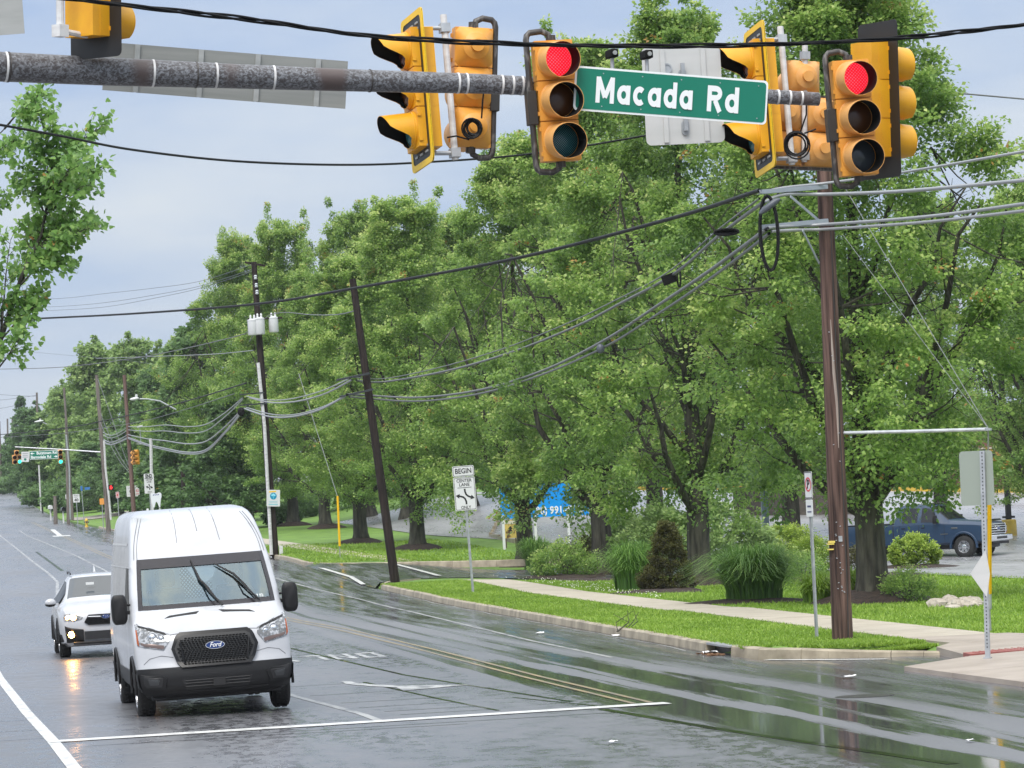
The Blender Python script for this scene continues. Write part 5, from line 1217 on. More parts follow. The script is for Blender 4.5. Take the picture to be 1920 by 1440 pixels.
# fittings hung on the cables
def fit(label,px,py,D,fn,name,cat,m=vblack,rz=0):
    t=thing(name,label,cat,W(px,py,D),(0,0,facing(px,0)))
    fn(t); return t
def splice(t):
    mb=MB(); M0=Matrix.Rotation(R(-18),3,'Y'); mb.box((0,0,0),(.30,.14,.20),M0)
    for k in range(5): mb.box(M0@Vector((-.12+.06*k,-.07,0)),(.03,.02,.2),M0)
    mb.build('box',vblack,t,smooth=False); mb=MB(); mb.tube([(.2+.035*math.cos(a),.02*math.sin(a),.02+.20*math.sin(a)) for a in [6.2832*i/18 for i in range(19)]],.022,6,False); mb.build('loop',cable,t)
fit('black ribbed splice box with a cable loop hung on the bundle',1255,523,74,splice,'splice_box','splice box')
def ring(rx_,rz_,n,th):
    def f(t):
        mb=MB()
        for k in range(n): mb.tube([((rx_-.02*k)*math.cos(a),.03*k,(rz_-.02*k)*math.sin(a)) for a in [6.2832*i/24 for i in range(25)]],th,6,False)
        mb.build('loop',cable,t)
    return f
fit('flat black storage loop of cable on the bundle by the pole',1362,435,64,ring(.22,.055,3,.02),'cable_loop','cable loop')
fit('tall black drip loop hanging across both steel brackets',1442,437,D3-1.1,ring(.15,.60,2,.019),'cable_loop','cable loop')
fit('small grey bulb-shaped splice on the lowest pair',1126,654,86,lambda t:MB().ell((0,0,0),(.10,.07,.12),10,8).build('body',mat('splice_grey',(.07,.08,.10),.45),t),'cable_splice','splice')
fit('dark tapered splice sleeve beside the upper steel bracket',1442,386,D3-1.1,lambda t:MB().tube([(-.16,0,-.12),(-.08,0,-.06),(.1,0,.06),(.18,0,.1)],[.02,.055,.055,.02],10).build('body',MATS['splice_grey'],t),'cable_splice','splice')
fit('dark splice bundle at the far brackets of the transformer pole',452,772,D1-1,lambda t:MB().ell((0,0,0),(.16,.12,.2),10,8).build('body',vblack,t),'cable_splice','splice')
# ================================================================== VEHICLES
wpaint=mat('white_paint',(.40,.41,.435),.25,coat=.3,noise=((1.6,1.6,1.1),(.47,.48,.505),.35,.6,6),bump=((1.2,1.2,1.2),.02,.02)); bplastic=mat('black_plastic',(.011,.011,.012),.5,spec=.3,bump=((90,90,90),.08,.002)); gblack=mat('gloss_black',(.006,.006,.007),.30,spec=.3)
rubber=mat('rubber',(.014,.014,.014),.75,bump=((40,40,40),.3,.004)); steelw=mat('wheel_steel',(.10,.10,.105),.45,metal=.5); chrome=mat('chrome',(.75,.76,.78),.12,metal=1); lampg=mat('lamp_glass',(.14,.145,.15),.10,metal=.3,noise=((22,22,22),(.42,.43,.45),.45,.62,2)); lampd=mat('lamp_inner',(.16,.16,.17),.15,metal=.6,noise=((40,40,40),(.6,.6,.62),.45,.6,2)); amber=mat('lamp_amber',(.28,.06,.01),.2)
wind=glassmat('windscreen',(.74,.92,.95),.15); dglass=glassmat('dark_glass',(.16,.18,.2),.12); seatm=mat('seat_cloth',(.03,.032,.036),.8); bulk=mat('bulkhead_grey',(.50,.66,.72),.6)
lampon=mat('headlamp_lit',(.9,.7,.4),.2,emit=((1,.45,.09),16)); fogon=mat('foglamp_lit',(.9,.8,.6),.2,emit=((1,.44,.09),170)); emb=mat('emblem_blue_oval',(.005,.03,.15),.2,coat=.5)
def wheel(t,x,y,z,r,w,side,rim,name='wheel',spokes=8,rr=.62):
    """wheel with its axle along X; side=+1/-1 outward"""
    Mx=Matrix.Translation((x,y,z))@Matrix.Rotation(R(90*side),4,'Y')
    mb=MB(); mb.T=Mx; k=r
    mb.lathe([(k*rr,-w/2),(k*.86,-w/2),(k*.96,-w*.42),(k,-w*.30),(k,w*.30),(k*.96,w*.42),(k*.86,w/2),(k*rr,w/2)],36,cap=False)
    for i in range(36):
        a=2*math.pi*i/36
        for s in (-1,1): mb.box((k*1.004*math.cos(a+s*.04),k*1.004*math.sin(a+s*.04),s*w*.2),(.016,.03,w*.24),Matrix.Rotation(a,3,'Z')@Matrix.Rotation(R(20*s),3,'X'))
    o=mb.build(name,rubber,t,ang=40)
    mb=MB(); mb.T=Mx
    mb.lathe([(k*rr,w*.5),(k*(rr-.03),w*.46),(k*(rr-.05),w*.2),(k*.20,w*.12),(.0,w*.12)],36,cap=False)
    mb.build('rim',lampd if spokes else rim,o)
    mb=MB(); mb.T=Mx
    for i in range(spokes):
        a=2*math.pi*i/spokes
        mb.prism([(k*.12,-.045),(k*(rr-.02),-.035),(k*(rr-.02),.035),(k*.12,.045)],w*.26,w*.40,lambda p,q,d,a=a:(p*math.cos(a)-q*math.sin(a),p*math.sin(a)+q*math.cos(a),d))
    mb.lathe([(k*.2,w*.2),(k*.2,w*.42),(k*.13,w*.47),(0,w*.47)],16,cap=False); mb.build('spoke',rim,o)
    return o
# ---------------------------------------------------------------- white high-roof van, nose towards -Y, bumper at y=0
VY=[(.27,.17),(.33,.06),(.42,.01),(.55,0),(.66,.02),(.72,.055),(.85,.08),(1.0,.115),(1.08,.15),(1.16,.23),(1.24,.36),(1.31,.50),(1.37,.64),(1.42,.76),(1.6,.93),(1.8,1.13),(2.0,1.34),(2.08,1.43),(2.16,1.52),(2.3,1.72),(2.45,1.98),(2.56,2.24),(2.65,2.55),(2.71,2.9),(2.745,3.35)]
VW=[(.27,.88),(.36,.97),(.5,1.005),(.8,1.03),(1.0,1.035),(1.2,1.03),(1.4,1.01),(1.7,.985),(2.0,.95),(2.3,.905),(2.5,.87),(2.6,.845),(2.68,.805),(2.72,.75),(2.745,.66)]
VL=6.1
def vw(z): return ip(VW,z)
def vrc(z): return .30+.10*sst(.7,1.3,z)-.16*sst(1.35,1.6,z)+.10*sst(2.1,2.7,z)
def vfront(x,z):
    f=min(1,abs(x)/vw(z)); return ip(VY,z)+.10*f**2.2+vrc(z)*(1-(1-f**4.2)**(1/4.2))
def polyspan(poly):
    def f(z,side):
        xs=[]
        for (x0,z0),(x1,z1) in zip(poly,poly[1:]+poly[:1]):
            if z0==z1: 
                if abs(z-z0)<1e-6: xs+=[x0,x1]
                continue
            u=(z-z0)/(z1-z0)
            if -1e-6<=u<=1+1e-6: xs.append(x0+(x1-x0)*u)
        return (min(xs) if side<0 else max(xs)) if xs else poly[0][0]
    zs_=[p[1] for p in poly]; return (min(zs_)+1e-4,max(zs_)-1e-4),(lambda z:f(z,-1)),(lambda z:f(z,1))
def surf(front,t):
    def patch(zr_,xl,xr,nz,nx,off,m,name,par=None,skirt=True,ang=40):
        """sheet lying on the nose: z range, left/right x as functions of z"""
        mb=MB(); z0,z1=zr_; P=[]
        def pt(u,v,o_):
            z=z0+(z1-z0)*u; a,b=xl(z),xr(z); x=a+(b-a)*v; e=1e-3
            y=front(x,z); nx_=(front(x+e,z)-front(x-e,z))/(2*e); nz_=(front(x,z+e)-front(x,z-e))/(2*e)
            nn=Vector((nx_,-1,nz_)).normalized(); nn=Vector((nn.x,nn.y,nn.z)); return Vector((x,y,z))+nn*o_
        mb.grid(lambda u,v:tuple(pt(u,v,off)),nz,nx,True)
        if skirt:
            bd=[(i/nz,0) for i in range(nz+1)]+[(1,j/nx) for j in range(1,nx+1)]+[(1-i/nz,1) for i in range(1,nz+1)]+[(0,1-j/nx) for j in range(1,nx)]
            k=len(bd); V=[tuple(pt(u,v,off)) for u,v in bd]+[tuple(pt(u,v,-.012)) for u,v in bd]; mb.add(V,[(i,(i+1)%k,(i+1)%k+k,i+k) for i in range(k)])
        return mb.build(name,m,par or t,ang=ang)
    def poly(P,off,m,name,nz=10,nx=10,par=None,**k):
        zr_,a,b=polyspan(P); return patch(zr_,a,b,nz,nx,off,m,name,par,**k)
    return patch,poly
def make_van():
    zc=(.0+47.35,)
    t=thing('white_van','white high-roof cargo van heading toward the stop line, black lower bumper, wipers raised midway','van',(2.89,46.5,0),(0,R(-1.5),R(1.2)))
    zs=[.27,.30,.36,.42,.5,.58,.66,.72,.8,.9,1.0,1.08,1.16,1.24,1.31,1.37,1.42,1.52,1.62,1.72,1.82,1.92,2.0,2.075,2.12,2.2,2.3,2.4,2.5,2.58,2.65,2.7,2.73,2.745]
    fx=[0,.15,.3,.45,.6,.72,.82,.895,.94,.97,.99,1.0]; ys_=[.02,.12,.25,.42,.6,.8,.95,.985,1.0]
    def ring(z):
        w=vw(z); y1=vfront(w,z); P=[]
        half=[(w*f,vfront(w*f,z)) for f in fx]+[(w*(1-.06*(q>.97)*(q-.97)/.03),y1+(VL-y1)*q) for q in ys_]+[(w*.6,VL+.01),(0,VL+.015)]
        P=half+[(-x,y) for x,y in reversed(half[1:-1])]
        return [(x,y,z) for x,y in P]
    rings=[ring(z) for z in zs]; n=len(rings[0]); bm=bmesh.new(); vs=[[bm.verts.new(p) for p in r] for r in rings]
    hole=[]
    for i in range(len(zs)-1):
        for j in range(n):
            f=bm.faces.new((vs[i][j],vs[i][(j+1)%n],vs[i+1][(j+1)%n],vs[i+1][j]))
            zm=(zs[i]+zs[i+1])/2
            jj=j if j<n/2 else n-1-j
            if 1.42<zm<2.08 and jj<7: f.material_index=2
            elif zm<.66 and jj<len(fx)+1: f.material_index=1
            elif zm<.58: f.material_index=1
    bm.faces.new(vs[0][::-1]).material_index=1; bm.faces.new(vs[-1])
    bmesh.ops.recalc_face_normals(bm,faces=bm.faces)
    me=bpy.data.meshes.new('body'); bm.to_mesh(me); bm.free()
    for m in (wpaint,bplastic,black): me.materials.append(m)
    o=bpy.data.objects.new('body',me); COL.objects.link(o)
    cut=MB()
    for y in (.98,4.75):
        for s in (-1,1): cut.lathe([(.43,-.35),(.43,.35)],28,Matrix.Translation((s*1.05,y,.36))@Matrix.Rotation(R(90),4,'Y'))
        cuts=cut
    co=cut.build('cutter',black); bo=o.modifiers.new('b','BOOLEAN'); bo.object=co; bo.operation='DIFFERENCE'; bo.solver='EXACT'
    dg=bpy.context.evaluated_depsgraph_get(); me2=bpy.data.meshes.new_from_object(o.evaluated_get(dg)); bpy.data.objects.remove(co); o.modifiers.clear(); o.data=me2
    bm=bmesh.new(); bm.from_mesh(me2); bmesh.ops.delete(bm,geom=[f for f in bm.faces if f.material_index==2],context='FACES'); bm.to_mesh(me2); bm.free()
    me2.shade_smooth(); me2.set_sharp_from_angle(angle=R(42)); me2.materials[2]=black
    o.parent=t; body=o
    patch,poly=surf(vfront,t)
    # windscreen with its dark surround
    ws=lambda z:vw(z)*.892
    wo=patch((1.425,2.07),lambda z:-ws(z),ws,14,18,-.004,wind,'windscreen',skirt=False)
    frit=mat('frit',(.016,.014,.018),.25)
    patch((1.415,1.475),lambda z:-ws(z)-.01,lambda z:ws(z)+.01,2,16,.004,frit,'frit',wo,skirt=False)
    patch((1.955,2.085),lambda z:-ws(z)-.01,lambda z:ws(z)+.01,3,16,.004,frit,'frit',wo,skirt=False)
    for s in (-1,1):
        a=(lambda z:-ws(z)-.012) if s<0 else (lambda z:ws(z)-.042); b=(lambda z:-ws(z)+.042) if s<0 else (lambda z:ws(z)+.012)
        patch((1.42,2.07),a,b,14,2,.0042,frit,'frit',wo,skirt=False)
    poly([(-.22,1.96),(.22,1.96),(.10,1.76),(.03,1.74),(-.03,1.74),(-.10,1.76)],-.02,mat('sensor_pod',(.06,.055,.065),.4),'sensor_pod',4,8,wo)
    text('17 02',.07,lett,'sticker',wo,(.70,vfront(.70,1.50)-.012,1.50),rot=(R(48),0,R(14)),sx=.8)
    # wipers: arm and blade
    def onw(x,z,o_=.03): return (x,vfront(x,z)-o_,z+o_*.4)
    for P in ([(.19,1.40),(.02,1.66),(-.06,1.76),(-.14,2.03)],[(.70,1.42),(.52,1.66),(.40,1.80),(.16,1.96)]):
        mb=MB(); (x0,z0),(x1,z1),(x2,z2),(x3,z3)=P
        mb.tube([onw(x0,z0,.05),onw((x0+x2)/2-.03,(z0+z2)/2,.07),onw((x2+x1)/2,(z2+z1)/2,.05)],[.018,.012,.010],6); w_=mb.build('wiper',gblack,t)
        mb=MB(); mb.tube([onw(x0*.75+x1*.25,z0*.75+z1*.25,.02),onw(x1,z1,.028),onw(x2,z2,.03),onw(x3,z3,.02)],[.008,.017,.017,.008],6); mb.build('blade',rubber,w_)
    # bonnet vents, seam
    for s in (-1,1):
        poly([(s*.12,1.335),(s*.60,1.30),(s*.61,1.325),(s*.13,1.362)],.004,bplastic,'bonnet_vent',2,8)
    seam=mat('panel_gap',(.16,.165,.175),.5)
    def seamline(P,r): MB().tube(P,r,5).build('panel_gap',seam,t)
    for s in (-1,1):
        seamline([(s*x,vfront(s*x,z)-.001,z) for x,z in ((.46,1.10),(.58,1.09),(.64,1.125),(.80,1.19),(.97,1.255))],.006); seamline([(s*x,vfront(s*x,z)-.001,z) for x,z in ((.55,.80),(.70,.83),(.85,.80),(.93,.73))],.005)
        seamline([(s*x,vfront(s*x,z)-.004,z) for x,z in [(.88-.12*q*q-.04*q,2.09+.55*q) for q in [i/10 for i in range(11)]]],.006); seamline([(s*x,vfront(s*x,z)-.004,z) for x,z in [(.84-.13*q*q-.03*q,2.09+.55*q) for q in [i/10 for i in range(11)]]],.005)
    for x,z0,z1 in ((-.28,2.28,2.72),(.02,2.42,2.72),(.30,2.28,2.72)): seamline([(x*(1.0-.25*(z-2.28)),vfront(x,z)-.003,z) for z in [z0+(z1-z0)*q/8 for q in range(9)]],.005)
    # bumper, grille, lamps
    bump=patch((.33,.665),lambda z:-vw(z)*.985,lambda z:vw(z)*.985,10,24,.016,bplastic,'bumper')
    poly([(-.46,.50),(.46,.50),(.40,.375),(-.40,.375)],.020,black,'lower_intake',4,12,bump)
    mb=MB()
    for z in (.41,.45,.485): mb.tube([(x,vfront(x,z)-.026,z) for x in (-.42,-.2,0,.2,.42)],.010,5)
    mb.box((.02,-.03,.45),(.16,.03,.10)); mb.build('intake_bar',mat('matt_black',(.010,.010,.011),.7),bump)
    patch((.30,.36),lambda z:-.66,lambda z:.66,3,12,.03,bplastic,'chin',bump)
    for s in (-1,1):
        P=[(s*.64,.56),(s*.97,.60),(s*.965,.47),(s*.92,.405),(s*.68,.405)]; q=poly(P,.030,bplastic,'fog_bezel',6,6,bump)
        P=[(s*.69,.545),(s*.93,.575),(s*.93,.48),(s*.90,.43),(s*.72,.43)]; poly(P,.034,black,'recess',5,5,q)
        P=[(s*.74,.52),(s*.88,.54),(s*.86,.46),(s*.76,.46)]; poly(P,.040,mat('fog_cover',(.035,.037,.04),.3),'cover',4,4,q)
        P=[(s*.99,1.245),(s*.575,1.10),(s*.57,1.03),(s*.665,.90),(s*.985,.965)]; hl=poly(P,.012,lampg,'headlight',14,12)
        P=[(s*.988,1.17),(s*.985,.975),(s*.962,.968),(s*.972,1.17)]; poly(P,.016,amber,'indicator',6,3,hl)
        P=[(s*.965,1.235),(s*.59,1.103),(s*.60,1.080),(s*.955,1.20)]; poly(P,.015,bplastic,'lamp_trim',4,8,hl)
        P=[(s*.95,.972),(s*.67,.91),(s*.63,.955),(s*.94,1.01)]; poly(P,.015,mat('lamp_bronze',(.14,.10,.09),.2,metal=.4),'lamp_trim',4,8,hl)
        mb=MB()
        for x,z,r in ((.80,1.075,.072),(.69,1.055,.05)):
            y=vfront(s*x,z)-.012; mb.lathe([(r,0),(r*.95,.008),(r*.6,.004),(r*.4,.016),(0,.02)],18,Matrix.Translation((s*x,y,z))@Matrix.Rotation(R(90),4,'X')@Matrix.Rotation(R(s*18),4,'Y'),False)
        mb.build('projector',chrome,hl)
    HX=[(-.565,.90),(-.50,1.055),(-.44,1.085),(.44,1.085),(.50,1.055),(.565,.90),(.50,.70),(.45,.655),(-.45,.655),(-.50,.70)]
    g_=poly(HX,.05,gblack,'grille',16,20)
    k=.9; poly([(x*.925,.87+(z-.87)*.86) for x,z in HX],.053,black,'grille_back',12,16,g_,skirt=False)
    inner=[(x*.91,.87+(z-.87)*.83) for x,z in HX]; zr_,fa,fb=polyspan(inner)
    mb=MB(); row=0; z=zr_[0]+.015
    while z<zr_[1]-.01:
        a,b=fa(z)+.01,fb(z)-.01; x=a+(.022 if row%2 else 0)
        while x+.03<b:
            mb.box((x+.018,vfront(x+.018,z)-.066,z),(.034,.012,.009)); x+=.045
        z+=.0255; row+=1
    struct(mb.build('grille_mesh',mat('grille_grey',(.004,.004,.004),.7,spec=.1),g_,smooth=False),'stuff')
    for s in (-1,1):
        mb=MB(); mb.tube([(s*x,vfront(s*x,z)-.07,z) for x,z in ((.415,.72),(.43,.86),(.45,.99))],.012,6); mb.build('grille_strut',gblack,g_)
    ye=vfront(0,.93)-.085
    def oval(a,b,n=28): return [(a*math.cos(6.2832*i/n),b*math.sin(6.2832*i/n)) for i in range(n)]
    mb=MB(); mb.prism([(x,z+.925) for x,z in oval(.128,.053)],ye,ye+.03); eo=mb.build('emblem',chrome,g_,ang=30)
    mb=MB(); mb.prism([(x,z+.925) for x,z in oval(.117,.045)],ye-.003,ye); mb.build('emblem_face',emb,eo,smooth=False)
    text('Ford',.088,lett,'lettering',eo,(0,ye-.005,.927),rot=(R(90),0,0),shear=.35,bold=.001,sx=.88)
    # mirrors
    for s in (-1,1):
        mb=MB(); mb.box((s*1.05,1.20,1.40),(.16,.07,.05)); mb.box((s*1.05,1.20,1.50),(.14,.05,.03)); q=mb.build('mirror',bplastic,t,bevel=.01)
        mb=MB()
        def cs(y,sx_,sz_): 
            return [(s*1.145+p*sx_,y,1.445+r_*sz_) for p,r_ in rrect(1,1,.28,5)]
        L=[cs(1.11,.14,.30),cs(1.135,.20,.385),cs(1.2,.215,.40),cs(1.25,.2,.39)]; n_=len(L[0]); V=sum(L,[])
        mb.add(V,[(i*n_+j,i*n_+(j+1)%n_,(i+1)*n_+(j+1)%n_,(i+1)*n_+j) for i in range(3) for j in range(n_)]+[tuple(range(n_-1,-1,-1)),tuple(range(3*n_,4*n_))]); mb.build('mirror_head',bplastic,q,ang=30)
    # side glass, handles, cladding
    def side(y0,y1,z0,z1,m,name,s,off=.006,slope=0,nz=6,par=None):
        mb=MB(); mb.grid(lambda u,v:(s*(vw(z0+(z1-z0)*u)+off),y0+(y1-y0)*v+slope*u*(1-v),z0+(z1-z0)*u),nz,6,s<0); return mb.build(name,m,par or t)
    for s in (-1,1):
        side(1.32,2.2,1.42,1.98,gblack,'door_glass',s,slope=.45); side(.2,5.9,.40,.60,bplastic,'side_cladding',s,.014)
        side(2.4,5.9,2.28,2.31,mat('pressing',(.5,.51,.52),.4),'body_rib',s,.006,nz=1); side(1.35,5.9,1.98,2.0,MATS['pressing'],'body_rib',s,.006,nz=1)
        side(2.22,2.235,.6,2.0,seam,'door_gap',s,.002); side(3.6,3.615,.6,2.2,seam,'door_gap',s,.002); side(2.05,2.18,1.2,1.24,bplastic,'door_handle',s,.03)
        for y in (.98,4.75): MB().tube([(s*1.035,y+.45*math.cos(a),.36+.45*math.sin(a)) for a in [R(-5+190*i/16) for i in range(17)]],.022,6).build('arch_lip',bplastic,t)
        for y in (.98,4.75): wheel(t,s*.895,y,.355,.355,.235,s,steelw)
    mb=MB(); mb.box((0,3,.30),(1.7,5.4,.1)); mb.box((0,1.0,.25),(1.5,.12,.10)); mb.box((0,4.75,.32),(1.5,.2,.2)); mb.build('underbody',black,t,smooth=False)
    # cab
    mb=MB(); mb.box((0,1.18,1.40),(1.66,.62,.08)); mb.box((-.45,1.05,1.46),(.5,.3,.05)); dash=mb.build('dashboard',mat('dash',(.03,.032,.035),.6),t,bevel=.02)
    mb=MB()
    for x,z in ((-.2,1.447),(.0,1.46),(-.62,1.447)): mb.box((x,1.02,z),(.12,.10,.012))
    mb.build('paper',lett,dash,smooth=False)
    for x in (-.45,.48):
        mb=MB(); mb.box((x,2.05,1.35),(.50,.14,.62)); mb.box((x,1.8,1.05),(.50,.5,.14)); mb.box((x,2.08,1.80),(.27,.10,.24)); mb.build('seat',seatm,t,bevel=.05)
    mb=MB(); mb.box((0,2.46,1.62),(1.78,.03,.98)); bh=mb.build('bulkhead',bulk,t,smooth=False)
    mb=MB()
    for i in range(-9,18):
        for s in (1,-1): 
            x=-.21+.048*i
            a=Vector((x,2.43,1.50)); b=Vector((x+s*.42,2.43,1.50+.48))
            t0=0;t1=1
            lo,hi=-.22,.22
            def cl(t_): return a.x+(b.x-a.x)*t_
            ts=[q/24 for q in range(25) if lo<=cl(q/24)<=hi]
            if len(ts)>1: mb.tube([a.lerp(b,ts[0]),a.lerp(b,ts[-1])],.010,4,False)
    mb.build('lattice',mat('lattice_teal',(.10,.17,.20),.5),bh,smooth=False)
    mb=MB(); mb.tube([(.48+.19*math.cos(a),1.42-.06*math.sin(a),1.42+.17*math.sin(a)) for a in [6.2832*i/24 for i in range(25)]],.018,7,False); mb.build('steering_wheel',gblack,t)
    return t
van=make_van()
# ---------------------------------------------------------------- driver
def person(label,Mx,shirt):
    J={'pel':(0,0,.0,.16),'sp':(0,-.02,.25,.155),'ch':(0,-.02,.44,.17),'nk':(0,-.03,.60,.062),'hd':(0,-.06,.70,.085),'ht':(0,-.055,.80,.095),'tp':(0,-.04,.88,.05),
       'sl':(-.19,-.03,.50,.075),'el':(-.27,-.20,.28,.05),'wl':(-.17,-.42,.30,.036),'hl':(-.15,-.50,.34,.035),'sr':(.19,-.03,.50,.075),'er':(.27,-.20,.28,.05),'wr':(.17,-.42,.30,.036),'hr':(.15,-.50,.34,.035),
       'kl':(-.12,-.48,-.02,.075),'kr':(.12,-.48,-.02,.075),'fl':(-.12,-.55,-.45,.05),'fr':(.12,-.55,-.45,.05)}
    E_=[('pel','sp'),('sp','ch'),('ch','nk'),('nk','hd'),('hd','ht'),('ht','tp'),('ch','sl'),('sl','el'),('el','wl'),('wl','hl'),('ch','sr'),('sr','er'),('er','wr'),('wr','hr'),('pel','kl'),('kl','fl'),('pel','kr'),('kr','fr')]
    ks=list(J); me=bpy.data.meshes.new('person'); me.from_pydata([J[k][:3] for k in ks],[(ks.index(a),ks.index(b)) for a,b in E_],[])
    t=thing('person',label,'person',M=Mx); o=bpy.data.objects.new('body',me); COL.objects.link(o); o.parent=t
    m=o.modifiers.new('skin','SKIN'); o.modifiers.new('sub','SUBSURF').levels=1
    for i,k in enumerate(ks): me.skin_vertices[0].data[i].radius=(J[k][3],J[k][3]*.9)
    me.skin_vertices[0].data[0].use_root=True
    skin=mat('skin',(.30,.17,.11),.5); me.materials.append(skin)
    dg=bpy.context.evaluated_depsgraph_get(); m2=bpy.data.meshes.new_from_object(o.evaluated_get(dg)); o.modifiers.clear(); o.data=m2
    m2.materials.clear(); m2.materials.append(skin); m2.materials.append(shirt)
    for p in m2.polygons: p.material_index=1 if (p.center.z<.575 and not (p.center.y<-.36 and p.center.z>.2)) else 0
    m2.shade_smooth()
    mb=MB(); mb.ell((0,-.035,.835),(.098,.105,.095),14,8); mb.build('hair',mat('hair',(.02,.015,.012),.7),t)
    mb=MB()
    for s in (-1,1): mb.ell((s*.035,-.145,.765),(.014,.008,.009),8,5)
    mb.build('eye',signw,t); mb=MB(); mb.ell((0,-.155,.735),(.014,.02,.026),8,6); mb.ell((0,-.142,.695),(.03,.01,.008),8,5); mb.build('nose_and_mouth',skin,t)
    for s in (-1,1):
        mb=MB(); mb.ell((s*.092,-.05,.75),(.012,.025,.035),8,6); mb.build('ear',skin,t)
        mb=MB(); c=Vector((s*.15,-.52,.35))
        for k in range(4): mb.tube([c+Vector((s*(-.03+.02*k),0,0)),c+Vector((s*(-.03+.02*k),-.05,.02)),c+Vector((s*(-.03+.02*k),-.06,-.02))],[.010,.009,.007],6)
        mb.tube([c,c+Vector((-s*.04,-.02,.03))],[.012,.008],6); mb.build('fingers',skin,t)
    return t
person('driver in a dark jacket seated behind the windscreen of the white van',van.matrix_basis@Matrix.Translation((.48,1.93,1.06)),mat('jacket',(.02,.022,.03),.8))

# ---------------------------------------------------------------- lofted bodies for the other two
class Loft:
    """stations along y; half section listed from sill to roof centre; F(y,s) gives a point, s in 0..K"""
    def __init__(s,ST): s.ST=ST; s.K=len(ST[0][1])-1
    def sec(s,y):
        S=s.ST
        if y<=S[0][0]: return S[0][1]
        for (a,p),(b,q) in zip(S,S[1:]):
            if y<=b:
                t=(y-a)/(b-a); return [(u[0]+(v[0]-u[0])*t,u[1]+(v[1]-u[1])*t) for u,v in zip(p,q)]
        return S[-1][1]
    def P(s,y,k,side=1,off=0):
        c=s.sec(y); i=min(int(k),s.K-1); t=k-i; x=c[i][0]+(c[i+1][0]-c[i][0])*t; z=c[i][1]+(c[i+1][1]-c[i][1])*t
        p=Vector((side*x,y,z))
        if off: 
            e=.01; a=s.P(y+e,k,side)-s.P(y-e,k,side); b=s.P(y,min(s.K,k+.02),side)-s.P(y,max(0,k-.02),side); n=b.cross(a)*side; n=n.normalized() if n.length>1e-12 else Vector((0,0,1)); p=p-n*off if n.dot(Vector((side,0,.6)))<0 else p+n*off
        return p
    def body(s,name,m,par,arches=(),ar=.4,az=.35,hw=.9,bot=None):
        bm=bmesh.new(); R_=[]
        for y,c in s.ST:
            h=[bm.verts.new((x,y,z)) for x,z in c]; g=[bm.verts.new((-x,y,z)) for x,z in reversed(c[:-1])]
            R_.append(h+g)
        n=len(R_[0])
        for a,b in zip(R_,R_[1:]):
            for j in range(n):
                bm.faces.new((a[j],a[(j+1)%n],b[(j+1)%n],b[j]))
        bm.faces.new(R_[0][::-1]); bm.faces.new(R_[-1]); bmesh.ops.recalc_face_normals(bm,faces=bm.faces)
        me=bpy.data.meshes.new(name); bm.to_mesh(me); bm.free(); me.materials.append(m); me.materials.append(black)
        o=bpy.data.objects.new(name,me); COL.objects.link(o)
        if arches:
            cut=MB()
            for y in arches:
                for sd in (-1,1): cut.lathe([(ar,-.32),(ar,.32)],26,Matrix.Translation((sd*(hw+.02),y,az))@Matrix.Rotation(R(90),4,'Y'))
            co=cut.build('cutter',black); bo=o.modifiers.new('b','BOOLEAN'); bo.object=co; bo.operation='DIFFERENCE'; bo.solver='EXACT'
            dg=bpy.context.evaluated_depsgraph_get(); me=bpy.data.meshes.new_from_object(o.evaluated_get(dg)); bpy.data.objects.remove(co); o.modifiers.clear(); o.data=me
        me.shade_smooth(); me.set_sharp_from_angle(angle=R(32)); o.parent=par; return o
    def patch(s,y0,y1,k0,k1,m,name,par,side=1,off=.006,ny=8,nk=4,sl0=0,sl1=0):
        mb=MB(); mb.grid(lambda u,v:tuple(s.P(y0+(y1-y0)*u+(sl0*(1-u)+sl1*u)*v,k0+(k1-k0)*v,side,off)),ny,nk,side>0); return mb.build(name,m,par)
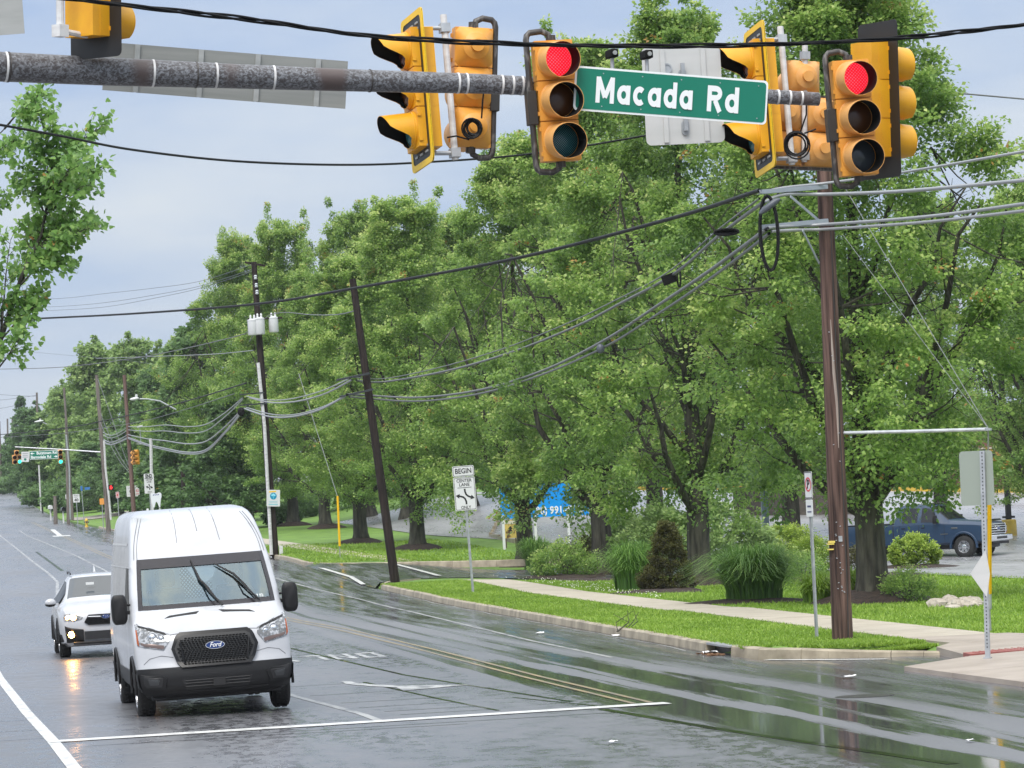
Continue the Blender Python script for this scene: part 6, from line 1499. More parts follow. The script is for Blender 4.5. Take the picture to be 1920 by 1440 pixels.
def make_crossover():
    t=thing('white_crossover','white crossover car with lit amber headlamp waiting behind the white van','car',(2.2,69.7,0),(0,R(-.7),R(1)))
    def st(y,zb,zs,zt_,wb,ws,wt,zr_=None,wr=.0):
        return (y,[(0,zb),(wb*.85,zb),(wb,zb+.08),(ws,(zb+.08+zs)*.52),(ws,zs-.06),(ws*.985,zs),(wt,zt_-.05),(wt*.88,zt_-.012),(wt*.5,zt_),(0,zt_+.008)])
    ST=[st(0,.36,.62,.70,.60,.66,.62),st(.05,.28,.68,.86,.72,.78,.74),st(.18,.24,.78,.98,.80,.86,.80),st(.45,.22,.86,1.04,.86,.895,.80),st(.8,.22,.92,1.08,.88,.90,.76),st(1.18,.22,.97,1.12,.88,.90,.72),st(1.30,.22,.985,1.17,.88,.90,.71),st(2.05,.22,1.0,1.55,.88,.90,.60),st(2.35,.22,1.01,1.59,.88,.90,.585),st(3.2,.22,1.03,1.60,.88,.90,.58),st(3.9,.22,1.06,1.55,.88,.90,.57),st(4.35,.26,1.06,1.15,.86,.88,.66),st(4.45,.36,.98,1.02,.80,.82,.70)]
    B=Loft(ST); B.body('body',wpaint,t,(.93,3.6),.40,.35,.9)
    def inside(x,z,y):
        c=B.sec(y); q=[(0,c[0][1])]+c[1:]
        if z<q[0][1] or z>q[-1][1]: return False
        if z<c[2][1]: return abs(x)<=c[1][0]+(c[2][0]-c[1][0])*(z-c[1][1])/max(1e-6,c[2][1]-c[1][1])
        for (a0,b0),(a1,b1) in zip(c[2:],c[3:]):
            if b0<=z<=b1 and b1>b0: return abs(x)<=a0+(a1-a0)*(z-b0)/(b1-b0)
        return False
    def cfront(x,z):
        y=0.0
        while y<1.3 and not inside(x,z,y): y+=.04
        lo,hi=y-.04,y
        for _ in range(7):
            m=(lo+hi)/2
            if inside(x,z,m): hi=m
            else: lo=m
        return hi
    cpatch,cpoly=surf(cfront,t)
    nose=lambda P,off,m,name,par=None: cpoly(P,off,m,name,8,8,par)
    w=B.patch(1.30,2.04,9,6.35,wind,'windscreen',t,1,.004,8,5); 
    for s in (1,-1):
        B.patch(1.31,2.04,9,6.4,gblack,'windscreen' if False else 'windscreen_glass',t,s,.005,8,5).data.materials[0]=MATS['dark_glass2'] if 'dark_glass2' in MATS else mat('dark_glass2',(.05,.06,.07),.08,coat=.2)
        B.patch(1.62,2.9,5.1,5.85,gblack,'door_glass',t,s,.006,8,3,0,0)
        B.patch(2.95,3.75,5.1,5.85,gblack,'door_glass',t,s,.006,6,3)
        B.patch(.06,4.4,1.6,2.6,bplastic,'sill_cladding',t,s,.012,20,2)
        mb=MB()
        for y in (.93,3.6): mb.tube([(s*.895,y+.42*math.cos(a),.35+.42*math.sin(a)) for a in [R(-8+196*i/16) for i in range(17)]],.035,6)
        mb.build('arch_cladding',bplastic,t)
        for y in (.93,3.6): wheel(t,s*.785,y,.345,.345,.225,s,steelw,spokes=5)
        mb=MB(); mb.tube([(s*.55,2.2,1.62),(s*.555,2.4,1.655),(s*.55,3.6,1.655),(s*.54,3.8,1.61)],.018,6); mb.build('roof_rail',gblack,t)
        mb=MB(); mb.ell((s*1.0,1.52,1.09),(.11,.07,.075),12,8); mb.box((s*.9,1.54,1.05),(.12,.05,.04)); q=mb.build('mirror',wpaint,t)
        mb=MB(); mb.ell((s*1.0,1.53,1.05),(.108,.068,.05),12,8); mb.build('mirror_base',bplastic,q)
        # nose pieces
        hl=nose([(s*.80,.86),(s*.70,.875),(s*.44,.80),(s*.47,.755),(s*.62,.725),(s*.80,.74)],.015,lampg,'headlight')
        mb=MB()
        for x,z,r in ((.62,.785,.06),(.735,.80,.045)): mb.lathe([(r,0),(r*.7,.014),(0,.02)],16,Matrix.Translation((s*x,cfront(s*x,z)-.012,z))@Matrix.Rotation(R(90),4,'X'),False)
        mb.build('lamp_lit',lampon,hl)
        nose([(s*.79,.64),(s*.72,.63),(s*.56,.50),(s*.44,.56),(s*.44,.32),(s*.76,.32)],.014,bplastic,'bumper_cladding')
        yf=cfront(s*.68,.47); mb=MB(); mb.lathe([(.062,0),(.05,.014),(0,.02)],16,Matrix.Translation((s*.68,yf-.03,.47))@Matrix.Rotation(R(90),4,'X'),False); fl=mb.build('fog_light',fogon,t)
        mb=MB(); mb.tube([(s*.68+.07*math.cos(a),yf-.025,.47+.07*math.sin(a)) for a in [6.2832*i/18 for i in range(19)]],.014,6); mb.build('fog_bezel',gblack,fl)
    mb=MB(); mb.prism([(-.42,.70),(-.33,.84),(.33,.84),(.42,.70),(.34,.64),(-.34,.64)],-.03,.06); g_=mb.build('grille',gblack,t)
    mb=MB()
    for i in range(7):
        for j in range(3): mb.tube([(-.30+.1*i-.03,-.036,.675+.05*j),(-.30+.1*i,-.038,.70+.05*j),(-.30+.1*i+.03,-.036,.675+.05*j)],.007,4)
    struct(mb.build('grille_mesh',mat('grille_grey',(.03,.03,.03),.4),g_),'stuff')
    mb=MB(); mb.tube([(-.34,-.04,.80),(-.1,-.05,.79)],.014,6); mb.tube([(.34,-.04,.80),(.1,-.05,.79)],.014,6); mb.build('grille_bar',chrome,g_)
    mb=MB(); mb.prism([(.085*math.cos(a),.79+.045*math.sin(a)) for a in [6.2832*i/20 for i in range(20)]],-.06,-.03); e=mb.build('emblem',chrome,g_)
    mb=MB(); mb.prism([(.075*math.cos(a),.79+.037*math.sin(a)) for a in [6.2832*i/20 for i in range(20)]],-.063,-.06); f=mb.build('emblem_face',emb,e,smooth=False)
    mb=MB()
    for x,z,r in ((-.04,.802,.013),(.0,.80,.008),(.02,.785,.008),(.03,.80,.008),(-.005,.775,.008),(.045,.785,.008)): mb.prism([(x+r*(1 if k%2==0 else .4)*math.cos(R(45*k)),z+r*(1 if k%2==0 else .4)*math.sin(R(45*k))) for k in range(8)],-.065,-.063)
    mb.build('star_mark',lett,e,smooth=False)
    mb=MB(); mb.box((0,-.02,.44),(.84,.05,.16)); mb.build('lower_intake',black,t,smooth=False); mb=MB(); mb.box((0,-.03,.30),(1.3,.06,.05)); mb.build('skid_plate',bplastic,t,bevel=.015)
    mb=MB(); mb.box((0,1.9,1.0),(1.4,1.8,.04)); mb.build('interior',black,t); mb=MB(); mb.box((-.2,1.55,1.42),(.16,.02,.05)); mb.build('rear_mirror',signw,t)
    mb=MB(); mb.tube([(0,3.6,1.6),(0,3.75,1.74)],[.03,.008],6); mb.build('antenna',wpaint,t)
make_crossover()
# ---------------------------------------------------------------- blue crew-cab pickup in the car park
def make_pickup():
    bl=mat('blue_paint',(.012,.034,.075),.32,coat=.2); blh=bl
    p=G(1812,1046); psi=facing(1812,66); f=Vector((math.sin(psi),-math.cos(psi),0)); l_=Vector((math.cos(psi),math.sin(psi),0))
    # the near front wheel (its right-hand one, at local x=-.83,y=.95) stands on p
    o=p-l_*(-.83)+f*.95
    t=thing('blue_pickup','dark blue crew-cab pickup truck parked in the car park beyond the mugo pine','pickup truck',(o.x,o.y,p.z),(0,0,psi))
    def st(y,zb,zs,zt_,ws,wt): return (y,[(0,zb),(ws*.9,zb),(ws*.985,zb+.08),(ws,(zb+zs)*.52),(ws,zs-.08),(ws*.985,zs),(wt,zt_-.05),(wt*.92,zt_-.01),(wt*.5,zt_),(0,zt_+.006)])
    ST=[st(.10,.62,1.12,1.20,.84,.78),st(.16,.55,1.18,1.30,.95,.86),st(.6,.52,1.22,1.36,.985,.84),st(1.50,.52,1.27,1.41,.985,.82),st(1.60,.52,1.28,1.45,.985,.81),st(2.25,.5,1.29,1.98,.985,.70),st(2.55,.5,1.29,2.05,.985,.68),st(3.45,.5,1.29,2.06,.985,.68),st(3.64,.5,1.29,2.02,.985,.69),st(3.80,.5,1.29,1.35,.985,.90),st(3.84,.5,1.29,1.345,.985,.93),st(6.25,.55,1.29,1.345,.985,.93),st(6.3,.6,1.25,1.33,.95,.9)]
    B=Loft(ST); B.body('body',bl,t,(.95,4.8),.50,.42,.985)
    dg2=mat('tinted_glass',(.012,.014,.017),.08,spec=.4)
    for s in (1,-1):
        B.patch(1.62,2.24,9,6.2,dg2,'windscreen',t,s,.006,6,4)
        B.patch(2.02,2.72,5.15,5.86,dg2,'door_glass',t,s,.008,6,4,0,.16) if False else None
        g1=B.patch(1.96,2.68,5.12,5.88,dg2,'door_glass',t,s,.008,6,4,.25,0); B.patch(2.84,3.46,5.12,5.88,dg2,'door_glass',t,s,.008,6,4,0,0)
        mb=MB()
        for y in (1.72,2.76,3.55): mb.tube([tuple(B.P(y,k,s,.002)) for k in (2,3,4,5)],.008,5)
        mb.tube([tuple(B.P(3.81,k,s,.004)) for k in (2,3,4,5,5.9)],.016,5); mb.build('door_gap',black,t)
        B.patch(.3,6.2,4.85,5.02,bl,'belt_line',t,s,.012,24,1)
        mb=MB()
        for y in (.95,4.8): mb.tube([(s*1.0,y+.53*math.cos(a),.42+.53*math.sin(a)) for a in [R(-6+192*i/18) for i in range(19)]],.05,6)
        mb.build('fender_flare',bl,t)
        for y in (.95,4.8): wheel(t,s*.85,y,.42,.42,.30,s,chrome,spokes=7,rr=.56)
        mb=MB(); mb.box((s*.90,2.9,.42),(.16,1.9,.05)); mb.build('side_step',chrome,t,bevel=.015)
        mb=MB(); mb.box((s*1.16,2.0,1.47),(.16,.14,.30)); mb.box((s*1.03,2.02,1.5),(.22,.04,.04)); mb.box((s*1.03,2.02,1.38),(.22,.04,.04)); mb.build('mirror',bplastic,t,bevel=.03)
        for y in (2.58,3.38):
            mb=MB(); mb.box((s*.995,y,1.18),(.03,.14,.035)); mb.build('door_handle',bplastic,t,bevel=.006)
        mb=MB(); mb.box((s*.83,.085,1.02),(.24,.10,.24)); q=mb.build('headlight',lampg,t,bevel=.02); mb=MB(); mb.box((s*.93,.10,.90),(.1,.1,.08)); mb.build('indicator',amber,q)
        mb=MB(); mb.box((s*.998,1.30,1.13),(.01,.26,.05)); mb.box((s*.998,1.72,.92),(.01,.3,.035)); mb.build('badge',chrome,t,smooth=False)
    mb=MB(); mb.box((0,.06,1.03),(1.36,.10,.42)); g_=mb.build('grille',black,t,bevel=.02)
    mb=MB()
    for z in (.86,.95,1.04,1.13,1.21): mb.box((0,-.0,z),(1.34,.05,.035))
    for s in (-1,1): mb.box((s*.67,0,1.03),(.05,.06,.40))
    mb.build('grille_bar',chrome,g_,bevel=.008)
    mb=MB(); mb.prism([(.15*math.cos(a),1.04+.065*math.sin(a)) for a in [6.2832*i/20 for i in range(20)]],-.05,-.02); e=mb.build('emblem',chrome,g_); mb=MB(); mb.prism([(.135*math.cos(a),1.04+.052*math.sin(a)) for a in [6.2832*i/20 for i in range(20)]],-.053,-.05); mb.build('emblem_face',emb,e,smooth=False)
    mb=MB(); mb.box((0,-.06,.70),(1.96,.22,.22)); mb.box((0,.02,.55),(1.7,.16,.12)); b_=mb.build('bumper',chrome,t,bevel=.03); mb=MB(); mb.box((0,-.17,.70),(.9,.02,.09)); mb.build('bumper_slot',black,b_,smooth=False)
    mb=MB(); mb.box((0,-.06,.52),(1.5,.12,.10)); mb.build('valance',bplastic,b_,bevel=.02)
    mb=MB(); mb.prism([(.12,1.335),(.20,1.40),(.34,1.39),(.34,1.36)],-.74,.74,lambda a,b,d:(d,a,b)); mb.build('bonnet_deflector',gblack,t)
    for i in range(5):
        mb=MB(); mb.ell((-.5+.25*i,2.42,2.065),(.055,.09,.035),8,6); mb.build('roof_marker',gblack,t)
    mb=MB(); mb.box((0,5.0,1.36),(1.7,2.2,.03)); mb.build('bed_cover',black,t,smooth=False)
    mb=MB(); mb.box((0,3.2,.42),(1.4,5.8,.16)); mb.build('underbody',black,t,smooth=False)
make_pickup()
# ================================================================== BILLBOARD, FAR CROSSING, STREET FURNITURE
# blue billboard on white posts
q0=G(942,1031); q1=G(1065,1020)
DB=(q0-CAMLOC).dot(FW)
bb_=thing('billboard','bright blue billboard with white phone number on white posts behind the maple trunks','billboard',q0)
def Lb(x,y,dd=0): return W(x,y,DB+dd)-bb_.location
ex=(Lb(1116,964,1.5)-Lb(940,972)).normalized(); ez=Vector((0,0,1)); ey=ez.cross(ex)
mb=MB(); a=Lb(940,973); wB=176/F*DB; hB=62/F*DB
mb.add([tuple(a+ex*x+ez*z+ey*y) for y in (0,.06) for x,z in ((0,0),(wB,.0),(wB,hB),(0,hB))],[(0,1,2,3),(7,6,5,4),(0,4,5,1),(1,5,6,2),(2,6,7,3),(3,7,4,0)])
bp_=mb.build('panel',mat('billboard_blue',(.0,.28,.78),.4),bb_,smooth=False)
Mt=Matrix(((ex.x,ey.x,ez.x,0),(ex.y,ey.y,ez.y,0),(ex.z,ey.z,ez.z,0),(0,0,0,1)))
tx=text('88) 991-4772',.46,lett,'lettering',bp_,bold=.012,align='LEFT',width=2.25); tx.matrix_local=Matrix.Translation(a+ex*1.62+ez*.27-ey*.012)@Mt@Matrix.Rotation(R(90),4,'X')@Matrix.Diagonal((*tx.scale,1))
for px,y0,y1 in ((943,974,1030),(1003,972,1024),(1065,968,1016)):
    p_=Lb(px,y0,.3*(px-943)/60); b_=G(px,y1)-bb_.location; mb=MB(); h=p_.z-(zt(*(p_+bb_.location).xy)-bb_.location.z)+.3; mb.box((p_.x,p_.y,p_.z-h/2+.1),(.11,.11,h+.2)); mb.build('post',signw,bb_,smooth=False)
ns=thing('notice_sign','yellow notice sign with dark rusty print standing beside the first white billboard post','sign',W(957,992,DB+2),(0,0,facing(957,0)))
mb=MB(); mb.prism(rrect(.54,.80,.02),0,.02); q=mb.build('sign_panel',mat('notice_yellow',(.55,.40,.10),.5,noise=((5,5,5),(.10,.055,.02),.52,.60,4)),ns,smooth=False)
mb=MB(); mb.box((0,-.006,.30),(.5,.006,.14)); mb.build('header',mat('notice_pale',(.55,.50,.40),.5),q,smooth=False)
mb=MB(); mb.prism([(-.08,-.1),(.08,-.1),(.04,0),(.1,.02),(0,.14),(-.1,.02),(-.04,0)],-.008,0); mb.build('print_mark',signk,q,smooth=False)
mb=MB()
for x in (-.22,.22): mb.tube([(x,.04,-1.2),(x,.04,.3)],.03,6)
mb.build('post',mat('post_brown',(.08,.05,.03),.7),ns)
# car-park edge: yellow kerbs, lamp post, walls
ykm=mat('kerb_yellow',(.55,.36,.03),.55,noise=((3,3,3),(.40,.28,.05),.35,.65,6))
kerbline([(35,214),(48,205),(60,198),(74,190)],ykm,'yellow_kerb',.3,.2)
kerbline([(24,170),(30,205),(35,214)],kerbm,'grey_kerb')
kerbline([(23.8,130),(23.6,150),(24,170)],kerbm,'grey_kerb')
p=G(1893,1006); lp=thing('lamp_post','dark square lamp post on a yellow concrete block in the car park','lamp post',(p.x,p.y,zt(p.x,p.y)))
mb=MB(); mb.box((0,0,4.3),(.20,.20,7.2)); mb.build('post',mat('post_black',(.022,.022,.022),.5),lp,smooth=False); mb=MB(); mb.lathe([(.32,-.2),(.30,.66),(.26,.70),(0,.70)],20); mb.build('block',mat('block_yellow',(.58,.40,.05),.6,noise=((3,3,3),(.42,.30,.07),.35,.65,6)),lp)
mb=MB(); mb.box((0,0,.80),(.42,.42,.09)); mb.build('base_plate',MATS['post_black'],lp,smooth=False)
mb=MB(); mb.box((0,.5,7.9),(.3,.7,.12)); mb.build('lamp_head',MATS['post_black'],lp)
p=G(1437,1000); lp2=thing('square_post','blue-grey square steel post rising behind the lime mound','post',(p.x,p.y,zt(p.x,p.y)))
mb=MB(); mb.box((-.09,0,2.2),(.13,.2,4.6)); mb.build('post',mat('post_blue_grey',(.22,.28,.34),.5),lp2,smooth=False); mb=MB(); mb.box((.07,.02,2.2),(.13,.2,4.6)); mb.build('post',MATS['post_blue_grey'],lp2,smooth=False)
# brick building far behind the car park
brk=mat('brick_wall',(.11,.05,.035),.8,noise=((6,6,18),(.17,.085,.06),.3,.7,4)); 
PB=W(1960,890,222); PB.z=zt(PB.x,PB.y)-.1
bd=thing('brick_building','low dark brick building beyond the car park, mostly hidden by maples','building',PB,(0,0,R(-17)))
mb=MB(); mb.box((0,0,2.6),(13,9,5.2)); mb.build('wall',brk,bd,smooth=False)
mb=MB(); mb.box((0,0,5.35),(13.6,9.6,.3)); mb.build('roof',mat('roof_dark',(.04,.035,.035),.7),bd,smooth=False)
for i in range(3):
    mb=MB(); mb.box((-4+4*i,-4.53,2.0),(2.0,.06,1.6)); w_=mb.build('window',gblack,bd,smooth=False); mb=MB(); mb.box((-4+4*i,-4.58,2.85),(2.2,.1,.1)); mb.build('lintel',conc,w_,smooth=False)
pw=W(1495,960,168); wl=thing('retaining_wall','dark retaining wall beyond the car park behind the blue-grey square post','wall',(pw.x,pw.y,zt(pw.x,pw.y)),(0,0,R(-12)))
mb=MB(); mb.box((0,0,.6),(6,.4,1.6)); mb.build('wall_face',mat('wall_dark',(.06,.05,.045),.8,noise=((3,3,6),(.10,.085,.07),.3,.7,5)),wl,smooth=False); mb=MB(); mb.box((0,0,1.45),(6.2,.5,.1)); mb.build('coping',mat('coping',(.14,.12,.10),.8),wl,smooth=False)

# ---- the far crossing
def far_post(t,h,r=.04,m=galv): 
    mb=MB(); mb.tube([(0,.03,-.3),(0,.03,h)],r,7); return mb.build('post',m,t)
def base_under(px,py,D,dz=0):
    p=W(px,py,D); return Vector((p.x,p.y,zt(p.x,p.y)))
def far_sign(name,label,px,pytop,pybot,D,wpx,cat='road sign',m=None,group='signs by the far crossing',alpha=0,lean=-1):
    c=W(px,(pytop+pybot)/2,D); z0=zt(c.x,c.y); t=thing(name,label,cat,(c.x,c.y,z0),(0,R(lean),facing(px,alpha)),group=group)
    w=wpx/F*D; h=(pybot-pytop)/F*D; zc=c.z-z0
    far_post(t,zc,.035); mb=MB(); mb.prism(rrect(w,h,.05),-.006,.006); o=mb.build('sign_panel',m or signw,t,smooth=False); o.location=(0,0,zc); return t,o,w,h
t,o,w,h=far_sign('lane_sign','END centre lane only sign above the white van roof',281.5,888,925,225,18.5,group='centre lane signs')
text('END',.30,signk,'lettering',o,(0,-.008,h*.37),bold=.014,width=.42); text('CENTER',.13,signk,'lettering',o,(0,-.008,h*.18),bold=.003,width=.40); text('LANE',.13,signk,'lettering',o,(0,-.008,h*.08),bold=.003,width=.28); text('ONLY',.12,signk,'lettering',o,(0,-.008,-h*.43),bold=.003,width=.28)
mb=MB(); mb.box((0,-.008,h*.265),(w*.85,.004,.035)); mb.build('rule',signk,o,smooth=False)
mb=MB(); arrowcurve(mb,[(.02,-h*.33),(.02,-h*.26),(-.03,-h*.20),(-.10,-h*.18)],.06,.14,-.008); mb.build('arrow',signk,o,smooth=False); mb=MB(); arrowcurve(mb,[(-.02,-h*.02),(.0,-h*.10),(.05,-h*.17),(.10,-h*.19)],.06,.14,-.0084); mb.build('arrow',signk,o,smooth=False)
t,o,w,h=far_sign('lane_use_sign','wide white left-lane sign with a small red parking sign at its corner',249,910.5,931,262,21)
text('LEFT LANE',.15,mat('print_grey',(.25,.26,.28),.5),'lettering',o,(0,-.008,h*.27),width=w*.75); text('MUST',.12,MATS['print_grey'],'lettering',o,(.06,-.008,0),width=w*.3); text('TURN LEFT',.12,MATS['print_grey'],'lettering',o,(0,-.008,-h*.3),width=w*.7)
mb=MB(); arrowcurve(mb,[(-.15,-.14),(-.15,-.02)],.05,.12,-.008); mb.build('arrow',signk,o,smooth=False)
mb=MB(); mb.prism(rrect(.30,.50,.02),-.02,-.01); o2=mb.build('corner_plate',signw,t,smooth=False); o2.location=o.location+Vector((w*.46,0,-.06))
mb=MB(); n=18; a=[(.11*math.cos(6.2832*i/n),.11*math.sin(6.2832*i/n)+.06) for i in range(n)]; b=[(x*.72,(z-.06)*.72+.06) for x,z in a]; mb.add([(x,-.022,z) for x,z in a]+[(x,-.022,z) for x,z in b],[(i,(i+1)%n,(i+1)%n+n,i+n) for i in range(n)]); mb.box((0,-.022,.06),(.03,.002,.18),Matrix.Rotation(R(-45),3,'Y')); mb.box((0,-.022,-.17),(.2,.002,.05)); mb.build('symbol',signr,o2,smooth=False)
t,o,w,h=far_sign('speed_sign','white SPEED LIMIT 40 sign at the far kerb',144,926.5,942,300,12.5)
text('SPEED',.13,signk,'lettering',o,(0,-.008,h*.33),width=w*.72); text('LIMIT',.13,signk,'lettering',o,(0,-.008,h*.13),width=w*.62); text('40',.34,signk,'lettering',o,(0,-.008,-h*.22),bold=.01,width=w*.62)
t,o,w,h=far_sign('orange_sign','small orange sign fixed on the far pole with a pale conduit',192,934.5,946,276,8.5,m=mat('sign_orange',(.75,.32,.06),.5)); 
t,o,w,h=far_sign('parking_sign','tiny white and red parking sign in the dark gap before the hedge',221.5,922,934,272,6.5); rim(o,w*.8,h*.85,.03,.03,-.008,signr); mb=MB(); mb.box((0,-.008,0),(w*.3,.003,h*.5)); mb.build('symbol',signr,o,smooth=False)
t,o,w,h=far_sign('parking_sign','tiny white sign on the far pole nearest the speed limit sign',126,927,936,318,5); 
t,o,w,h=far_sign('street_name_sign','two small blue street name blades on a far leaning post',155,911,920,322,4,m=mat('blade_blue',(.04,.16,.42),.4),lean=-2)
mb=MB(); mb.prism(rrect(.48,.24,.02),-.006,.006); o2=mb.build('sign_blade',MATS['blade_blue'],t,smooth=False); o2.location=o.location+Vector((.52,0,-.05))
# tooth-shaped dentist sign
c=W(294,938,235); z0=zt(c.x,c.y); t=thing('tooth_sign','white sign in the shape of a tooth just above the white van roof','sign',(c.x,c.y,z0),(0,R(-1),facing(294,0)))
s_px=235/F; tooth=[(-8,14),(-10.5,11),(-10.3,6),(-8.5,0),(-8,-7),(-6.5,-13),(-4.5,-13.5),(-2.8,-9),(-1.2,-4),(.6,-2.8),(2.2,-5),(3.6,-10),(5.0,-13.2),(6.8,-13),(7.6,-6),(8.6,1),(10.3,6),(10.6,11),(8.5,14.2),(5,14.5),(2,13),(0,12.6),(-3,13.6),(-6,14.6)]
mb=MB(); mb.prism([(x*s_px,z*s_px+c.z-z0) for x,z in tooth],-.05,.05); o=mb.build('sign_panel',mat('tooth_white',(.74,.77,.82),.4),t,smooth=False)
mb=MB()
for k in range(3): mb.prism([(x*s_px,z*s_px+c.z-z0) for x,z in ((-6+4*k,9.2),(-3+4*k,9.6),(-2+4*k,11.4),(-4.4+4*k,11.0))],-.056,-.05)
mb.build('logo_mark',mat('print_blue',(.03,.05,.25),.4),o,smooth=False)
mb=MB(); mb.box((-.25,.1,(c.z-z0)/2-.3),(.1,.1,c.z-z0)); mb.box((.2,.1,(c.z-z0)/2-.3),(.1,.1,c.z-z0)); mb.build('post',signw,t,smooth=False)
for px,py0,lab in ((277,936,'pale bollard post beside the tooth-shaped sign'),(290,980,None)):
    if lab:
        c=W(px,955,236); z0=zt(c.x,c.y); t=thing('bollard',lab,'bollard',(c.x,c.y,z0)); mb=MB(); mb.lathe([(.09,-.2),(.09,1.7),(.06,1.75),(0,1.76)],10); mb.build('post',signw,t)
# far mast arm with green signals
c0=W(112,843,277); c1=W(192,848,277); z0=zt(c1.x,c1.y)
fm=thing('mast_arm','thin far mast arm carrying green-lit signals over the far crossing','mast arm',(c1.x,c1.y,z0),group=None)
lf=lambda x,y,D=277: W(x,y,D)-fm.location
mb=MB(); mb.tube([lf(192,848),lf(120,843),lf(28,838)],[.06,.05,.04],8); mb.build('arm_tube',galv,fm)
def far_signal(label,px,py,D,alpha,lens,layout=None,tilt=-1.5,s=1.0,hm=yelp): return signal(label,px,py,D,alpha,tilt,hm,hm,'tunnel',lens,'traffic lights at the far crossing',layout,s)
far_signal('far green-lit signal at the end of the far green road-name sign',113,856.5,276,4,[Loff_r,Loff_a,Lgrn],s=1.05)
far_signal('far five-lamp signal with one green lamp lit next to the small white sign',31.5,857,276,4,[Loff_r,Loff_r,Loff_a,Loff_r,Lgrn],layout=[(0,.36),(-.19,0),(.19,0),(-.19,-.36),(.19,-.36)])
far_signal('far amber signal hung beside the brown far pole, seen from the back side',257,857,255,-40,OFF,s=1.0,hm=yel); far_signal('far narrow signal seen edge-on beside the brown far pole',250,858,255,80,OFF,s=.95,hm=yelp)
far_signal('far yellow signal peeping out behind the END lane sign',294,909,262,-70,OFF,s=.6,hm=yelb)
t,w,h=panel('far_road_name_sign','far green sign naming two roads with white arrows','road sign',[(55,846.5),(109,843.5),(109,860),(56,861.5)],275.5,signg)
sheetpart(t,rrect(w,h,.04),0,.02,lett,'sign_panel'); sheetpart(t,rrect(w-.06,h-.06,.03),-.006,0,signg,'green_face')
text('Butztown Rd',.30,lett,'lettering',t,(.22,-.01,h*.22),bold=.008,width=w*.70); text('Barnsdale Rd',.30,lett,'lettering',t,(-.22,-.01,-h*.24),bold=.008,width=w*.70)
mb=MB(); arrowcurve(mb,[(-w*.33,h*.22),(-w*.40,h*.22)],.05,.16,-.012); mb.build('arrow',lett,t,smooth=False); mb=MB(); arrowcurve(mb,[(w*.35,-h*.24),(w*.41,-h*.24)],.05,.16,-.012); mb.build('arrow',lett,t,smooth=False)
t,w,h=panel('far_lane_sign','small white turn-on-green sign next to the far green road-name sign','road sign',[(40,847),(54.5,847),(54.5,866),(40,866)],275.6,signw)
sheetpart(t,rrect(w,h,.03),0,.02,signw,'sign_panel'); mb=MB(); mb.prism([(.1*math.cos(6.2832*i/16),-.2+.1*math.sin(6.2832*i/16)) for i in range(16)],-.006,0); mb.build('green_ball',signg,t,smooth=False); mb=MB()
for z in (.26,.12,-.02): mb.box((0,-.004,z),(w*.7,.004,.05))
mb.build('print_line',MATS['print_grey'],t,smooth=False)
# far pedestrian signal
c=W(208,914,274); t=thing('pedestrian_signal','black pedestrian signal showing a red hand on the far pole','traffic light',c,(0,0,facing(208,0))); mb=MB(); mb.box((0,.05,0),(.40,.2,.44)); mb.build('housing',vblack,t,smooth=False)
mb=MB()
for k in range(4): mb.box((-.06+.04*k,-.055,.06+.015*(1.5-abs(k-1.5))),(.03,.01,.14))
mb.box((0,-.055,-.06),(.16,.01,.14)); mb.box((.10,-.055,-.03),(.03,.01,.10),Matrix.Rotation(R(30),3,'Y')); mb.build('hand_symbol',mat('hand_red',(.6,.02,.02),.3,emit=((1,.03,.03),1.6)),t,smooth=False)
# poles at and beyond the far crossing: (base x,y, top x,y, D, r, material, label)
wg=woodg
for i,(x,y,tx_,ty,D,r0,m,lab) in enumerate(((203,979,181,703,276,.19,wg,'grey far pole with pale conduit and guy wires by the red hand signal'),(252,960,233,703,262,.18,mat('pole_wood_red',(.11,.065,.055),.75,noise=((14,14,.8),(.18,.11,.09),.38,.66,6)),'reddish brown far pole beside the hanging amber signal'),
    (128,972,124,783,318,.16,wg,'grey far pole with a small can between hedge and mailboxes'),(136,968,120,727,330,.14,wg,'thin leaning grey far pole in front of the pale feathery tree'),(74,950,69,736,470,.18,wg,'brown stub pole alone against the sky on the hill'),
    (2,925,-2,790,520,.26,wg,'weathered pole at the edge of the road crest'),(104,972,103,930,322,.20,wg,'short thick grey post behind the white mailbox'),(343,960,343,880,238,.20,woodk,'thick dark trunk-like pole behind the van roof'),(14,880,14,785,640,.2,wg,'hilltop pole nearest the crest'),(26,880,23,784,660,.2,wg,'hilltop pole leaning behind the far signals'))):
    pole_thing(lab,x,y,(tx_,ty),D,r0,r0*.72,m,zoff=0)
def far_tube(name,label,cat,pts,D,r,m,part='tube'):
    b=W(*pts[0],D); t=thing(name,label,cat,b); mb=MB(); mb.tube([W(x,y,D)-b for x,y in pts],r,7); mb.build(part,m,t); return t
far_tube('conduit_riser','pale conduit running up the grey far pole','conduit',[(208,975),(204,930),(198,880),(195,826)],275.6,.085,pipew)
far_tube('conduit_riser','thin pale pole behind the mailboxes','pole',[(77,958),(75,915),(73,872)],380,.09,pipew)
far_tube('conduit_riser','pale post beside the grey far pole with the small can','pole',[(132,974),(131,940),(130,880),(124,815)],317,.07,galv)
far_tube('steel_post','tall pale steel post behind the END lane sign','post',[(286,960),(284,900),(283,830),(282,822)],240,.11,pipew)
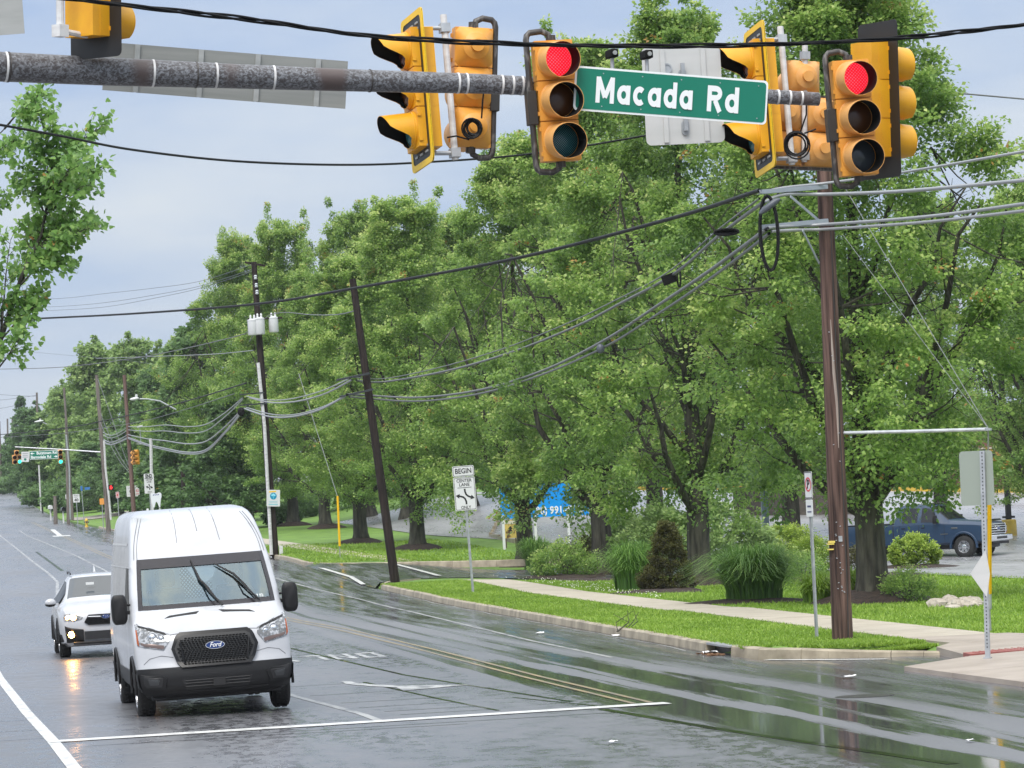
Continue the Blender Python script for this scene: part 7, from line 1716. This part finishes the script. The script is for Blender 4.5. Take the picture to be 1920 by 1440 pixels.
for lab,arm_,head,D in (('cobra-head street lamp on a long arm near the brown far pole',[(330,768),(300,752),(275,748),(262,748)],(252,748),250),('street lamp on a short arm before the dark hill tree',[(100,800),(90,796),(80,792)],(73,790),420)):
    b=W(*arm_[0],D); t=thing('street_lamp',lab,'street lamp',b,group='far street lamps'); mb=MB(); mb.tube([W(x,y,D)-b for x,y in arm_],.05,6); mb.build('arm',galv,t)
    c=W(*head,D)-b; mb=MB(); mb.ell(c,(9/F*D,.22,.12),10,6,Matrix.Rotation(R(-6),3,'Y')); mb.lathe([(.09,.1),(.09,.3),(0,.32)],8,Matrix.Translation(c+Vector((.15,0,0)))); mb.build('lamp_head',signw,t)
c=W(262,800,258); t=thing('detector_camera','pale camera on a thin mast above the far signals','camera',c,(0,0,0)); mb=MB(); mb.box((0,0,.0),(.42,.3,.14),Matrix.Rotation(R(-10),3,'Y')); mb.build('body',signw,t,bevel=.03); mb=MB(); mb.tube([(0,0,-.05),(.04,0,-1.3)],.025,6); mb.tube([(-.3,0,-1.25),(.5,0,-1.3)],.03,6); mb.build('bracket',galv,t)
# guy wires of the far poles
for i,pts in enumerate(([(183,710),(205,770),(225,830),(243,878)],[(187,790),(205,830),(225,865),(242,886)],[(189,775),(200,805),(222,850),(241,880)])):
    cable_(['long','low','middle'][i]+' guy wire between the two far poles',[(x,y,268) for x,y in pts],.022,cableg,group='guy wires at the far crossing')
# hydrant, mailboxes
p=base_under(162,975,300); t=thing('fire_hydrant','small yellow fire hydrant on the grass by the far hedge','hydrant',p); mb=MB(); mb.lathe([(.16,0),(.16,.06),(.11,.08),(.11,.5),(.15,.52),(.14,.58),(.10,.68),(.03,.72),(.03,.78),(0,.78)],14); o=mb.build('barrel',mat('hydrant_yellow',(.62,.42,.05),.45),t); mb=MB(); mb.lathe([(.06,-.22),(.06,.22)],10,Matrix.Translation((0,0,.42))@Matrix.Rotation(R(90),4,'Y')); mb.lathe([(.075,0),(.075,.2)],10,Matrix.Translation((0,0,.40))@Matrix.Rotation(R(90),4,'X')); mb.build('outlet',steelw,o)
for px,py,D,bm_,pm_,lab in ((80,958,380,gblack,gblack,'black mailbox on a dark post nearest the thin pale pole'),(66,942,420,gblack,gblack,'black mailbox farthest up the road'),(95,968,345,signw,signw,'white mailbox on a white post'),(119,975,325,gblack,signw,'black mailbox on a white post')):
    p=base_under(px,py,D); t=thing('mailbox',lab,'mailbox',p,(0,0,R(100)),group='mailboxes along the far verge'); k=1.25
    mb=MB(); mb.box((0,0,.5),(.12,.12,1.2)); mb.build('post',pm_,t,smooth=False); mb=MB(); mb.prism([(-.13,0),(.13,0),(.13,.16)]+[(.13*math.cos(a),.16+.13*math.sin(a)) for a in (R(30),R(60),R(90),R(120),R(150))]+[(-.13,.16)],-.3,.3,lambda a,b,d:(d*1.2,a*1.3,1.1+b*1.3)); mb.build('box',bm_,t)
# driveway of a far house
sheet('far_driveway',lambda u,v:(rx(330+16*u)+.5+v*22,330+16*u+v*26),4,12,mat('gravel_pale',(.30,.27,.24),.8),.05)
# hedge and undergrowth at the far crossing
for px,D,dim,lab,s in ((150,372,(3.4,1.6,3.0),'dark hedge bush behind the speed limit sign',61),(186,362,(3.2,1.6,4.2),'dark hedge bush behind the small hydrant',62),(228,345,(3.8,2,5.0),'dark undergrowth bush behind the red hand signal',63),(275,335,(4.2,2,4.8),'undergrowth bush behind the tooth-shaped sign',64),(325,320,(4.5,2,4.6),'undergrowth bush behind the thick dark trunk-like pole',65),(100,415,(3.4,1.8,2.3),'bush above the black mailboxes',66),(52,500,(4.5,2.5,2.4),'bush on the bank at the road crest',67),(375,300,(4.0,2,4.4),'dark bush behind the van roof, next to the crimson mound',68),(415,285,(4.0,2,4.0),'dark bush behind the crimson mound',69)):
    p=base_under(px,950,D); t=thing('hedge_bush',lab,'bush',p,group='bushes at the far crossing'); inst(shrub_mesh('foliage',dim,s,140,55,.30,LFd,rad=.55),'foliage',t)
for px,D,dim,lab,sd in ((1390,228,(3.4,2,2.6),'dark bush at the car-park edge above the pale rounded shrub',81),(1450,226,(3.2,2,3.0),'dark bush at the car-park edge behind the square post',82),(1530,224,(3.4,2,2.8),'dark bush at the car-park edge behind the slim parking sign',83),(1610,224,(3.4,2,3.2),'dark bush at the car-park edge behind the nearest maple trunk',84),(1690,222,(3.4,2,3.0),'dark bush at the car-park edge above the pickup cab',85),(1765,221,(3.4,2,2.7),'dark bush at the car-park edge above the pickup bonnet',86),(1845,220,(3.0,2,2.6),'dark bush at the car-park edge by the dark lamp post',87),(1310,232,(3.4,2,2.4),'dark bush at the car-park edge between two maple trunks',88),(1240,236,(3.4,2,2.4),'dark bush at the car-park edge above the brown cone conifer',89),(1170,240,(4,2,4.0),'dark bush at the far car-park edge beyond the big viburnum',90),(1090,243,(4,2,4.2),'dark bush at the far car-park edge above the billboard top',91),(1010,246,(4,2,4.2),'dark bush at the far car-park edge behind the billboard middle',92),(930,250,(4,2,4.4),'dark bush at the far car-park edge behind the BEGIN sign',93),(850,254,(4,2,4.4),'dark bush at the far car-park edge beside the BEGIN sign post',94),(770,258,(4,2,4.4),'dark bush at the far car-park edge past the leaning pole',95),(700,262,(4,2,4.4),'dark bush at the far car-park edge past the yellow guy guard',96),(630,266,(4,2,4.4),'dark bush on the bank past the yellow guy guard',97)):
    p=base_under(px,950,D); t=thing('hedge_bush',lab,'bush',p,group='bushes along the car-park edge'); inst(shrub_mesh('foliage',dim,sd,110,55,.26,LFd,rad=.5),'foliage',t)
# litter and a fallen twig in the gutter
white=mat('paper_white',(.8,.8,.8),.6)
for px,py,s,lab in ((1012,1189,.10,'white scrap of paper on the wet lane by the kerb line'),(1593,1272,.11,'white scrap of paper on the road before the corner ramp'),(1333,1227,.14,'crumpled white litter in the gutter by the storm drain'),(1155,1194,.09,'small pale litter under the fallen twig'),(1820,1392,.05,'tiny white scrap on the road near the manhole'),(1150,1394,.06,'tiny white scrap below the stop line end')):
    p=G(px,py); mb=MB(); rg=random.Random(px)
    mb.grid(lambda u,v:((u-.5)*s*1.6,(v-.5)*s*2,.012+.3*s*rg.random()),3,3); o=mb.build('litter',white,smooth=False); o.location=p+Vector((0,0,.008)); tag(o,lab,'litter','scraps of litter on the road')
p=G(1165,1186); t=MB(); rg=random.Random(3)
for k in range(5):
    a=Vector((rg.uniform(-.1,.1),rg.uniform(-.1,.2),.02)); t.tube([a,a+Vector((rg.uniform(-.2,.35),.2,.16)),a+Vector((rg.uniform(-.3,.8),.3,.30+.1*rg.random()))],[.012,.008,.004],5)
o=t.build('fallen_twig',bark); o.location=p; tag(o,'bare dark twig lying against the kerb over the gutter','twig')
mb=MB(); rg=random.Random(9)
for k in range(60):
    c=Vector((11.52-.25*rg.random(),55.6+1.0*rg.random()-.0,.012)); mb.box(c,(.05,.06,.012),Matrix.Rotation(rg.random()*6,3,'Z')@Matrix.Rotation(rg.random()-.5,3,'X'))
struct(mb.build('leaf_litter',mat('dead_leaf',(.14,.07,.03),.7),smooth=False),'stuff','brown dead leaves gathered by the storm drain')

# rain-washed air between the camera and the far wood
hz_=MB(); hz_.box((0,1400,20),(3400,3800,50)); hz_=hz_.build('haze',mat('haze_air'),smooth=False); struct(hz_,'stuff','thin pale rain haze in the air over the road')
hm=MATS['haze_air']; hm.node_tree.nodes.clear(); ho=N(hm.node_tree,'ShaderNodeOutputMaterial'); hv=N(hm.node_tree,'ShaderNodeVolumePrincipled'); hv.inputs['Color'].default_value=(.86,.92,1,1); hv.inputs['Density'].default_value=.00011; hm.node_tree.links.new(hv.outputs[0],ho.inputs['Volume'])
